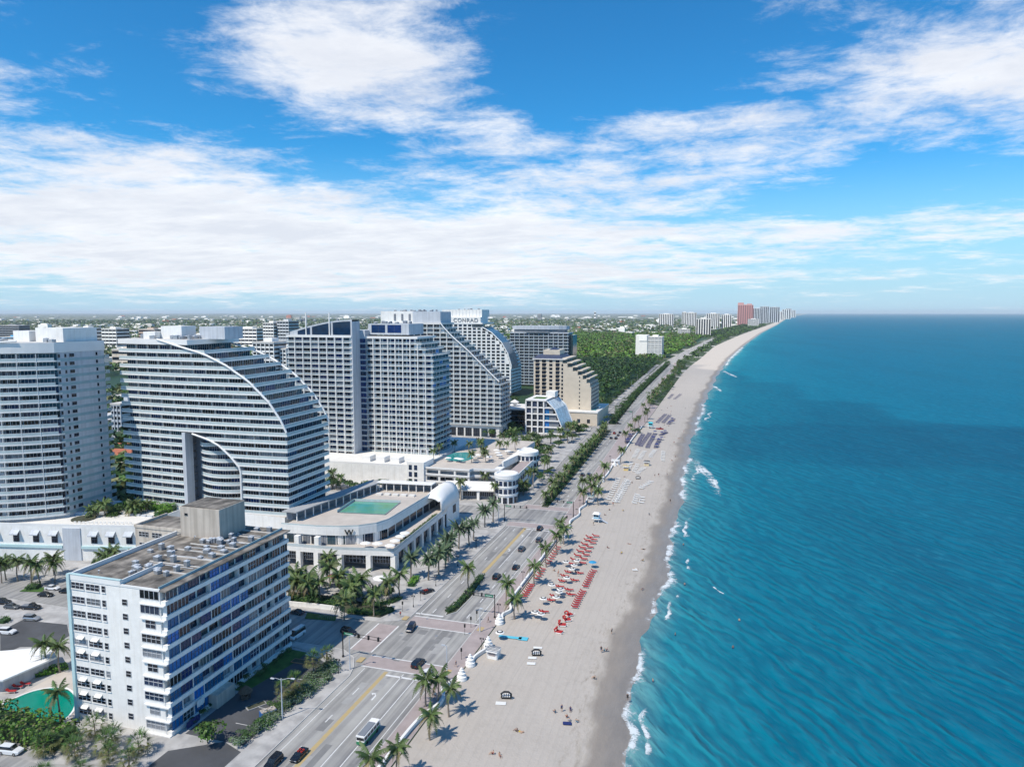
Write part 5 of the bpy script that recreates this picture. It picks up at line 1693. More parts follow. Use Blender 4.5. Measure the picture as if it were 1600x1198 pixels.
# ------------------------------------------------------------------ vegetation
def quads_mesh(name, Q, mts, midx=None):
    """Q: (n, 4, 3) array of leaf faces"""
    n = len(Q)
    me = bpy.data.meshes.new(name)
    me.vertices.add(4 * n)
    me.vertices.foreach_set('co', Q.reshape(-1).astype(np.float32))
    me.loops.add(4 * n)
    me.loops.foreach_set('vertex_index', np.arange(4 * n, dtype=np.int32))
    me.polygons.add(n)
    me.polygons.foreach_set('loop_start', np.arange(0, 4 * n, 4, dtype=np.int32))
    for m_ in mts:
        me.materials.append(m_)
    if midx is not None:
        me.polygons.foreach_set('material_index', midx.astype(np.int32))
    me.update()
    me.validate()
    return me
def leaf_quads(C, N, S, rs):
    """leaf faces at centres C, facing roughly along N, of size S"""
    n = len(C)
    N = N + rs.normal(0, .55, (n, 3))
    N /= np.linalg.norm(N, axis=1, keepdims=True) + 1e-9
    T = np.cross(N, rs.normal(0, 1, (n, 3)))
    T /= np.linalg.norm(T, axis=1, keepdims=True) + 1e-9
    B = np.cross(N, T)
    a, b = S[:, None] * .5, S[:, None] * rs.uniform(.28, .5, (n, 1))
    return np.stack([C - T * a - B * b * .5, C + T * a * .2 - B * b, C + T * a + B * b * .4, C - T * a * .3 + B * b], axis=1)
def crown_pts(rs, n, lobes, flat=.75):
    """points through an uneven crown made of several lobes, denser at their surface"""
    L = [(rs.normal(0, .42, 3) * np.array([1, 1, .55]), rs.uniform(.42, .72)) for _ in range(lobes)]
    k = rs.integers(0, lobes, n)
    d = rs.normal(0, 1, (n, 3))
    d /= np.linalg.norm(d, axis=1, keepdims=True)
    d[:, 2] = np.where(d[:, 2] < -.35, -d[:, 2] * .6, d[:, 2])
    r_ = rs.uniform(.55, 1.0, n) ** .5
    c = np.array([L[i][0] for i in k])
    q = np.array([L[i][1] for i in k])
    P_ = c + d * (r_ * q)[:, None]
    P_[:, 2] *= flat
    return P_, d
def tree_mesh(seed, n, lobes, size, mts, flat=.75):
    rs = np.random.default_rng(seed)
    P_, d = crown_pts(rs, n, lobes, flat)
    Q = leaf_quads(P_, d + np.array([0, 0, .4]), rs.uniform(.7, 1.3, n) * size, rs)
    return quads_mesh('crown', Q, mts, rs.integers(0, len(mts), n) if len(mts) > 1 else None)
CROWNS = {'green': [tree_mesh(i, 520, 7, .19, [LEAF, LEAF, LEAFD]) for i in range(4)], 'dark': [tree_mesh(10 + i, 520, 7, .19, [LEAFD, LEAFD, LEAF]) for i in range(4)],
          'bright': [tree_mesh(20 + i, 520, 6, .19, [LEAFB, LEAF]) for i in range(2)], 'olive': [tree_mesh(30 + i, 520, 6, .2, [LEAFY, LEAF]) for i in range(2)], 'silver': [tree_mesh(40 + i, 600, 6, .15, [LEAFS, LEAFS, LEAF], .6) for i in range(3)]}
def limb_mesh(seed):
    r_ = random.Random(seed)
    mb = MB()
    mb.tube([(0, 0, -.3), (.03, .02, .5), (.0, .05, 1.0)], [.075, .055, .045], 7)
    for k in range(4):
        a = k * 1.57 + r_.uniform(-.4, .4)
        mb.tube([(0, .04, .85), (.22 * math.cos(a), .22 * math.sin(a), 1.15), (.5 * math.cos(a), .5 * math.sin(a), 1.5)], [.04, .03, .015], 5)
    return mb.mesh('trunk', BARK)
LIMBS = [limb_mesh(i) for i in range(3)]
rv = random.Random(99)
def tree(x, y, r_, h, kind, label, group=None, z=0.0, name='tree'):
    """h = height of the crown's centre"""
    t = thing('shrub' if r_ < 2.05 else name, label, 'tree' if r_ >= 2.05 else 'shrub', (x, y, z), rv.uniform(0, 6.28), group)
    hh = max(h - r_ * .45, .3)
    link('trunk', rv.choice(LIMBS), t, (0, 0, 0), 0, (hh * .55 + r_ * .2, hh * .55 + r_ * .2, hh))
    link('crown', rv.choice(CROWNS[kind]), t, (0, 0, h), rv.uniform(0, 6.28), (r_, r_, r_ * rv.uniform(.85, 1.1)))
    return t

def frond_quads(L_, rise, droop, rs, pairs=15, wid=.55):
    """one feathered frond along +X, arching up then down"""
    Q = []
    def pt(t):
        return np.array([L_ * (t - .12 * t * t), 0, L_ * (rise * t - droop * t ** 2.2)])
    ts = np.linspace(0, 1, 8)
    for a, b in zip(ts, ts[1:]):
        p, q = pt(a), pt(b)
        w = .07 * (1 - a) + .015
        Q.append([p + [0, -w, 0], q + [0, -w, 0], q + [0, w, 0], p + [0, w, 0]])
    for i in range(pairs):
        t = .12 + .88 * (i + .5) / pairs
        p = pt(t)
        tan = pt(min(1, t + .03)) - p
        tan /= np.linalg.norm(tan) + 1e-9
        ln = wid * L_ * .42 * math.sin(math.pi * min(1, .18 + t * .86)) + .12
        for s_ in (-1, 1):
            dirv = np.array([.55, s_ * .8, -.42 - .5 * rs.random()])
            dirv = dirv / np.linalg.norm(dirv) * ln * rs.uniform(.8, 1.15)
            w = tan * .15 * L_ / 3.6
            Q.append([p - w, p + w, p + dirv + w * .35, p + dirv - w * .35])
    return np.array(Q)
def palm_fronds(kind):
    rs = np.random.default_rng({'coconut': 1, 'date': 2, 'fan': 3}[kind])
    out = []
    if kind == 'coconut':
        for rise, droop, m_ in ((1.05, .55, PALMG), (.75, .75, PALMG), (.42, .95, PALMG), (.1, 1.0, PALMG), (-.25, .75, PALMY)):
            out.append(quads_mesh('frond', frond_quads(3.5, rise, droop, rs), [m_]))
    elif kind == 'date':
        for rise, droop, m_ in ((1.2, .4, PALMS), (.8, .5, PALMS), (.4, .6, PALMS), (.0, .55, PALMS), (-.35, .4, PALMS)):
            out.append(quads_mesh('frond', frond_quads(3.0, rise, droop, rs, 17, .36), [m_]))
    else:
        for el, m_ in ((65, LEAF), (35, LEAF), (5, LEAFY), (-25, LEAFY), (-50, PALMY)):
            Q = []
            d = np.array([math.cos(R(el)), 0, math.sin(R(el))])
            tip = d * 1.25
            Q.append([np.array([0, -.03, 0]), np.array([0, .03, 0]), tip + [0, .03, 0], tip + [0, -.03, 0]])
            for k in range(11):
                a = R(-80 + 16 * k)
                e = d * math.cos(a) + np.array([0, 1, 0]) * math.sin(a)
                e2 = e * 1.1 + np.array([0, 0, -.22 * abs(math.sin(a)) - .12])
                s_ = np.cross(e, [0, 0, 1.0])
                s_ = s_ / (np.linalg.norm(s_) + 1e-9) * .085
                Q.append([tip - s_ * .6, tip + s_ * .6, tip + e2 + s_ * .3, tip + e2 - s_ * .3])
            out.append(quads_mesh('frond', np.array(Q), [m_]))
    return out
FR = {k: palm_fronds(k) for k in ('coconut', 'date', 'fan')}
def palm_crown(kind, seed):
    """the same fronds joined, for palms too small to tell leaf from leaf"""
    r_ = random.Random(seed)
    n = {'coconut': 22, 'date': 38, 'fan': 26}[kind]
    V, I = [], []
    mats = []
    for k in range(n):
        j = min(4, int(5 * (k / n)))
        me = FR[kind][j]
        a = k * 2.4 + r_.uniform(-.3, .3)
        s_ = r_.uniform(.85, 1.12)
        co = np.empty(len(me.vertices) * 3, np.float32)
        me.vertices.foreach_get('co', co)
        co = co.reshape(-1, 3) * s_
        c, s = math.cos(a), math.sin(a)
        co = np.stack([co[:, 0] * c - co[:, 1] * s, co[:, 0] * s + co[:, 1] * c, co[:, 2]], 1)
        V.append(co.reshape(-1, 4, 3))
        mt = me.materials[0]
        if mt not in mats: mats.append(mt)
        I.append(np.full(len(co) // 4, mats.index(mt)))
    return quads_mesh('crown', np.concatenate(V), mats, np.concatenate(I))
PC = {k: [palm_crown(k, 50 + i) for i in range(3)] for k in FR}
def trunk_mesh(kind, lean):
    mb = MB()
    if kind == 'coconut':
        mb.tube([(0, 0, -.3), (.05, 0, .04), (lean * .25, .01, .35), (lean * .7, 0, .7), (lean, 0, 1.0)], [.05, .034, .026, .022, .02], 8)
    elif kind == 'date':
        mb.tube([(0, 0, -.3), (0, 0, .05), (lean * .3, 0, .6), (lean * .3, 0, .94), (lean * .3, 0, 1.02)], [.052, .042, .038, .05, .06], 9)
    else:
        mb.tube([(0, 0, -.3), (0, 0, .5), (lean * .5, 0, .9), (lean * .5, 0, 1.02)], [.055, .05, .055, .08], 8)
    return mb.mesh('trunk', TRUNK)
TK = {k: [trunk_mesh(k, l) for l in (.0, .05, .1)] for k in FR}
LEAN = (.0, .05, .1)
NUTS = MB()
for k in range(5):
    NUTS.lathe([(.02, -.12), (.12, -.03), (.12, .06), (.02, .14)], (.2 * math.cos(k * 1.25), .2 * math.sin(k * 1.25)), 6)
NUTM = NUTS.mesh('coconut_cluster', mat('coconut', (0.16, 0.13, 0.04), .6))
def palm(x, y, h, kind, label, group=None, near=False, z=0.0, size=1.0):
    t = thing('palm_tree', label, 'palm tree', (x, y, z), rv.uniform(-1.2, 1.2), group)
    t.rotation_euler = (rv.uniform(-.05, .05), rv.uniform(-.05, .05), t.rotation_euler.z)
    size *= rv.uniform(.84, 1.16)
    j = rv.randrange(3)
    link('trunk', TK[kind][j], t, (0, 0, 0), 0, (h, h, h) if kind == 'coconut' else (h * .85, h * .85, h))
    top = (LEAN[j] * h * (1 if kind == 'coconut' else .3 if kind == 'date' else .45), 0, h)
    if near:
        n = {'coconut': 21, 'date': 34, 'fan': 24}[kind]
        for k in range(n):
            m_ = FR[kind][min(4, int(5 * k / n))]
            s_ = size * rv.uniform(.85, 1.15)
            o = link('frond', m_, t, top, k * 2.4 + rv.uniform(-.35, .35), s_)
        if kind == 'coconut':
            link('coconut_cluster', NUTM, t, (top[0], 0, top[2] - .25))
    else:
        link('crown', rv.choice(PC[kind]), t, top, rv.uniform(0, 6.28), size)
    return t

# --- palms one can pick out, row by row
def rowof(pts, h, kind, fmt, group, near=False, size=1.0, z=0.0):
    for i, p in enumerate(pts):
        palm(p[0], p[1], h * rv.uniform(.9, 1.1), kind, fmt.format(nth(i)), group, near, z, size)
rowof([(-62.4, 113.7), (-59.2, 117.9), (-57.9, 130.8), (-64.0, 142.7), (-57.4, 140.1), (-61.9, 145.2)], 6.4, 'coconut', 'coconut palm by the wave wall, {} from the bottom edge of the photo', 'coconut palms along the near wave wall', True, .95)
rowof([(-57.7, 192.8), (-63.3, 202.7), (-59.1, 220.3), (-59.4, 238.0), (-58.8, 251.7), (-58.8, 263.8), (-61.4, 270.1), (-62.1, 321.6), (-59.8, 329.7), (-55.9, 324.0)], 7.2, 'coconut', 'coconut palm beside the red lounger rows, {} along the wall from the near end', 'coconut palms beside the red loungers', True, 1.05)
rowof([(-78.2, 209.1)], 8, 'coconut', 'lone coconut palm growing from the hedged median island', None, True)
rowof([(-60.9, 373.2), (-66.3, 339.0), (-62.4, 343.4), (-59.6, 345.9), (-59.3, 420.7), (-64.9, 484.6), (-66.8, 522.4), (-66.7, 549.0), (-64.3, 557.8), (-62.8, 583.9), (-62.5, 602.3), (-70.5, 640.1), (-67.7, 672.3), (-73.2, 710.2), (-73.7, 766.4), (-71.5, 790.4)],
      8, 'coconut', 'coconut palm of the far promenade row, {} counted from the near end', 'coconut palms along the far promenade')
rowof([(-100.5, 213.8), (-94.1, 214.0), (-92.8, 219.9), (-93.0, 226.4), (-94.4, 232.5), (-96.3, 239.5), (-95.8, 246.9), (-93.3, 251.6), (-93.9, 258.2), (-95.3, 276.0), (-94.3, 284.0)], 7.6, 'date', 'silver-green date palm on the hotel pavement, {} from the near corner', 'date palms on the hotel pavement', True, 1.3)
rowof([(-130.5, 189.7), (-127.2, 187.7), (-126.4, 190.9), (-121.7, 184.2), (-119.7, 188.0), (-128.5, 206.9), (-123.1, 199.6), (-116.7, 195.5), (-109.1, 188.0), (-109.6, 191.7), (-109.4, 194.3), (-98.6, 183.2), (-99.1, 194.8), (-97.8, 198.9), (-105.3, 178.0)],
      6.8, 'coconut', 'garden coconut palm below the letter W terrace, {} counted from the left', 'coconut palms in the hotel garden', True, 1.2)
rowof([(-95.0, 137.7), (-95.5, 133.5), (-96.2, 147.7), (-95.2, 151.9)], 4.6, 'fan', 'cabbage palm with fan leaves beside the apartment car park, {} from the lamp post', 'cabbage palms by the car park', True)
rowof([(-218.3, 171.9), (-215.7, 172.7), (-231.3, 173.0), (-230.3, 170.9), (-226.4, 173.2), (-213.0, 176.1)], 7.5, 'coconut', 'coconut palm before the white podium with awnings, {} in its clump', 'coconut palms before the awning podium', True)
rowof([(-162.3, 130.3), (-158.3, 130.1), (-138.3, 113.4)], 7.2, 'coconut', 'coconut palm by the green swimming pool, {} from the street side', 'coconut palms by the pool', True)
rowof([(-152, 93.5), (-139, 94.5), (-122, 95.5), (-116, 98.5), (-110, 104)], 3.2, 'fan', 'low fan palm at the foot of the photo, {} from the left', 'fan palms at the foot of the photo', True, 1.15)
rowof([(-131, 103.5), (-127, 106.5), (-123.5, 104), (-119.5, 107.5), (-116, 105), (-113, 109.5), (-121, 110.5), (-126.5, 111.5)], 2.6, 'fan', 'bushy cabbage palm in the thicket before the apartment block, {} from the left', 'cabbage palms in the thicket', True, 1.2)
rowof([(-209.0, 436.1), (-202.5, 435.0), (-193.9, 431.6)], 8, 'coconut', 'palm on the pool deck before the blue-crowned hotel, {} from the left', 'palms on the hotel pool deck', False, 1.1, 0)
for i, (x, y) in enumerate([(-150, 350), (-128, 349), (-133, 378), (-141, 380), (-149, 378), (-127, 366), (-121, 352), (-118, 380), (-152, 362), (-125, 388), (-138, 392), (-116, 390)]):
    palm(x, y, rv.uniform(4, 6.5), 'coconut', f'deck palm around the turquoise hotel pool, {nth(i)} of its ring', 'palms around the hotel pool', False, 10.6, .85)
rowof([(-142.5, 345.1), (-115.3, 333.6), (-103.7, 314.3), (-120.7, 314.2)], 9, 'coconut', 'tall palm before the white loggias, {} from the left', 'palms before the loggias')
# palms and trees of the planted median further on
y = 316
i = 0
while y < 535:
    x = (lerp(MW, y) + lerp(ME, y)) / 2
    palm(x + rv.uniform(-1, 1), y, rv.uniform(5, 7.5), 'coconut', f'median palm between the carriageways, {nth(i)} north of the second crossing', 'palms on the long median')
    tree(x + rv.uniform(-1.2, 1.2), y + 3, 2.4, 2.4, 'green', f'leafy bush on the long median, {nth(i)} north of the second crossing', 'bushes on the long median')
    y += 10.5
    i += 1
y, i = 570, 0
while y < 1280:
    x = (lerp(MW, y) + lerp(ME, y)) / 2
    tree(x, y, 3.6, 4.4, rv.choice(('green', 'dark')), f'round leafy tree on the far median of the avenue, {nth(i)} from the near end', 'trees on the far median')
    y += 15 + y * .006
    i += 1
# sea grapes and palms between the far promenade and the sand
for k in range(60):
    y = 690 + 600 * (k / 60)
    x = ec(y) + 6 + rv.uniform(0, 14) * min(1, (y - 640) / 150)
    if k % 3 == 0: palm(x, y, rv.uniform(6, 9), 'coconut', f'coconut palm in the belt between far road and sand, {nth(k // 3)} northward', 'palms of the far beach belt')
    else: tree(x, y, rv.uniform(3.0, 4.6), 3.2, rv.choice(('dark', 'green')), f'dark sea grape tree in the belt between far road and sand, {nth(k)} northward', 'trees of the far beach belt')
tree(*(-62.9, 530.9), 3.4, 1.6, 'dark', 'low dark sea grape beside the turquoise lifeguard hut')
# clumps round the buildings
def clump(n, x0, x1, y0, y1, kinds, label, group, rr=(2.6, 4.4), palms=.3, seed=1, ok=None, z=0.0, plabel=None):
    r_ = random.Random(seed)
    pts = []
    while len(pts) < n:
        x, y = r_.uniform(x0, x1), r_.uniform(y0, y1)
        if ok and not ok(x, y): continue
        pts.append((x, y, r_.random() < palms))
    np_ = nt_ = 0
    for x, y, isp in sorted(pts, key=lambda q: q[0] / q[1]):
        if isp:
            palm(x, y, r_.uniform(6, 9), 'coconut', (plabel or label.replace('tree', 'palm').replace('leafy ', '')) + f', {nth(np_)} from the left', group + ', palms', False, z)
            np_ += 1
        else:
            q = r_.uniform(*rr)
            tree(x, y, q, q * 1.15, r_.choice(kinds), label + f', {nth(nt_)} from the left', group, z)
            nt_ += 1
clump(58, -150, -101, 398, 478, ('dark', 'green', 'dark'), 'leafy tree in the grove before the low white hotel', 'grove before the low white hotel', seed=2, ok=lambda x, y: x < wc(y) - 6 and not (-113 < x < -98 and y < 386))
clump(16, -168, -143, 480, 516, ('dark', 'green'), 'leafy tree at the foot of the black glass hall', 'trees before the black glass hall', seed=3)
clump(20, -113, -101, 478, 540, ('dark', 'green', 'olive'), 'pavement tree beside the low white hotel', 'pavement trees by the low white hotel', (2.2, 3.6), .4, 4)
clump(22, -220, -156, 560, 700, ('dark', 'green'), 'leafy tree between the beige resort and the CONRAD tower', 'trees behind the beige resort', seed=5)
clump(26, -120, -101, 612, 690, ('dark', 'green'), 'leafy tree north of the beige resort', 'trees north of the beige resort', (2.6, 4.2), .3, 6, ok=lambda x, y: x < wc(y) - 5)
clump(24, -196, -143, 313, 321, ('dark', 'dark', 'green'), 'dark street tree in the row along the white hotel podium wall', 'street trees along the podium wall', (2.8, 3.5), .06, 7)
clump(26, -234, -212, 206, 232, ('dark', 'green'), 'dark garden tree between the two curved towers', 'garden trees between the towers', (2.2, 3.4), .35, 8, z=9.5, ok=lambda x, y: y > 212 or x < -222)
clump(30, -420, -250, 236, 430, ('dark', 'green', 'olive'), 'street tree in the gap between the two curved towers', 'trees behind the curved towers', (3, 5), .15, 9)
clump(26, -222, -168, 181, 193, ('dark', 'green'), 'leafy shrub tree before the white podium with awnings', 'shrub trees before the awning podium', (1.8, 3.0), .35, 10)
clump(14, -116, -92, 187, 205, ('green', 'dark'), 'round shrub in the hotel garden beds', 'shrubs in the hotel garden', (1.7, 2.0), .0, 11, ok=lambda x, y: x < -100 or y < 192)
clump(12, -145, -118, 183, 200, ('green', 'dark'), 'leafy tree in the hotel garden under the palms', 'trees in the hotel garden', (1.8, 2.8), .0, 12)
clump(16, -96.5, -92.8, 328, 392, ('green', 'dark'), 'small pavement tree beside the round pavilions', 'pavement trees by the round pavilions', (1.7, 2.4), .5, 21)
for i in range(24):
    y = 585 + i * 28
    tree(wc(y) - 5.5 + rv.uniform(-1, 1), y, rv.uniform(2.8, 4.0), 4.2, rv.choice(('dark', 'green')), f'roadside tree between far avenue and park forest, {nth(i)} from the near end', 'roadside trees of the far avenue')
tree(*(-102.0, 116.6), 3.2, 3.4, 'bright', 'bright green round tree at the car park corner by the apartment block')
for i, p in enumerate([(-94.3, 124.7), (-93.9, 126.4), (-93.8, 128.4), (-94.0, 131.7), (-93.6, 134.2), (-92.8, 136.2), (-92.8, 138.8), (-92.4, 141.5), (-92.1, 143.9), (-91.8, 146.4), (-92.6, 149.8), (-94.1, 153.2), (-94.1, 149.4), (-94.1, 139.1)]):
    tree(p[0] - .6, p[1], 2.0 if i % 2 else 2.3, .9, 'silver', f'silvery sea grape mound beside the car park, {nth(i)} from the near end', 'silvery mounds by the car park', name='shrub')

r7 = random.Random(17)
for i in range(20):
    x, y = r7.uniform(-137, -96), r7.uniform(183.5, 204)
    if x > -104 and y > 193: continue
    tree(x, y, r7.uniform(1.4, 2.0), 1.3, r7.choice(('green', 'dark', 'bright')), f'understorey shrub below the garden palms, {nth(i)} planted', 'understorey shrubs of the hotel garden', PT)
for i in range(12):
    tree(-111.2 + r7.uniform(0, 1.0) + (i > 6) * 1.4, 122 + i * 3.1, r7.uniform(.8, 1.25), .8, r7.choice(('green', 'olive', 'dark')), f'foundation shrub along the shaded side of the apartment block, {nth(i)} from the near end', 'foundation shrubs')
for i in range(16):
    tree(-94.3 - r7.uniform(0, 1.6), 118 + i * 2.3, r7.uniform(1.2, 1.9), 1.0, r7.choice(('silver', 'silver', 'olive', 'green')), f'shrub in the strip between car park and pavement, {nth(i)} from the near end', 'shrubs between car park and pavement')
# --- hedges: a box of leaves each
def hedge(label, path, w, h, kind, dens=9.0, size=.42, z=0.0, name='hedge', seed=0, lump=.25):
    rs = np.random.default_rng(500 + seed)
    mts = {'green': [LEAF, LEAFD], 'dark': [LEAFD, LEAF], 'bright': [LEAFH, LEAFH, LEAFB], 'mixed': [LEAF, LEAFB, LEAFH, LEAFY]}[kind]
    C, N = [], []
    for (a, b) in zip(path, path[1:]):
        l = math.hypot(b[0] - a[0], b[1] - a[1])
        u = np.array([(b[0] - a[0]) / l, (b[1] - a[1]) / l])
        v = np.array([-u[1], u[0]])
        n = int(l * (w + 2 * h) * dens)
        s, t = rs.uniform(0, l, n), rs.uniform(-1, 1, n) * (w / 2 + h)
        hv = h * (1 + lump * (np.sin(s * 1.3 + seed) * .5 + np.sin(s * .53 + 2) * .5))
        over = np.abs(t) > w / 2
        side_ = np.clip(t, -w / 2, w / 2) * (1 + .12 * np.sin(s * 1.9))
        zz = np.where(over, hv - (np.abs(t) - w / 2) * hv / h, hv) + rs.normal(0, .12 * h ** .5, n)
        p = np.array(a)[None, :] + s[:, None] * u + side_[:, None] * v
        C.append(np.column_stack([p, np.maximum(zz, .05) + z]))
        N.append(np.column_stack([np.where(over, np.sign(t), 0)[:, None] * v[None, :] * 1.0, np.where(over, .35, 1.0)]))
    C, N = np.concatenate(C), np.concatenate(N)
    Q = leaf_quads(C, N, rs.uniform(.7, 1.3, len(C)) * size, rs)
    t = thing(name, label, 'hedge', (0, 0, 0))
    link('foliage', quads_mesh('foliage', Q, mts, rs.integers(0, len(mts), len(C))), t)
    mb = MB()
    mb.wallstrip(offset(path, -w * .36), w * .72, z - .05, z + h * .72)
    mb.build('hedge_core', LEAFD, t)  # solid dark box added inside so the leaf shell looks opaque
    return t
hedge('broad sea grape hedge across the bottom left corner', [(-172, 108.5), (-150, 108), (-130, 107.5)], 7.5, 3.6, 'mixed', 5.5, .62, seed=1)
hedge('clipped dark hedge filling the near median island', [(-78.2, 191.8), (-77.2, 196), (-77.0, 208), (-77.7, 222)], 1.9, 1.3, 'dark', 14, .34, seed=2)
hedge('bright green hedge on the roof terrace below the towers', [(-228, 221), (-205.5, 222.5)], 3.0, 2.6, 'bright', 9, .5, 12.6, seed=3)
hedge('short bright green hedge at the roof terrace corner', [(-205.8, 213.5), (-205.4, 220)], 2.2, 2.2, 'bright', 9, .5, 12.6, seed=4)
hedge('low bright green hedge along the roof terrace steps', [(-233, 213.5), (-228.5, 219.5)], 2.2, 2.0, 'bright', 9, .5, 12.6, seed=5)
hedge('dark hedge along the white garden wall by the side street', [(-129.9, 186.2), (-121.0, 187.2), (-112.5, 186.6)], 3.2, 1.6, 'dark', 9, .42, seed=6)
hedge('curving garden hedge at the street corner below the hotel', [(-107.1, 183.9), (-100.7, 184.1), (-96.2, 185.7), (-95.1, 188.8)], 2.6, 1.2, 'green', 11, .36, seed=7)
hedge('curved hedge in the paved hotel corner', [(-100.5, 191.5), (-97.5, 193.7), (-96.5, 197.3)], 2.0, 1.0, 'green', 11, .36, seed=8)
hedge('hedge under the date palms beside the hotel wall', [(-99.9, 226.6), (-99.3, 230.6), (-98.9, 236.3), (-99.1, 240.3)], 2.2, 1.5, 'green', 11, .38, seed=9)
hedge('hedge at the corner of the hotel terrace', [(-97.5, 207.0), (-98.0, 210.8), (-98.9, 214.6)], 2.4, 1.3, 'bright', 11, .38, seed=10)
hedge('clipped hedge island by the parking street', [(-216.8, 169.7), (-214.0, 170.9)], 4, 1.6, 'green', 9, .4, seed=11)
hedge('green bed beside the swimming pool', [(-162.4, 127.4), (-160.1, 129.7), (-158.7, 132.9)], 3.0, 1.2, 'bright', 9, .4, seed=12)
hedge('low hedge strip by the pickup in the parking street', [(-199.9, 147.1), (-200.3, 149.7)], 3, 1.2, 'green', 9, .4, seed=13)
hedge('long dark hedge on the far median', [((lerp(MW, y) + lerp(ME, y)) / 2, y) for y in range(570, 1285, 55)], 4.2, 2.2, 'dark', 1.6, 1.1, seed=14)
hedge('trimmed hedge beside the median north of the second crossing', [((lerp(MW, y) + lerp(ME, y)) / 2, y) for y in range(316, 540, 28)], 3.0, 1.0, 'green', 4, .6, seed=15)
hedge('planted terrace edge with bushes above the date palms', [(-109.6, 226), (-110.4, 245), (-111.2, 262)], 1.2, 1.0, 'green', 10, .4, 7.6, seed=16)
struct(MB().wallstrip([(-127.2, 182.2), (-118.4, 183.0), (-109.9, 183.1)], -.4, 0, 1.5).build('garden_wall', WHITE2))
cover('garden_bed', [(-128.2, 183.8), (-110.5, 184.1), (-105.9, 181.9), (-95.9, 182.6), (-93.8, 187.9), (-99.0, 191.3), (-107.4, 191.4), (-115.6, 192.8), (-133.9, 192.1)], MULCH, 0.17)
cover('lawn', [(-117.0, 175.6), (-118.5, 179.3), (-108.7, 179.3), (-107.5, 176.8)], LAWN, 0.175)
cover('lawn', [(-217.2, 166.8), (-218.1, 171.1), (-212.2, 171.7), (-209.6, 168.5)], LAWN, 0.175)

# --- the park forest and the inland canopy: masses nobody could count
def canopy(name, label, pts, R_, zc, nq, size, mts, seed, flat=.8):
    rs = np.random.default_rng(seed)
    n = len(pts)
    P_ = np.repeat(np.column_stack([pts, zc]), nq, axis=0)
    rr = np.repeat(R_, nq)
    d = rs.normal(0, 1, (n * nq, 3))
    d[:, 2] = np.abs(d[:, 2]) * 1.1 - .15
    d /= np.linalg.norm(d, axis=1, keepdims=True)
    C = P_ + d * (rr * rs.uniform(.6, 1.05, n * nq))[:, None] * np.array([1, 1, flat])
    Q = leaf_quads(C, d + [0, 0, .35], rs.uniform(.7, 1.35, n * nq) * rr * size, rs)
    tone = np.repeat(rs.integers(0, len(mts), n), nq)
    return stuff(link(name, quads_mesh(name, Q, mts, tone)), label, 'forest')
rs = np.random.default_rng(77)
def scatter(n, x0, x1, y0, y1, ok):
    p = np.column_stack([rs.uniform(x0, x1, n), rs.uniform(y0, y1, n)])
    return p[[ok(*q) for q in p]]
park = lambda x, y: x < wc(min(y, 2600)) - 9 and not (-196 < x < -112 and 1400 < y < 1480) and x > -640 - .1 * y and not (x > -118 and y < 720)
p1_ = scatter(5200, -520, -112, 660, 1235, lambda x, y: park(x, y) and not (x < -176 and y < 880))
r_ = rs.uniform(3.4, 5.6, len(p1_))
canopy('park_forest', 'dark green belt of tall park trees behind the resort', p1_, r_, rs.uniform(7, 11, len(p1_)), 34, .5, [LEAFD, LEAFD, LEAFD, LEAF], 1)
p2_ = scatter(9000, -800, -90, 1235, 2900, park)
r_ = rs.uniform(4.0, 7.5, len(p2_))
canopy('park_forest', 'bright green park forest stretching up the coast', p2_, r_, rs.uniform(4, 8, len(p2_)), 18, .7, [LEAF, LEAFB, LEAFH, LEAFB, LEAFY], 2)
p4_ = scatter(5200, -110, 300, 1285, 5200, lambda x, y: (ec(min(y, 2600)) + 4 if y < 2600 else bwest(y) - 150) < x < bwest(y) - 6)
r_ = rs.uniform(2.6, 4.6, len(p4_)) * (1 + (p4_[:, 1] - 1285) / 3000)
canopy('shore_treetops', 'green belt of trees between the far road and the white beach', p4_, r_, r_ * .7, 18, .7, [LEAF, LEAFD, LEAFD, LEAFB], 5)
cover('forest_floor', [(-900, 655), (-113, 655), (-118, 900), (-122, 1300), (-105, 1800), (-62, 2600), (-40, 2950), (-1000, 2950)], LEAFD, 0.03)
HO = np.array(HOUSES)
def inland(x, y):
    if not free(x, y) or (x > -800 and 640 < y < 2900): return False
    return np.min(np.abs(HO[:, 0] - x) + np.abs(HO[:, 1] - y)) > 14 + y * .004
n = 21000
a = np.radians(rs.uniform(-57, 9, n))
d = 330 * (26 ** rs.uniform(0, 1, n))
p3_ = np.column_stack([d * np.sin(a), d * np.cos(a)])
p3_ = p3_[[inland(*q) for q in p3_]]
d3 = np.hypot(p3_[:, 0], p3_[:, 1])
r_ = rs.uniform(3.0, 5.0, len(p3_)) * (1 + d3 / 3500)
canopy('inland_treetops', 'treetops of the inland town reaching to the horizon', p3_, r_, np.full(len(p3_), 5.0) + r_ * .4, 11, .8, [LEAFD, LEAF, LEAFD, LEAFY], 3, .7)

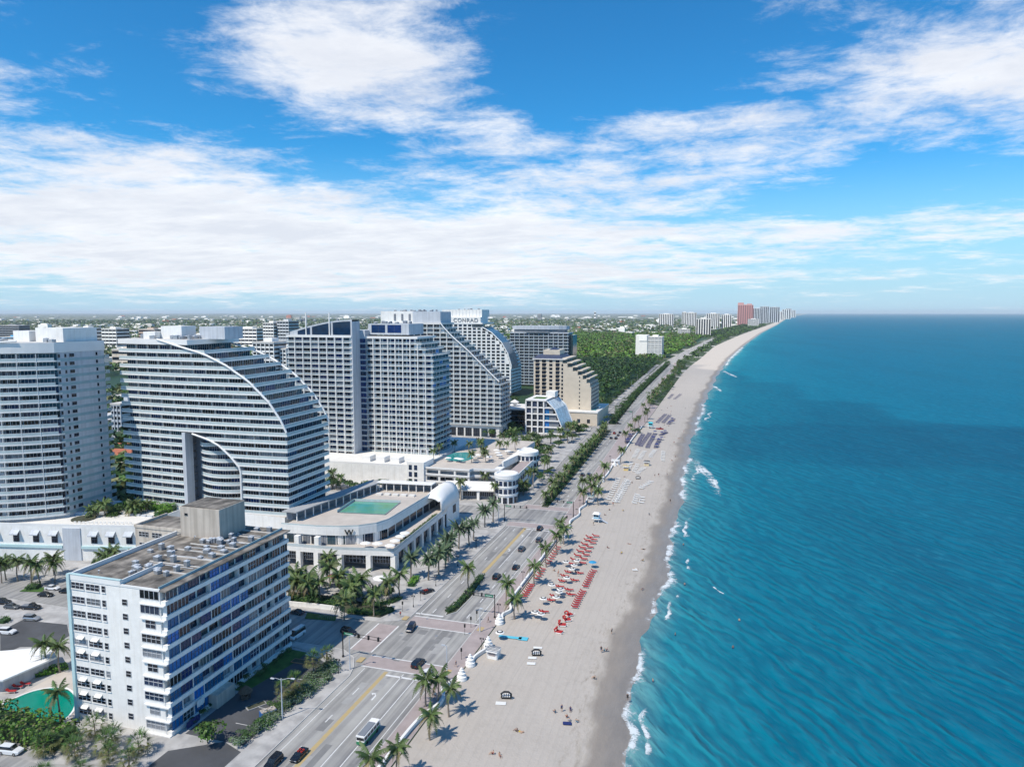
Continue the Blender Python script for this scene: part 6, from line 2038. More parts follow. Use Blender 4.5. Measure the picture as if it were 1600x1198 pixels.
# ------------------------------------------------------------------ sea wall, street furniture
def wave_wall(label, path, h=.95):
    t = thing('wave_wall', label, 'sea wall')
    fine = []
    for a, b in zip(path, path[1:]):
        n = max(1, int(math.hypot(b[0] - a[0], b[1] - a[1]) / 1.2))
        fine += [(a[0] + (b[0] - a[0]) * k / n, a[1] + (b[1] - a[1]) * k / n) for k in range(n)]
    fine.append(path[-1])
    MB().wallstrip(offset(fine, -.22), .44, -.1, h).build('wall', WHITE2, t)
    MB().wallstrip(offset(fine, -.30), .60, h, h + .12).build('coping', WHITE, t)
    return t
def curve(pts, n=6):
    """smooth line through points (Catmull-Rom)"""
    P_ = [pts[0]] + list(pts) + [pts[-1]]
    out = []
    for i in range(1, len(P_) - 2):
        for k in range(n):
            t = k / n
            q = []
            for c in (0, 1):
                a, b, d, e = P_[i - 1][c], P_[i][c], P_[i + 1][c], P_[i + 2][c]
                q.append(.5 * (2 * b + (d - a) * t + (2 * a - 5 * b + 4 * d - e) * t * t + (3 * b - a - 3 * d + e) * t ** 3))
            out.append(tuple(q))
    out.append(pts[-1])
    return out
walls = [('straight white wave wall at the bottom edge, winding at its far end', curve([(-63.4, 60), (-63.3, 110), (-63.1, 130), (-62.5, 137.5), (-60.9, 143.5), (-61.1, 147), (-62.7, 150), (-61.6, 154)])),
         ('short curved piece of white wave wall beside the beach kiosk', curve([(-60.4, 164.8), (-60.6, 167), (-59.6, 170.5), (-58.9, 172)])),
         ('winding white wave wall beside the first crossing palms', curve([(-60.4, 190.5), (-61.5, 194), (-60.2, 198), (-62.2, 204), (-62.5, 216)])),
         ('long straight white wave wall beside the red loungers', [(-62.5, 217), (-62.6, 268)]),
         ('winding white wave wall behind the lifeguard hut', curve([(-61.0, 273), (-62.4, 279), (-60.8, 285), (-62.3, 293), (-60.6, 304), (-62.2, 313), (-61.0, 321), (-62.0, 330), (-61.2, 345), (-62.3, 369)])),
         ('far stretch of white wave wall beside the white and blue loungers', curve([(-62.2, 372), (-61.5, 390), (-62.4, 420), (-61.6, 450), (-62.3, 500), (-62, 560)]))]
for lb, p in walls:
    wave_wall(lb, p)
PIL = MB()
PIL.lathe([(1.25, 0), (1.3, .25), (1.15, .95), (1.25, 1.0), (.95, 1.1), (.85, 1.75), (.95, 1.8), (.6, 1.95), (.5, 2.5), (.6, 2.55), (.3, 2.75), (.33, 3.0), (.1, 3.2)], n=18)
pil = None
for i, (x, y) in enumerate([(-60.1, 156.2), (-60.5, 163.4), (-59.3, 174.2), (-60.9, 188.9), (-60.8, 271.2), (-61.0, 331.5), (-61.6, 370.5), (-61.2, 412)]):
    t = thing('wave_wall_pillar', f'white spiral pillar ending the wave wall, {nth(i)} from the bottom edge', 'pillar', (x, y, .05), 0, 'spiral pillars of the wave wall')
    if pil is None: pil = PIL.mesh('pillar_body', WHITE2)
    link('pillar_body', pil, t)
    MB().tube([(1.28 * math.cos(a * .5) * (1 - a * .035), 1.28 * math.sin(a * .5) * (1 - a * .035), .1 + a * .13) for a in range(20)], .12, 5).build('spiral_band', WHITE, t)

def lamp_post(x, y, label, group):
    t = thing('street_lamp', label, 'street lamp', (x, y, PT), 0, group)
    MB().lathe([(.16, 0), (.16, .5), (.07, .7), (.055, 3.7), (.09, 3.8)], n=8).build('post', BLACKM, t)
    for s_ in (-1, 1):
        MB().tube([(0, 0, 3.4), (.25 * s_, 0, 3.7), (.42 * s_, 0, 3.55)], .03, 5).build('arm', BLACKM, t)
        MB().lathe([(.05, 3.15), (.17, 3.3), (.19, 3.5), (.05, 3.75)], (.42 * s_, 0), 8).build('lantern', BLACKM, t)
for i, p in enumerate([(-63.0, 150.4), (-60.2, 171.5), (-62.7, 194.1), (-63.1, 221.7), (-62.8, 245.6), (-62.9, 317.2), (-61.2, 302.1), (-65.4, 422.0)]):
    lamp_post(p[0], p[1], f'black twin-lantern lamp on the beach promenade, {nth(i)} from the bottom', 'lamps on the promenade')
for i, p in enumerate([(-89.7, 192.4), (-89.7, 210.0), (-89.5, 229.6), (-89.5, 248.8), (-90.4, 251.5), (-90.8, 150.2)]):
    lamp_post(p[0], p[1], f'black twin-lantern lamp on the hotel pavement, {nth(i)} from its near corner', 'lamps on the hotel pavement')
def tall_pole(x, y, h, label, arms, mt=PALE):
    t = thing('light_pole', label, 'light pole', (x, y, .1))
    MB().tube([(0, 0, -.3), (0, 0, h)], [.17, .09], 8).build('pole', mt, t)
    for dx, dy in arms:
        MB().tube([(0, 0, h - .4), (dx * .6, dy * .6, h + .05), (dx, dy, h)], .05, 5).build('arm', mt, t)
        MB().box(dx - .45, dy - .18, h - .1, dx + .45, dy + .18, h + .08).build('lamp_head', PALE, t)
tall_pole(*(-92.2, 128.7), 9.5, 'tall concrete light pole with two arms beside the apartment car park', [(2.6, .6), (-1.8, -.6)])
tall_pole(*(-89.0, 152.7), 9, 'slim light pole at the near street corner', [(.9, 0)])
tall_pole(*(-63.4, 154.7), 9, 'slim light pole on the promenade by the first stop line', [(-.9, 0)])
tall_pole(*(-64.5, 182.2), 7, 'white camera pole in the first crossing', [(.4, 0)])
tall_pole(*(-91.3, 282.5), 9, 'slim light pole before the round pavilion', [(.9, 0)])
tall_pole(*(-91.5, 340.8), 9, 'light pole beyond the round pavilion', [(1, 0)], GREYC)
tall_pole(*(-57.5, 408.1), 9, 'tall bare pole on the sand by the white loungers', [])
tall_pole(*(-104.5, 825.3), 12, 'tall grey pole at the far junction', [], GREYC)
tall_pole(*(-107.2, 906.3), 12, 'second tall grey pole at the far junction', [], GREYC)
def mast(x, y, dx, dy, L_, label, h=6.6, sign=True):
    t = thing('traffic_signal', label, 'traffic signal', (x, y, .1), math.atan2(dy, dx))
    MB().lathe([(.3, 0), (.3, .5), (.16, .6), (.14, h + .6)], n=8).build('pole', BLACKM, t)
    for z in (h - .45, h + .35):
        MB().tube([(0, 0, z), (L_, 0, z)], .07, 5).build('arm_rail', BLACKM, t)
    for k in range(int(L_ / 2.6) + 1):
        xx = min(L_, k * 2.6)
        MB().box(xx - .06, -.05, h - .45, xx + .06, .05, h + .35).build('arm_tie', BLACKM, t)
    for f in (.42, .68, .93):
        MB().box(L_ * f - .2, -.32, h - .55, L_ * f + .2, .1, h + .5).build('signal_head', BLACKM, t)
    if sign:
        MB().box(.5, -.1, h - .3, 3.0, .12, h + .28).build('street_sign', GREENSIGN, t)
        for a_ in (-.104, .124):
            MB().box(.8, a_ - .003, h - .08, 2.7, a_ + .003, h + .06).build('sign_lettering_bar', MARKW, t)
mast(*(-94.0, 158.0), 1, -.05, 11.5, 'black traffic signal mast at the near street corner by the apartment block')
mast(*(-63.4, 192.3), -1, .02, 9.8, 'black traffic signal mast on the promenade at the first crossing')
mast(-90.2, 287.5, 1, .03, 10.5, 'black traffic signal mast beside the date palms at the second crossing')
mast(*(-62.6, 301.0), -1, .02, 10.5, 'black traffic signal mast on the promenade at the second crossing')
mast(-62.8, 279, .1, 1, 7, 'short black signal arm beside the beach palms', 4.6, False)
mast(*(-74.5, 598.6), -1, .05, 9, 'black traffic signal mast at the far junction')
for i, p in enumerate([(-67.8, 188.9), (-68.0, 184.4), (-68.0, 179.4), (-63.8, 165.7), (-91.5, 188.6), (-89.7, 197.7)]):
    t = thing('pedestrian_signal', f'small black pedestrian signal post, {nth(i)} round the first crossing', 'pedestrian signal', (p[0], p[1], .1), 0, 'pedestrian signals')
    MB().lathe([(.1, 0), (.05, .2), (.05, 2.9)], n=7).build('post', BLACKM, t)
    MB().box(-.2, -.16, 2.2, .2, .16, 3.1).build('signal_box', BLACKM, t)
for i in range(7):
    a, b = (-112.9, 177.2), (-108.6, 177.3)
    f = i / 6
    t = thing('bicycle_rack', f'hoop bicycle rack on the lawn strip, {nth(i)} from the left', 'bicycle rack', (a[0] + (b[0] - a[0]) * f, a[1] + (b[1] - a[1]) * f, .15), 1.3, 'hoop bicycle racks')
    MB().tube([(-.35, 0, 0), (-.35, 0, .7), (-.2, 0, .9), (.2, 0, .9), (.35, 0, .7), (.35, 0, 0)], .04, 5).build('hoop', DARKC, t)
# terrace parasols of the hotel
def parasol(x, y, z, label, group, mt=WHITE, r_=1.7, ring=False, h=2.5):
    t = thing('parasol', label, 'parasol', (x, y, z), rv.uniform(0, 1), group)
    MB().tube([(0, 0, 0), (0, 0, h)], .04, 6).build('pole', METAL, t)
    MB().lathe([(r_, h - .5), (r_ * .62, h - .22), (.06, h), (.05, h - .06), (r_ * .6, h - .3)][:3], n=8).build('canopy', mt, t)
    if ring:
        MB().lathe([(r_ * .70, h - .24), (r_ * .46, h - .125), (r_ * .46, h - .10), (r_ * .70, h - .21)], n=8).build('canopy_ring', BLACKM, t)
    return t
for i, p in enumerate([(-119.3, 217.2), (-115.1, 218.1), (-109.9, 217.4), (-110.6, 222.7), (-111.0, 227.8), (-111.1, 231.7)]):
    parasol(p[0], p[1], 7.6, f'white parasol on the letter W terrace, {nth(i)} from the left', 'white terrace parasols', WHITE, 1.9)
parasol(*(-106.8, 204.5), .1, 'large white parasol at the ground floor of the hotel', None, WHITE, 2.8, h=3.4)
parasol(*(-124.2, 203.5), .1, 'red parasol in the hotel garden', None, mat('red_canvas', (0.50, 0.05, 0.03), .8), 1.8)
parasol(*(-96.7, 340.2), .1, 'red parasol beside the round pavilion', None, mat('coral_canvas', (0.55, 0.12, 0.10), .8), 2.4)
for i, (x, y) in enumerate([(-136, 349), (-133.5, 348), (-141, 348.6), (-129, 356), (-128.4, 361), (-128, 367), (-130, 373), (-121, 358), (-117, 364), (-120, 370), (-116, 376), (-123, 377)]):
    parasol(x, y, 10.6, f'white parasol round the turquoise hotel pool, {nth(i)} of its ring', 'white pool parasols', WHITE, 1.9)

# ------------------------------------------------------------------ vehicles
PAINTS = {'black': mat('car_black', (0.012, 0.013, 0.016), .18, .05, spec=.7), 'white': mat('car_white', (.72, .73, .74), .2, .03, spec=.6), 'silver': mat('car_silver', (.42, .44, .46), .25, .04, metal=.5),
          'grey': mat('car_grey', (.10, .11, .12), .22, .05, metal=.3), 'blue': mat('car_dark_blue', (.015, .02, .04), .2, .05, spec=.7), 'red': mat('car_red', (.32, .03, .02), .25, .05)}
CGLASS = mat('car_glass', (0.012, 0.016, 0.02), .05, .1, spec=.9)
TYRE = mat('tyre_rubber', (0.02, 0.02, 0.02), .9, .1)
RIM = mat('wheel_rim', (.45, .46, .47), .35, .05, metal=.7)
HEADL = mat('headlight_glass', (.75, .77, .78), .15, .03)
TAILL = mat('tail_light', (.35, .01, .01), .3, .05)
def loft(mb, st, m=0):
    """stations: (x, half width, z low, z high, shoulder inset)"""
    vs, fs = [], []
    for x, w, z0, z1, ins in st:
        vs += [(x, -w, z0), (x, w, z0), (x, w, z0 + (z1 - z0) * .72), (x, w - ins, z1), (x, -w + ins, z1), (x, -w, z0 + (z1 - z0) * .72)]
    n = len(st)
    for i in range(n - 1):
        for k in range(6):
            a, b = i * 6 + k, i * 6 + (k + 1) % 6
            fs.append((a, a + 6, b + 6, b))
    fs.append(tuple(range(5, -1, -1))[::-1])
    fs.append(tuple((n - 1) * 6 + k for k in range(6))[::-1])
    mb.add(vs, fs, m)
def make_car(kind):
    t = link('parked_car' if False else 'car', None)
    L_, W_, H_ = {'sedan': (4.75, 1.84, 1.45), 'suv': (4.8, 1.94, 1.74), 'pickup': (5.7, 2.0, 1.85), 'van': (5.6, 2.05, 2.5), 'convertible': (4.6, 1.85, 1.2)}[kind]
    h, w, zb = L_ / 2, W_ / 2, {'sedan': .92, 'suv': 1.08, 'pickup': 1.12, 'van': 1.2, 'convertible': .92}[kind]
    mb = MB()
    loft(mb, [(-h, w * .86, .42, zb - .12, .10), (-h + .25, w * .97, .26, zb, .12), (-h * .3, w, .22, zb + .03, .10), (h * .35, w, .22, zb, .10), (h - .55, w * .97, .24, zb - .12, .14), (h - .08, w * .84, .34, zb - .26, .12), (h, w * .74, .42, zb - .34, .1)])
    mb.build('body', PAINTS['black'], t, smooth=False)
    cab = {'sedan': (-h * .80, -h * .46, h * .10, h * .42), 'suv': (-h * .95, -h * .82, h * .14, h * .42), 'pickup': (-h * .12, -h * .02, h * .28, h * .48), 'van': (-h * .97, -h * .93, h * .48, h * .80), 'convertible': (-h * .1, h * .1, h * .2, h * .38)}[kind]
    a, b, c, d = cab
    if kind != 'convertible':
        mb = MB()
        loft(mb, [(a, w * .86, zb - .04, zb + .02, .04), (b, w * .86, zb - .04, H_ - .06, .16), (c, w * .86, zb - .04, H_ - .06, .16), (d, w * .84, zb - .04, zb + .01, .04)])
        mb.build('windows', CGLASS, t)
        mb = MB()
        loft(mb, [(b - .08, w * .70, H_ - .10, H_ - .02, .08), ((b + c) / 2, w * .73, H_ - .09, H_, .08), (c + .06, w * .70, H_ - .12, H_ - .03, .08)])
        mb.build('roof', PAINTS['black'], t)
    else:
        mb = MB()
        loft(mb, [(h * .05, w * .84, zb - .02, zb + .02, .04), (h * .12, w * .8, zb, zb + .34, .1), (h * .2, w * .8, zb, zb + .32, .1), (h * .38, w * .84, zb - .02, zb + .02, .04)])
        mb.build('windscreen', CGLASS, t)
        for sx in (-.5, .2):
            for sy in (-.38, .38):
                MB().box(sx - h * .3, sy - .25, zb - .1, sx - h * .3 + .3, sy + .25, zb + .25).build('seat', PAINTS['red'], t)
    if kind == 'pickup':
        MB().box(-h + .2, -w * .82, zb + .04, -h * .16, w * .82, zb + .08).build('cargo_bed', DARKC, t)
    for sx in (-h * .6, h * .62):
        for sy in (-1, 1):
            wm = MB()
            wm.lathe([(.2, -.11), (.34, -.11), (.34, .11), (.2, .11)], n=14)
            o = wm.build('wheel', TYRE, t, (sx, sy * (w - .08), .34))
            o.rotation_euler = (R(90), 0, 0)
            MB().lathe([(.2, -.115), (.2, .115)], n=10).build('rim', RIM, o)
    for sy in (-1, 1):
        MB().box(h - .17, sy * w * .58 - .2, zb - .42, h - .02, sy * w * .58 + .2, zb - .28).build('headlight', HEADL, t)
        MB().box(-h - .02, sy * w * .66 - .16, zb - .32, -h + .1, sy * w * .66 + .16, zb - .16).build('tail_light', TAILL, t)
    t['category'] = 'car' if kind not in ('van', 'pickup') else kind
    return t
PROTO = {}
def car(p, kind, paint, heading, label, group=None, z=RZ):
    sw = {'car_black': PAINTS[paint]}
    if kind not in PROTO:
        PROTO[kind] = make_car(kind)
        CHILD[PROTO[kind].name] = list(PROTO[kind].children)
        for ch in CHILD[PROTO[kind].name]: CHILD[ch.name] = list(ch.children)
    t = dup(PROTO[kind], (p[0], p[1], z), R(heading), label, group, None, sw)
    t.name = 'car' if kind not in ('van', 'pickup') else ('delivery_van' if kind == 'van' else 'pickup_truck')
    return t
NB, SB, WB, EB = 90, -90, 180, 0
DRV = 'cars driving on the avenue'
car((-84.4, 114.3), 'suv', 'black', SB, 'black car cut by the bottom edge in the kerb lane', DRV)
car((-80.9, 118.0), 'convertible', 'black', SB, 'black convertible with red seats near the bottom edge', DRV)
car((-83.9, 178.1), 'suv', 'blue', SB + 8, 'dark blue car inside the first crossing', DRV)
car((-73.4, 159.8), 'suv', 'black', NB - 6, 'black car at the first stop line', DRV)
car((-69.3, 155.9), 'sedan', 'white', NB, 'white saloon behind the black car at the first stop line', DRV)
car((-99.6, 170.7), 'suv', 'black', EB - 8, 'black car in the side street waiting at the corner', DRV)
car((-72.8, 222.9), 'suv', 'black', NB, 'black car heading north, nearest of five beside the red loungers', DRV)
car((-69.1, 233.6), 'sedan', 'black', NB, 'black car heading north, second of five beside the red loungers', DRV)
car((-72.4, 252.6), 'suv', 'grey', NB, 'dark grey car heading north, third of five beside the red loungers', DRV)
car((-68.8, 265.0), 'suv', 'grey', NB, 'dark car heading north, fourth of five beside the red loungers', DRV)
car((-72.3, 279.6), 'suv', 'black', NB, 'black car heading north at the second stop line', DRV)
car((-70.9, 382.6), 'suv', 'blue', NB, 'dark car heading north beyond the second crossing', DRV)
car((-74.4, 381.8), 'suv', 'black', NB, 'dark car beside the long median, heading north', DRV)
PK = 'parked cars'
car((-121.3, 178.1), 'sedan', 'grey', 172, 'dark grey car parked by the white garden wall', PK)
car((-112.5, 164.9), 'van', 'white', -95, 'white delivery van behind the apartment block', PK)
car((-208.6, 171.4), 'sedan', 'white', 10, 'white car parked by the hedge island', PK, .05)
car((-205.7, 166.5), 'sedan', 'black', 10, 'black car in the parking street below the white one', PK, .05)
car((-207.0, 156.4), 'sedan', 'grey', 10, 'dark grey saloon left of the black pickup', PK, .05)
car((-201.0, 157.7), 'pickup', 'black', 12, 'black pickup in the parking street', PK, .05)
car((-193.3, 151.7), 'suv', 'silver', 10, 'silver car in the parking street below the pickup', PK, .06)
car((-191.7, 143.0), 'suv', 'white', 10, 'white car at the left edge of the car park', PK, .06)
car((-212.9, 158.1), 'suv', 'black', 12, 'black car cut by the left edge', PK, .05)
car((-201.6, 170.6), 'sedan', 'black', 10, 'black car half hidden by the apartment block', PK, .05)
car((-138.3, 102.1), 'suv', 'white', 8, 'white car on the drive in the bottom left corner', PK, .06)
for i, p in enumerate([(-77.4, 502.4), (-73.8, 502.1), (-74.2, 515.6), (-78.2, 523.5), (-74.7, 528.1)]):
    car(p, ('sedan', 'suv')[i % 2], ('black', 'blue', 'grey', 'red', 'black')[i], NB, f'dark car parked at the far beach bay, {nth(i)} from the near end', 'cars at the far beach bay')
for i, (p, pt) in enumerate([((-90.7, 572.6), 'white'), ((-82.2, 570.9), 'black'), ((-96.6, 857.3), 'red'), ((-92.6, 848.0), 'grey'), ((-98.8, 568.9), 'red'), ((-86.2, 1278.8), 'red')]):
    car(p, 'sedan', pt, (0, 90)[i > 1], f'{pt} car near the far junction, {nth(i)} counted northward', 'cars near the far junction')
car((-47.5, 553.0), 'pickup', 'red', 0, 'red patrol pickup on the sand by the turquoise hut', None, .1)
car((-90.1, 204.2), 'convertible', 'black', 60, 'small black open buggy under a yellow shade on the hotel pavement', None, PT)
for k, pr in PROTO.items():      # the pattern cars themselves are not part of the street
    for ch in list(pr.children):
        for g in list(ch.children): bpy.data.objects.remove(g)
        bpy.data.objects.remove(ch)
    bpy.data.objects.remove(pr)
# open-sided trolley bus
p = (-70.7, 128.2)
t = thing('trolley_bus', 'green and white trolley bus with a dark roof at the bottom of the avenue', 'bus', (p[0], p[1], RZ), R(90))
t.scale = (.82, .82, .82)
GREENP = mat('bus_green', (.03, .22, .10), .35, .05)
MB().box(-4.2, -1.15, .45, 4.2, 1.15, 1.25).build('skirt', GREENP, t)
MB().box(-4.2, -1.12, 1.25, 4.2, 1.12, 1.5).build('waist', WHITE, t)
MB().box(-4.1, -1.08, 1.5, 4.1, 1.08, 2.45).build('windows', CGLASS, t)
for x in (-4.15, -2.5, -.9, .8, 2.4, 4.0):
    for y in (-1.13, 1.07): MB().box(x, y, 1.5, x + .14, y + .06, 2.45).build('window_post', WHITE, t)
MB().box(-4.3, -1.2, 2.45, 4.3, 1.2, 2.75).build('roof', WHITE, t)
MB().box(-3.9, -.95, 2.75, 2.2, .95, 2.95).build('roof_panel', DARKC, t)
MB().box(4.2, -1.0, .5, 4.9, 1.0, 1.3).build('bonnet', WHITE, t)
for x in (-2.7, 2.7):
    for y in (-1.05, 1.05):
        o = MB().lathe([(.2, -.13), (.45, -.13), (.45, .13), (.2, .13)], n=14).build('wheel', TYRE, t, (x, y, .45))
        o.rotation_euler = (R(90), 0, 0)

# ------------------------------------------------------------------ beach furniture
REDC = mat('red_cushion', (0.42, 0.02, 0.02), .8, .12)
BLUEC = mat('navy_cushion', (0.012, 0.025, 0.13), .8, .15)
WHITEC = mat('white_sling', (.74, .74, .72), .8, .06)
def lounger_meshes(cm, fm):
    fr = MB()
    for s_ in (-.28, .28):
        fr.box(-1.0, s_ - .03, .28, 1.0, s_ + .03, .34)
        for x in (-.85, .8): fr.box(x, s_ - .03, 0, x + .06, s_ + .03, .30)
    fr.box(-1.0, -.28, .28, -.95, .28, .34)
    cu = MB()
    cu.box(-1.0, -.31, .345, .35, .31, .45)
    cu.add([(.35, -.31, .345), (.35, .31, .345), (.95, .31, .78), (.95, -.31, .78), (.35, -.31, .45), (.35, .31, .45), (.88, .31, .86), (.88, -.31, .86)],
           [(0, 1, 2, 3), (7, 6, 5, 4), (0, 4, 5, 1), (1, 5, 6, 2), (2, 6, 7, 3), (3, 7, 4, 0)])
    return fr.mesh('frame', fm), cu.mesh('cushion', cm)
LM = {'red': lounger_meshes(REDC, CREAMW), 'blue': lounger_meshes(BLUEC, BLUEC), 'white': lounger_meshes(WHITEC, WHITE)}
def lounger(x, y, kind, ang, label, group, sc=1.12):
    t = thing('sun_lounger', label, 'sun lounger', (x, y, .12), R(ang), group)
    t.scale = (sc, sc, sc)
    link('frame', LM[kind][0], t)
    link('cushion', LM[kind][1], t)
def line(a, b, n, kind, ang, fmt, group):
    for i in range(n):
        f = i / (n - 1)
        lounger(a[0] + (b[0] - a[0]) * f + rv.uniform(-.15, .15), a[1] + (b[1] - a[1]) * f, kind, ang + rv.uniform(-6, 6), fmt.format(nth(i)), group, {'red': 1.12, 'white': 1.3, 'blue': 1.5}[kind])
RG = 'red sun loungers'
line((-59.2, 209.5), (-59.5, 219.4), 7, 'red', 185, 'red lounger in the near wall-side batch, {} from the near end', RG)
line((-59.2, 225.2), (-59.5, 234.6), 5, 'red', 185, 'red lounger in the middle wall-side batch, {} from the near end', RG)
line((-59.2, 240.4), (-59.6, 259.1), 8, 'red', 185, 'red lounger in the far wall-side batch, {} from the near end', RG)
for i, p in enumerate([(-47.4, 244.2), (-47.8, 248.5), (-47.8, 253.0), (-48.0, 257.4), (-48.1, 262.1), (-48.0, 267.4), (-48.3, 271.4), (-48.3, 276.3)]):
    lounger(*p, 'red', 180, f'red lounger in the spaced sea-side column, {nth(i)} from the near end', RG, 1.5)
for i, p in enumerate([(-50.9, 242.3), (-50.9, 246.6), (-50.6, 251.3), (-50.6, 256.1), (-50.7, 260.6), (-50.7, 265.0), (-50.5, 269.8), (-50.5, 274.1)]):
    lounger(*p, 'red', 180, f'red lounger in the spaced wall-side column, {nth(i)} from the near end', RG, 1.5)
line((-42.3, 206.0), (-42.2, 219.0), 9, 'red', 178, 'red lounger in the dense seaward line, near half, {} from its near end', RG)
line((-42.3, 223.0), (-42.2, 238.1), 9, 'red', 178, 'red lounger in the dense seaward line, far half, {} from its near end', RG)
for i, p in enumerate([(-50.9, 199.8), (-50.9, 208.8), (-50.6, 212.3), (-45.8, 215.0), (-47.3, 218.7), (-50.8, 220.4), (-47.2, 227.3), (-50.9, 225.4), (-51.2, 230.2), (-50.7, 234.1), (-47.0, 234.3)]):
    for k in (0, 1):
        lounger(p[0] + .9 * k, p[1] + .3 * k, 'red', 170 + 20 * k, f'{("first", "second")[k]} red lounger of the {nth(i)} parasol pair from the near end', RG)
for i, p in enumerate([(-51.9, 196.6), (-49.9, 195.8), (-52.0, 206.9), (-48.5, 209.2), (-48.5, 213.4), (-48.6, 215.8), (-52.1, 218.5), (-48.8, 226.1), (-48.9, 234.6), (-48.9, 238.4), (-48.9, 243.2), (-52.4, 240.9)]):
    parasol(p[0], p[1] - 1.2, .1, f'white beach parasol with a black ring among the red loungers, {nth(i)} from the near end', 'ringed white beach parasols', WHITEC, 1.25, True)
parasol(*(-43.2, 241.9), .1, 'sky blue beach parasol at the far end of the dense red line', None, mat('sky_blue_canvas', (.03, .30, .55), .8), 1.5)
parasol(*(-57.7, 179.5), .1, 'white ringed parasol beside the kiosk', None, WHITEC, 1.3, True)
# red hooded daybeds, folded
for i, p in enumerate([(-42.9, 188.1), (-43.0, 192.9), (-42.4, 196.6), (-42.6, 200.2)]):
    t = thing('hooded_daybed', f'red hooded double daybed in the seaward pile, {nth(i)} from the near end', 'daybed', (p[0], p[1], .1), R(20 * i - 10), 'red hooded daybeds')
    MB().box(-1.0, -.8, .15, 1.0, .8, .4).build('base', WHITE, t)
    MB().box(-.95, -.75, .4, .95, .75, .58).build('mattress', REDC, t)
    MB().tube([(-.95, -.8, .5), (-1.15, -.75, 1.15), (-.75, -.4, 1.5), (-.75, .4, 1.5), (-1.15, .75, 1.15), (-.95, .8, .5)], .25, 6).build('hood', REDC, t)
    MB().tube([(1.0, -.6, .4), (1.6, -.7, .7)], .05, 5).build('strut', WHITE, t)
    MB().tube([(1.0, .6, .4), (1.7, .5, .8)], .05, 5).build('strut', WHITE, t)
def cabana(p, label):
    t = thing('beach_cabana', label, 'cabana', (p[0], p[1], .1), R(15))
    MB().box(-1.1, -.8, 0, 1.1, .8, .4).build('bench', BLACKM, t)
    MB().tube([(-1.1, -.8, .4), (-1.2, -.7, 1.2), (-.5, -.5, 1.6), (.5, -.5, 1.6), (1.2, -.7, 1.2), (1.1, -.8, .4)], .22, 6).build('hood', BLACKM, t)
    for k in range(4): MB().box(-.9 + k * .5, -.75, .42, -.65 + k * .5, .85, .52).build('towel_stripe', WHITEC, t)
cabana((-45.8, 174.0), 'black cabana with white striped towels on the open sand')
cabana((-47.2, 151.7), 'black cabana with white towels standing alone on the near sand')
cabana((-44.1, 382.8), 'black cabana among the white loungers')
def mat_on_sand(p, w, d, mt, label, ang=12):
    o = MB().box(-w / 2, -d / 2, 0, w / 2, d / 2, .06).build('beach_mat', mt, None, (p[0], p[1], .17), R(ang))
    tag(o, label, 'mat')
mat_on_sand((-46.3, 171.8), 2.2, 1.2, WHITEC, 'white mat below the striped cabana, upper one')
mat_on_sand((-45.8, 168.8), 2.2, 1.2, WHITEC, 'white mat below the striped cabana, lower one')
mat_on_sand((-46.4, 177.7), 2.4, 1.0, WHITEC, 'white mat behind the striped cabana')
mat_on_sand((-47.6, 148.7), 2.4, 1.3, WHITEC, 'white mat in front of the lone black cabana')
AQUA = mat('aqua_mat', (.10, .48, .62), .8, .08)
mat_on_sand((-55.3, 181.5), 6.5, 1.3, AQUA, 'long aqua access mat beside the kiosk', 3)
mat_on_sand((-51.6, 181.7), 2.6, 2.0, AQUA, 'square aqua mat at the end of the access mat', 3)
WGp = 'white sun loungers'
line((-52.5, 334.7), (-54.0, 378.4), 11, 'white', 180, 'white lounger in the wall-side row behind the hut, {} from the near end', WGp)
line((-49.1, 330.8), (-49.4, 377.0), 14, 'white', 180, 'white lounger in the dense row behind the hut, {} from the near end', WGp)
line((-47.8, 331.2), (-47.9, 373.4), 12, 'white', 180, 'white lounger in the dense double row behind the hut, {} from the near end', WGp)
line((-39.6, 331.5), (-40.1, 346.9), 5, 'white', 180, 'white lounger in the small seaward batch, {} from the near end', WGp)
line((-36.5, 333.3), (-37.2, 342.7), 3, 'white', 180, 'white lounger right of the small seaward batch, {} from the near end', WGp)
line((-40.0, 361.1), (-36.5, 376.8), 6, 'white', 180, 'white lounger in the upper seaward batch, {} from the near end', WGp)
line((-53.3, 437.2), (-53.5, 463.6), 7, 'white', 180, 'white lounger in the first far column, {} from the near end', WGp)
line((-49.2, 435.0), (-49.0, 459.6), 7, 'white', 180, 'white lounger in the second far column, {} from the near end', WGp)
line((-43.6, 442.6), (-43.0, 465.4), 7, 'white', 180, 'white lounger in the third far column, {} from the near end', WGp)
line((-35.2, 433.4), (-37.2, 461.9), 7, 'white', 180, 'white lounger in the fourth far column, {} from the near end', WGp)
line((-52.4, 404.4), (-52.5, 420.3), 5, 'white', 180, 'white lounger by the yellow kiosk, {} from the near end', WGp)
line((-48.4, 399.6), (-48.4, 417.2), 5, 'white', 180, 'white lounger in the column right of the yellow kiosk, {} from the near end', WGp)
line((-45.7, 394.5), (-44.0, 409.1), 5, 'white', 180, 'white lounger in the slanting column below the far columns, {} from the near end', WGp)
BG = 'navy sun loungers'
line((-56.5, 480.5), (-57.2, 523.6), 14, 'blue', 180, 'navy lounger in the first long column, {} from the near end', BG)
line((-53.6, 477.2), (-52.8, 530.0), 16, 'blue', 180, 'navy lounger in the second long column, {} from the near end', BG)
line((-48.7, 473.1), (-49.1, 529.5), 15, 'blue', 180, 'navy lounger in the third long column, {} from the near end', BG)
line((-43.2, 474.8), (-43.7, 508.2), 10, 'blue', 180, 'navy lounger in the fourth long column, {} from the near end', BG)
line((-44.3, 524.2), (-41.7, 537.9), 6, 'blue', 180, 'navy lounger at the seaward top of the long columns, {} from the near end', BG)
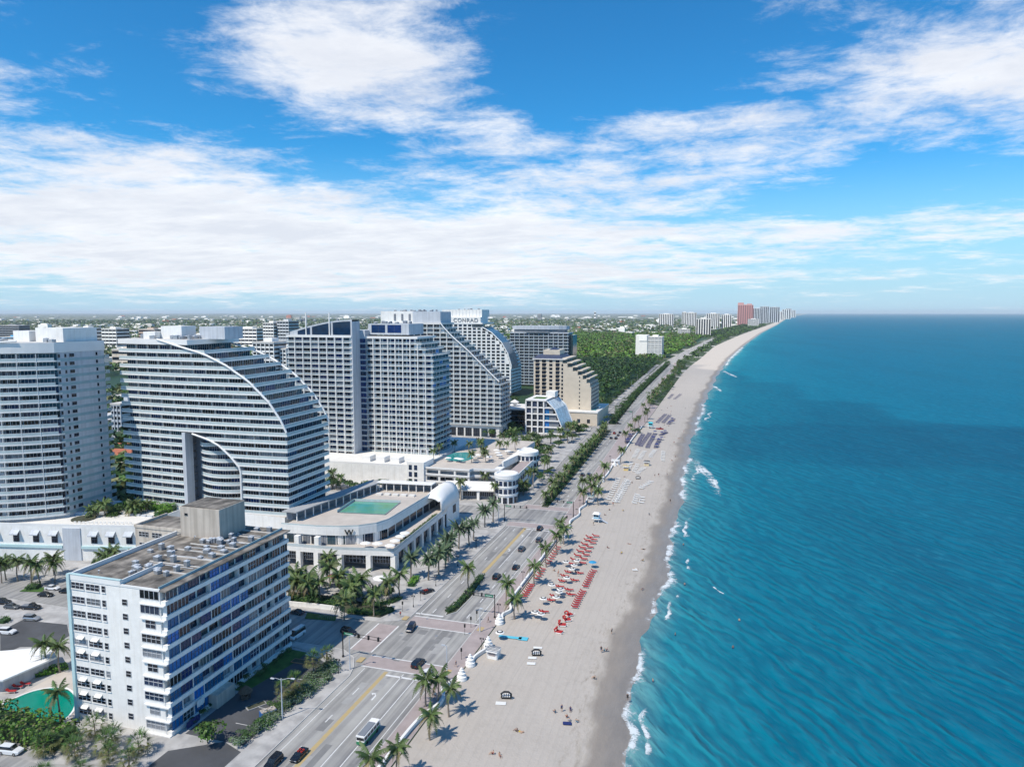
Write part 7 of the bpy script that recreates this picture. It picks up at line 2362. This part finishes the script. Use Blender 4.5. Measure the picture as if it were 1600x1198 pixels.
line((-64.6, 488.2), (-65.3, 517.8), 9, 'blue', 180, 'navy lounger in the column by the wave wall, {} from the near end', BG)
line((-52.5, 585.4), (-49.8, 634.4), 12, 'blue', 180, 'navy lounger in the farther batch, first column, {} from the near end', BG)
line((-47.7, 586.0), (-45.8, 628.5), 10, 'blue', 180, 'navy lounger in the farther batch, second column, {} from the near end', BG)
line((-43.3, 579.2), (-41.0, 609.4), 8, 'blue', 180, 'navy lounger in the farther batch, third column, {} from the near end', BG)
line((-56.4, 755.5), (-55.1, 793.1), 6, 'blue', 180, 'navy lounger in the farthest batch, first column, {} from the near end', BG)
line((-49.9, 752.4), (-46.9, 795.6), 6, 'blue', 180, 'navy lounger in the farthest batch, second column, {} from the near end', BG)
NAVYCAN = mat('navy_canvas', (.015, .03, .16), .8, .1)
for i, p in enumerate([(-44.0, 529.3), (-42.1, 535.7), (-42.2, 506.2), (-43.6, 498.5), (-43.1, 478.9), (-42.0, 602.5), (-40.2, 586.2), (-42.5, 581.5), (-65.3, 512.9), (-64.5, 492.8), (-49.1, 531.2), (-48.1, 506.9)]):
    parasol(p[0], p[1], .1, f'navy beach parasol among the navy loungers, {nth(i)} counted', 'navy beach parasols', NAVYCAN, 1.5)
# lifeguard huts and kiosks
def guard_hut(p, wallm, roofm, label, sc=1.0):
    t = thing('lifeguard_hut', label, 'lifeguard hut', (p[0], p[1], .1), R(-8))
    t.scale = (sc,) * 3
    for x in (-1.2, 1.2):
        for y in (-1.0, 1.0):
            MB().box(x - .09, y - .09, -.3, x + .09, y + .09, 1.7).build('stilt', WHITE, t)
    MB().box(-1.9, -1.6, 1.6, 1.9, 1.6, 1.75).build('deck', WHITE, t)
    MB().box(-1.2, -1.0, 1.75, 1.2, 1.1, 3.8).build('cabin', wallm, t)
    for x in (-.75, 0, .75):
        MB().box(x - .28, -1.04, 2.6, x + .28, -1.01, 3.5).build('window', G2, t)
    mb = MB()
    mb.add([(-1.7, -1.6, 3.8), (1.7, -1.6, 3.8), (1.7, 1.5, 3.8), (-1.7, 1.5, 3.8), (-1.1, 0, 4.6), (1.1, 0, 4.6)], [(0, 1, 5, 4), (1, 2, 5), (2, 3, 4, 5), (3, 0, 4), (3, 2, 1, 0)])
    mb.build('roof', roofm, t)
    for y in (-1.55, 1.5):
        MB().box(-1.85, y, 2.6, 1.85, y + .06, 2.68).build('handrail', WHITE, t)
    mb = MB()
    mb.add([(1.9, -.6, 1.7), (1.9, .6, 1.7), (5.2, .6, .05), (5.2, -.6, .05), (1.9, -.6, 1.6), (1.9, .6, 1.6), (5.2, .6, -.05), (5.2, -.6, -.05)], [(0, 3, 2, 1), (4, 5, 6, 7), (0, 1, 5, 4), (1, 2, 6, 5), (2, 3, 7, 6), (3, 0, 4, 7)])
    mb.build('ramp', PALE, t)
guard_hut((-51.5, 297.1), mat('hut_sky_blue', (.20, .45, .62), .6), WHITE, 'white and sky blue lifeguard hut on stilts with a ramp', .95)
guard_hut((-54.9, 556.3), mat('hut_turquoise', (.05, .42, .50), .6), mat('hut_turquoise_roof', (.08, .5, .56), .6), 'turquoise lifeguard hut by the far sea grapes', 1.1)
def kiosk(p, label, wallm, roofm, w=2.6, d=2.2):
    t = thing('beach_kiosk', label, 'kiosk', (p[0], p[1], .1), R(-6))
    MB().box(-w / 2, -d / 2, 0, w / 2, d / 2, 2.0).build('cabin', wallm, t)
    MB().box(-w / 2 - .3, -d / 2 - .5, 2.0, w / 2 + .3, d / 2 + .3, 2.15).build('counter_roof', WHITE, t)
    for k in range(4):
        MB().box(-w / 2 - .4, -d / 2 - .4 + k * d / 3.2, 2.7, w / 2 + .4, -d / 2 - .1 + k * d / 3.2, 2.8).build('roof_slat', roofm, t)
    for x in (-w / 2 - .2, w / 2 + .2):
        for y in (-d / 2, d / 2): MB().box(x - .05, y - .05, 0, x + .05, y + .05, 2.7).build('post', WHITE, t)
    MB().box(-w / 2 + .3, -d / 2 - .03, .9, w / 2 - .3, -d / 2 - .003, 1.8).build('hatch', BRICKP, t)
kiosk((-56.1, 169.2), 'small white beach kiosk with dark roof slats by the wave wall', WHITE, DARKC)
kiosk((-60.1, 330.2), 'blue-grey beach kiosk behind the palms and wave wall', PALE, TEALBAND)
kiosk((-61.4, 416.6), 'white beach kiosk at the bend of the wave wall', WHITE, WHITE, 4, 3)
kiosk((-53.0, 402.2), 'small yellow beach kiosk between the white loungers', mat('kiosk_yellow', (.6, .45, .15), .7), mat('kiosk_yellow_roof', (.62, .48, .2), .7))
kiosk((-43.1, 418.8), 'tall cream beach stand with a black shade', mat('kiosk_cream', (.62, .52, .3), .7), BLACKM)

# apartment pool, its deck things
t = thing('swimming_pool', 'emerald swimming pool behind the apartment block', 'swimming pool')
pool = curve([(-157, 108.5), (-157.5, 115), (-156, 121.5), (-151.5, 124.5), (-146.5, 123.6), (-141.5, 119.8), (-138.6, 115.0), (-138.6, 108.5)], 5)
MB().sheet(pool, .10).build('water', POOLA, t)
MB().wallstrip(pool, -.45, .02, .2).build('coping', WHITE, t)
for i, p in enumerate([(-160.5, 119.5), (-161.0, 121.5), (-160.4, 123.0)]):
    lounger(p[0], p[1], 'red', 200, f'dark red lounger beside the emerald pool, {nth(i)} from the left', 'pool loungers', 1.2)
o = thing('flat_roof_pavilion', 'long low pavilion with bright white flat roof beside the pool', 'pavilion')
MB().prism([(-190, 108), (-161.5, 118.5), (-159.5, 131), (-166, 134.8), (-190, 122)], 3.2, 3.6).build('roof', mat('white_membrane', (.82, .82, .81), .8, .04), o)
MB().prism([(-190, 109.5), (-163, 119.5), (-161.2, 130), (-166.5, 133), (-190, 120.5)], 0, 3.2).build('wall', PALE, o)
# thatched hut, skip and planters in the apartment car park
t = thing('thatched_hut', 'small brown thatched hut at the foot of the apartment block', 'hut', (*(-105.7, 133.8), .05), .3)
MB().lathe([(1.7, 1.6), (.9, 2.5), (.1, 3.1)], n=10).build('thatch', mat('thatch', (.14, .09, .06), .95, .3, 3), t)
for a in range(4): MB().box(1.1 * math.cos(a * 1.57) - .07, 1.1 * math.sin(a * 1.57) - .07, 0, 1.1 * math.cos(a * 1.57) + .07, 1.1 * math.sin(a * 1.57) + .07, 1.7).build('post', BARK, t)
MB().box(-.8, -.8, 0, .8, .8, .9).build('counter', BARK, t)
t = thing('skip_container', 'blue rubbish container heaped with debris in the apartment car park', 'container', (*(-96.1, 129.0), .05), R(55))
MB().box(-1.7, -.95, 0, 1.7, .95, 1.3).build('tub', mat('skip_blue', (.02, .12, .38), .5, .2), t)
MB().box(-1.6, -.85, 1.2, 1.6, .85, 1.45).build('debris', mat('debris', (.38, .34, .30), .9, .4, 2), t)
for k in range(7): MB().box(-1.3 + k * .4, -.6 + (k % 3) * .4, 1.4, -.9 + k * .4, -.2 + (k % 3) * .4, 1.55 + .12 * (k % 2)).build('rubble_piece', mat('rubble', (.45, .42, .38), .9, .3), t)
for i, p in enumerate([(-101.2, 131.6), (-103.4, 152.6)]):
    t = thing('planter_bed', ['kerbed planter bed beside the thatched hut', 'terracotta planter bed at the far end of the car park'][i], 'planter', (p[0], p[1], .05), R(58 if i == 0 else 0))
    MB().box(-2.2, -1.0, 0, 2.2, 1.0, .2).build('kerb', (PAVE, mat('terracotta', (.45, .22, .12), .8))[i], t)
    MB().box(-2.0, -.8, .2, 2.0, .8, .24).build('soil', MULCH, t)
# tarpaulins on the scaffold side of the block
for i, (p, w, mt, lb) in enumerate([((-105.5, 124.5), 2.2, WHITEC, 'white tarpaulin hanging at the foot of the apartment block'), ((-106.7, 121.2), 4.0, BLUEC, 'blue tarpaulin fence by the apartment block entrance')]):
    mb = MB()
    n = 8
    vs = []
    for k in range(n + 1):
        for z in (0, .8, 1.6): vs.append((-w / 2 + w * k / n, .12 * math.sin(k * 1.9 + z * 2), z))
    mb.add(vs, [(k * 3 + j, k * 3 + 3 + j, k * 3 + 4 + j, k * 3 + 1 + j) for k in range(n) for j in range(2)])
    o = mb.build('tarpaulin', mt, None, (-110.3 if i == 0 else -109.6, p[1], 2.6 if i == 0 else .1), R(90))
    tag(o, lb, 'tarpaulin')

# ------------------------------------------------------------------ people
SKIN = mat('skin', (.42, .25, .17), .6, .1, objrand=.35)
HAIR = mat('hair', (.03, .02, .015), .7, .2)
def person_mesh(J, name):
    """J: joint positions of the pose; one continuous skinned body"""
    names = list(J)
    E_ = [('pelvis', 'waist'), ('waist', 'chest'), ('chest', 'neck'), ('neck', 'head'), ('head', 'crown'), ('chest', 'lsh'), ('lsh', 'lel'), ('lel', 'lwr'), ('lwr', 'lhd'), ('chest', 'rsh'), ('rsh', 'rel'), ('rel', 'rwr'), ('rwr', 'rhd'),
          ('pelvis', 'lhip'), ('lhip', 'lkn'), ('lkn', 'lan'), ('lan', 'ltoe'), ('pelvis', 'rhip'), ('rhip', 'rkn'), ('rkn', 'ran'), ('ran', 'rtoe')]
    rad = dict(pelvis=.15, waist=.13, chest=.155, neck=.055, head=.095, crown=.075, sh=.07, el=.045, wr=.032, hd=.035, hip=.10, kn=.06, an=.04, toe=.035)
    me = bpy.data.meshes.new(name)
    me.from_pydata([J[n] for n in names], [(names.index(a), names.index(b)) for a, b in E_], [])
    o = link(name, me)
    o.modifiers.new('skin', 'SKIN')
    sd = me.skin_vertices[0].data
    for i, n in enumerate(names):
        k = n if n in rad else n[1:]
        r_ = rad[k]
        sd[i].radius = (r_ * (1.15 if k in ('chest', 'pelvis') else 1), r_)
        sd[i].use_root = n == 'pelvis'
    sb = o.modifiers.new('sub', 'SUBSURF')
    sb.levels = 1
    out = bpy.data.meshes.new_from_object(o.evaluated_get(bpy.context.evaluated_depsgraph_get()))
    bpy.data.objects.remove(o)
    hd, cr, ch, pe, lk = (Vector(J[k]) for k in ('head', 'crown', 'chest', 'pelvis', 'lkn'))
    up = (ch - pe).normalized()
    for m_ in (SKIN, WHITEC, BLUEC, HAIR): out.materials.append(m_)
    for f in out.polygons:
        c = f.center
        s_ = (c - pe).dot(up)
        side_ = ((c - pe) - up * s_).length
        if (c - cr).length < .10 or ((c - hd).length < .14 and (c - hd).dot((cr - hd).normalized()) > .03): f.material_index = 3
        elif .08 < s_ < (ch - pe).length + .06 and side_ < .24: f.material_index = 1
        elif s_ > -.28 and s_ <= .08 and side_ < .3 and (c - hd).length > .3: f.material_index = 2
        f.use_smooth = True
    return out
def pose(kind):
    if kind == 'stand':
        return dict(pelvis=(0, 0, .93), waist=(0, 0, 1.1), chest=(0, 0, 1.33), neck=(0, 0, 1.5), head=(0, .01, 1.6), crown=(0, 0, 1.71), lsh=(-.19, 0, 1.41), lel=(-.25, -.02, 1.13), lwr=(-.25, .06, .88), lhd=(-.25, .08, .79),
                    rsh=(.19, 0, 1.41), rel=(.25, -.02, 1.13), rwr=(.25, .06, .88), rhd=(.25, .08, .79), lhip=(-.1, 0, .88), lkn=(-.11, .03, .48), lan=(-.11, 0, .08), ltoe=(-.12, .17, .04), rhip=(.1, 0, .88), rkn=(.11, .03, .48), ran=(.11, 0, .08), rtoe=(.12, .17, .04))
    if kind == 'walk':
        d = pose('stand')
        d.update(lkn=(-.1, .22, .5), lan=(-.1, .32, .09), ltoe=(-.1, .48, .05), rkn=(.1, -.05, .48), ran=(.1, -.38, .14), rtoe=(.1, -.26, .04), lel=(-.25, -.16, 1.15), lwr=(-.24, -.2, .9), lhd=(-.24, -.18, .82), rel=(.25, .1, 1.15), rwr=(.24, .28, .96), rhd=(.24, .34, .92))
        return d
    if kind == 'sit':
        return dict(pelvis=(0, 0, .16), waist=(0, -.06, .32), chest=(0, -.14, .54), neck=(0, -.14, .72), head=(0, -.1, .82), crown=(0, -.11, .93), lsh=(-.19, -.15, .62), lel=(-.26, -.3, .38), lwr=(-.24, -.34, .14), lhd=(-.24, -.38, .05),
                    rsh=(.19, -.15, .62), rel=(.24, .08, .46), rwr=(.2, .3, .5), rhd=(.18, .38, .5), lhip=(-.1, .05, .14), lkn=(-.16, .42, .42), lan=(-.14, .68, .08), ltoe=(-.14, .84, .06), rhip=(.1, .05, .14), rkn=(.16, .42, .44), ran=(.14, .66, .08), rtoe=(.14, .82, .06))
    return dict(pelvis=(0, 0, .14), waist=(0, -.18, .14), chest=(0, -.42, .15), neck=(0, -.6, .16), head=(0, -.7, .16), crown=(0, -.82, .16), lsh=(-.19, -.5, .14), lel=(-.4, -.42, .08), lwr=(-.45, -.2, .06), lhd=(-.45, -.1, .05),
                rsh=(.19, -.5, .14), rel=(.36, -.66, .1), rwr=(.2, -.84, .1), rhd=(.12, -.88, .1), lhip=(-.1, .08, .12), lkn=(-.14, .48, .12), lan=(-.15, .88, .07), ltoe=(-.17, 1.0, .12), rhip=(.1, .08, .12), rkn=(.14, .46, .2), ran=(.14, .86, .07), rtoe=(.15, .98, .12))
PM = {k: person_mesh(pose(k), 'person') for k in ('stand', 'walk', 'sit', 'lie')}
CL = {'white': WHITEC, 'black': mat('black_cloth', (.015, .015, .017), .9), 'navy': BLUEC, 'red': mat('red_cloth', (.4, .03, .03), .9), 'teal': mat('teal_cloth', (.02, .22, .3), .9), 'grey': mat('grey_cloth', (.2, .2, .21), .9), 'skin': SKIN, 'yellow': mat('yellow_cloth', (.6, .45, .05), .9)}
def person(p, kind, top, bottom, ang, label, z=.12, sc=1.0):
    o = link('person', PM[kind], None, (p[0], p[1], z), R(ang), sc)
    for i, c in ((1, top), (2, bottom)):
        o.material_slots[i].link = 'OBJECT'
        o.material_slots[i].material = CL[c]
    tag(o, label, 'person')
ppl = [((-28.6, 191.9), 'stand', 'grey', 'black', 60, 'person in grey standing alone on the wet edge of the sand'), ((-29.6, 180.2), 'stand', 'black', 'navy', 20, 'person in black standing beside the seated pair near the wet sand'),
       ((-28.9, 181.1), 'sit', 'teal', 'navy', 120, 'person in teal seated near the wet sand, left of a pair'), ((-28.3, 181.5), 'sit', 'navy', 'black', 100, 'person in navy seated near the wet sand, right of a pair'),
       ((-28.9, 166.1), 'sit', 'black', 'black', 90, 'person in black sitting alone above the wet sand'), ((-19.7, 158.4), 'stand', 'black', 'black', 180, 'person in black standing by the waterline'),
       ((-34.8, 148.7), 'sit', 'teal', 'navy', 40, 'person in teal sitting at the left of the group'), ((-33.4, 149.6), 'stand', 'navy', 'black', 200, 'person in navy standing at the back of the group'),
       ((-31.6, 150.6), 'sit', 'navy', 'navy', 190, 'person in navy sitting at the back of the group'), ((-31.8, 147.6), 'sit', 'red', 'black', 30, 'person in red sitting in the middle of the group'),
       ((-31.0, 146.4), 'sit', 'white', 'grey', 10, 'person in white sitting at the front of the group'), ((-29.3, 146.4), 'sit', 'teal', 'white', 320, 'person in teal sitting at the right of the group'),
       ((-41.0, 139.2), 'sit', 'black', 'black', 70, 'person in black sitting on the near open sand'), ((-40.2, 139.3), 'lie', 'skin', 'yellow', 80, 'person lying beside the one in black on the near sand'),
       ((-43.4, 130.2), 'sit', 'red', 'black', 100, 'person in red sitting low on the near sand'), ((-41.9, 130.0), 'sit', 'skin', 'red', 220, 'person in red shorts sitting by the one in red'),
       ((-63.7, 161.5), 'walk', 'navy', 'grey', 60, 'person in navy walking on the promenade by the light pole'), ((-63.9, 147.6), 'walk', 'grey', 'black', 80, 'person in grey walking behind the near promenade palms'),
       ((-90.4, 184.8), 'stand', 'red', 'grey', 30, 'person in red waiting at the hotel corner'), ((-64.2, 188.8), 'walk', 'grey', 'black', 90, 'person in grey walking on the promenade by the first signal mast'),
       ((-34.2, 271.6), 'lie', 'skin', 'navy', 70, 'person lying on the upper sand right of the red loungers'), ((-28.2, 266.9), 'lie', 'black', 'black', 100, 'person in black lying near the wet sand'),
       ((-26.9, 254.0), 'sit', 'yellow', 'black', 90, 'person in yellow sitting near the wet sand'), ((-28.4, 244.9), 'lie', 'white', 'white', 80, 'person in white lying on a towel on the mid sand'),
       ((-31.0, 314.8), 'sit', 'teal', 'navy', 200, 'person in teal sitting on the sand beyond the lifeguard hut'), ((-23.5, 338.5), 'walk', 'black', 'black', 0, 'person in black walking on the far wet sand'),
       ((-49.1, 316.6), 'sit', 'black', 'black', 0, 'person in black sitting behind the lifeguard hut'), ((-35.7, 390.0), 'walk', 'grey', 'black', 0, 'person in grey walking past the white loungers, left one'), ((-33.8, 392.4), 'walk', 'black', 'red', 0, 'person in black walking past the white loungers, right one'),
       ((-28.7, 448.3), 'sit', 'black', 'navy', 0, 'person in black sitting on the far sand'), ((-33.0, 499.3), 'sit', 'red', 'red', 0, 'person in red sitting on the far sand'), ((-130.5, 194.5), 'stand', 'black', 'black', 0, 'person in black at the hotel garden path'),
       ((-62.9, 146.2), 'stand', 'white', 'black', 0, 'person in white by the near promenade palms')]
for p, k, a, b, an, lb in ppl:
    person(p, k, a, b, an, lb, PT if 'promenade' in lb or 'hotel' in lb else .1, 1.05)
for i, p in enumerate([(-11.1, 236.0), (-13.9, 277.7), (-11.5, 197.2), (-15.0, 169.8), (5.9, 212.1), (4.0, 193.8)]):
    x = max(p[0], shore(p[1]) + 2.5)
    person((x, p[1]), 'stand', 'skin', 'navy', 40 * i, f'bather standing in the water, {nth(i)} counted from the top', SEA_Z - .75 - .0, 1.05)
for i, p in enumerate([(-28.5, 243.9), (-31.2, 145.3)]):
    mat_on_sand(p, 1.9, 1.1, WHITEC if i == 0 else BLUEC, ['white towel under the person lying on the mid sand', 'navy towel before the seated group'][i])

r6 = random.Random(8)
spots = [(r6.uniform(-56, -24), r6.uniform(200, 330)) for _ in range(10)] + [(r6.uniform(-58, -26), r6.uniform(330, 700)) for _ in range(26)]
for i, q in enumerate(sorted(spots, key=lambda s_: s_[1])):
    k = r6.choice(('stand', 'walk', 'sit', 'lie', 'sit'))
    a, b = r6.choice(list(CL)), r6.choice(('black', 'navy', 'red', 'grey'))
    person(q, k, a, b, r6.uniform(0, 360), f'small figure on the sand in {"swimwear" if a == "skin" else a} top, {nth(i)} going up the beach past the daybeds', .1, 1.05)

# ------------------------------------------------------------------ foam, cloud, air
def foam_material():
    """white water: dense at the crest, torn to lace towards its edges"""
    m, k = node_mat('sea_foam')
    f = k.attr('fade')
    n = k.noise(k.P, .42, 10, .74, .8)
    n2 = k.noise(k.P, 2.4, 6, .7, .4)
    a = k.m('ADD', k.m('MULTIPLY', k.m('SUBTRACT', n, .5), 2.6), k.m('MULTIPLY', k.m('SUBTRACT', n2, .5), 1.2))
    a = k.m('ADD', a, k.m('SUBTRACT', k.m('MULTIPLY', f, 1.15), .62))
    k.L.new(k.mrange(a, -.15, .55, 0, .85, True), k.b.inputs['Alpha'])
    k.b.inputs['Base Color'].default_value = (.78, .83, .85, 1)
    k.b.inputs['Roughness'].default_value = .8
    k.L.new(k.bump(n2, .6, .3), k.b.inputs['Normal'])
    return m
FOAM = foam_material()
def foam(path, w0, w1, label, z=SEA_Z + .03, ragged=.5):
    """a ragged ribbon of foam along a plan line: sharp landward edge, torn seaward side"""
    path = curve(path, 8)
    n = len(path)
    cols = [-1, -.8, -.5, -.2, .1, .4, .7, 1]
    prof = [0, .75, 1, .85, .6, .42, .25, 0]
    rows, at = [], []
    for i, p in enumerate(path):
        f = i / (n - 1)
        j = math.sin(p[1] * .83) + math.sin(p[1] * .37 + 1.3) + .6 * math.sin(p[1] * 1.9)
        w = (w0 + (w1 - w0) * f) * (1 + .22 * j * ragged)
        env = min(1, f * 7, (1 - f) * 7) * (.78 + .22 * math.sin(p[1] * .21 + 2) + .12 * math.sin(p[1] * .9))
        a, b = path[max(i - 1, 0)], path[min(i + 1, n - 1)]
        dx, dy = b[0] - a[0], b[1] - a[1]
        l = math.hypot(dx, dy) or 1
        rows.append([(p[0] + dy / l * w * c, p[1] - dx / l * w * c, z + .10 * q) for c, q in zip(cols, prof)])
        at.append([env * q for q in prof])
    o = grid_mesh('sea_foam', rows, FOAM, {'fade': at})
    return stuff(o, label, 'foam')
sh = lambda y, o=0: (shore(y) + o, y)
foam([sh(y, .9 + .5 * math.sin(y / 7)) for y in range(96, 200, 5)], 2.2, 1.9, 'white foam edge of the nearest stretch of shore')
foam([sh(y, 1.1 + .7 * math.sin(y / 9)) for y in range(196, 330, 6)], 2.6, 3.0, 'white foam edge along the middle stretch of shore')
foam([sh(y, 1.6) for y in range(330, 470, 8)], 3.0, 3.4, 'white foam edge before the white loungers')
foam([(-19.8, 447.3), (-14.3, 425.8), (-8.2, 403.4), (-4.3, 377.1), (-2.5, 357.4)], 5.5, 3.0, 'broken wave of white foam off the white loungers')
foam([(-17.7, 436.1), (-11.5, 409.1), (-5.5, 388.5)], 4.0, 2.0, 'bright crest of the broken wave off the white loungers', SEA_Z + .08)
foam([sh(y, 2) for y in range(520, 760, 10)], 3.0, 4.0, 'foam edge of the far grey beach')
foam([(-19.7, 927.4), (-11.2, 882.0), (-5.0, 840.5)], 5, 4, 'far breaking wave, first beyond the bend')
foam([(-7.8, 1162.0), (3.7, 1092.0), (13.9, 1040.5)], 7, 4, 'far breaking wave, second beyond the bend')
foam([sh(y, 4) for y in range(1150, 2100, 60)], 5, 8, 'foam edge of the far white beach')
foam([(-2.5, 237.4), (-0.8, 234.5), (1.6, 231.8)], .9, .5, 'small whitecap off the red loungers')
for i, (y0, y1, o_, w_) in enumerate([(138, 160, 4.5, 1.3), (205, 232, 5.0, 1.5), (248, 268, 6.5, 1.2), (286, 322, 5.5, 1.7), (385, 440, 7, 2.0), (600, 680, 8, 2.5)]):
    foam([sh(y, o_ + .9 * math.sin(y / 5)) for y in range(y0, y1, 4)], w_, w_ * .8, f'thin outer foam line off the shore, {nth(i)} from the near end')
# unseen clouds behind the camera, shaped to lay shade on near shore and sea
def cloud(name, label, poly, alt, thick, seed, trans):
    rs_ = random.Random(seed)
    xs_ = [p[0] for p in poly]
    ys_ = [p[1] for p in poly]
    def inside(x, y):
        c = False
        for (x0, y0), (x1, y1) in zip(poly, poly[1:] + poly[:1]):
            if (y0 > y) != (y1 > y) and x < (x1 - x0) * (y - y0) / (y1 - y0) + x0: c = not c
        return c
    st = 30.0 if len(poly) < 8 else 60.0
    off_ = SDIR * (alt / SDIR.z)
    nx, ny = int((max(xs_) - min(xs_)) / st), int((max(ys_) - min(ys_)) / st)
    mb = MB()
    idx = {}
    vs = []
    def v(i, j, top):
        if (i, j, top) not in idx:
            x, y = min(xs_) + i * st, min(ys_) + j * st
            q = math.sin(x * .011 + seed) * math.sin(y * .013) + .5 * math.sin(x * .031 + y * .027)
            idx[(i, j, top)] = len(vs)
            vs.append((x + off_.x + rs_.uniform(-18, 18), y + off_.y + rs_.uniform(-18, 18), alt + (thick * (.6 + .4 * q) if top else -thick * .1 * q)))
        return idx[(i, j, top)]
    cells = {(i, j) for i in range(nx) for j in range(ny) if inside(min(xs_) + (i + .5) * st, min(ys_) + (j + .5) * st)}
    fs = []
    for (i, j) in cells:
        fs.append((v(i, j, 1), v(i + 1, j, 1), v(i + 1, j + 1, 1), v(i, j + 1, 1)))
        fs.append((v(i, j, 0), v(i, j + 1, 0), v(i + 1, j + 1, 0), v(i + 1, j, 0)))
        for (di, dj, a, b) in ((-1, 0, (0, 1), (0, 0)), (1, 0, (1, 0), (1, 1)), (0, -1, (0, 0), (1, 0)), (0, 1, (1, 1), (0, 1))):
            if (i + di, j + dj) not in cells:
                p, q = (i + a[0], j + a[1]), (i + b[0], j + b[1])
                fs.append((v(*p, 0), v(*q, 0), v(*q, 1), v(*p, 1)))
    mb.add(vs, fs)
    m = bpy.data.materials.new('cloud_vapour')
    m.use_nodes = True
    N, L = m.node_tree.nodes, m.node_tree.links
    b = N['Principled BSDF']
    b.inputs['Base Color'].default_value = (.9, .9, .9, 1)
    b.inputs['Roughness'].default_value = 1
    b.inputs['Specular IOR Level'].default_value = 0
    tc = N.new('ShaderNodeTexCoord')
    nz = N.new('ShaderNodeTexNoise')
    nz.inputs['Scale'].default_value = .004
    nz.inputs['Detail'].default_value = 5
    L.new(tc.outputs['Object'], nz.inputs['Vector'])
    mr = N.new('ShaderNodeMapRange')
    L.new(nz.outputs['Fac'], mr.inputs[0])
    mr.inputs[1].default_value, mr.inputs[2].default_value = .35, .65
    mr.inputs[3].default_value, mr.inputs[4].default_value = (1 - trans ** .5) * .8, (1 - trans ** .5) * 1.2
    L.new(mr.outputs[0], b.inputs['Alpha'])
    o = mb.build(name, m)
    o['label'] = label
    return struct(o)
cloud('cloud', 'broad thin unseen cloud placed to shade the near shore', [(-900, -500), (700, -500), (760, 420), (420, 560), (120, 640), (-20, 1120), (-180, 1330), (-560, 1240), (-900, 900)], 1300, 90, 3, .72)

cloud('cloud', 'small unseen cloud placed to shade the open sea', [(-5.5, 575.1), (108.8, 629.9), (270.0, 594.4), (212.7, 465.3), (92.7, 469.4), (7.7, 463.9)], 1300, 60, 5, .8)  # out of view, there only for the shade it casts on the water
def haze():
    ys0, ys1, x0, x1, z0, z1 = -3500, 61500, -61000, 47000, -4, 190
    o = MB().box(x0, ys0, z0, x1, ys1, z1).build('haze', None)
    m = bpy.data.materials.new('haze_air')
    m.use_nodes = True
    N, L = m.node_tree.nodes, m.node_tree.links
    N.remove(N['Principled BSDF'])
    v = N.new('ShaderNodeVolumePrincipled')
    v.inputs['Color'].default_value = (.78, .90, 1.0, 1)
    v.inputs['Density'].default_value = 0.000028
    v.inputs['Anisotropy'].default_value = 0.0
    L.new(v.outputs[0], N['Material Output'].inputs['Volume'])
    o.data.materials.clear()
    o.data.materials.append(m)
    stuff(o, 'thin sea haze in the air over coast and town', 'haze')
haze()
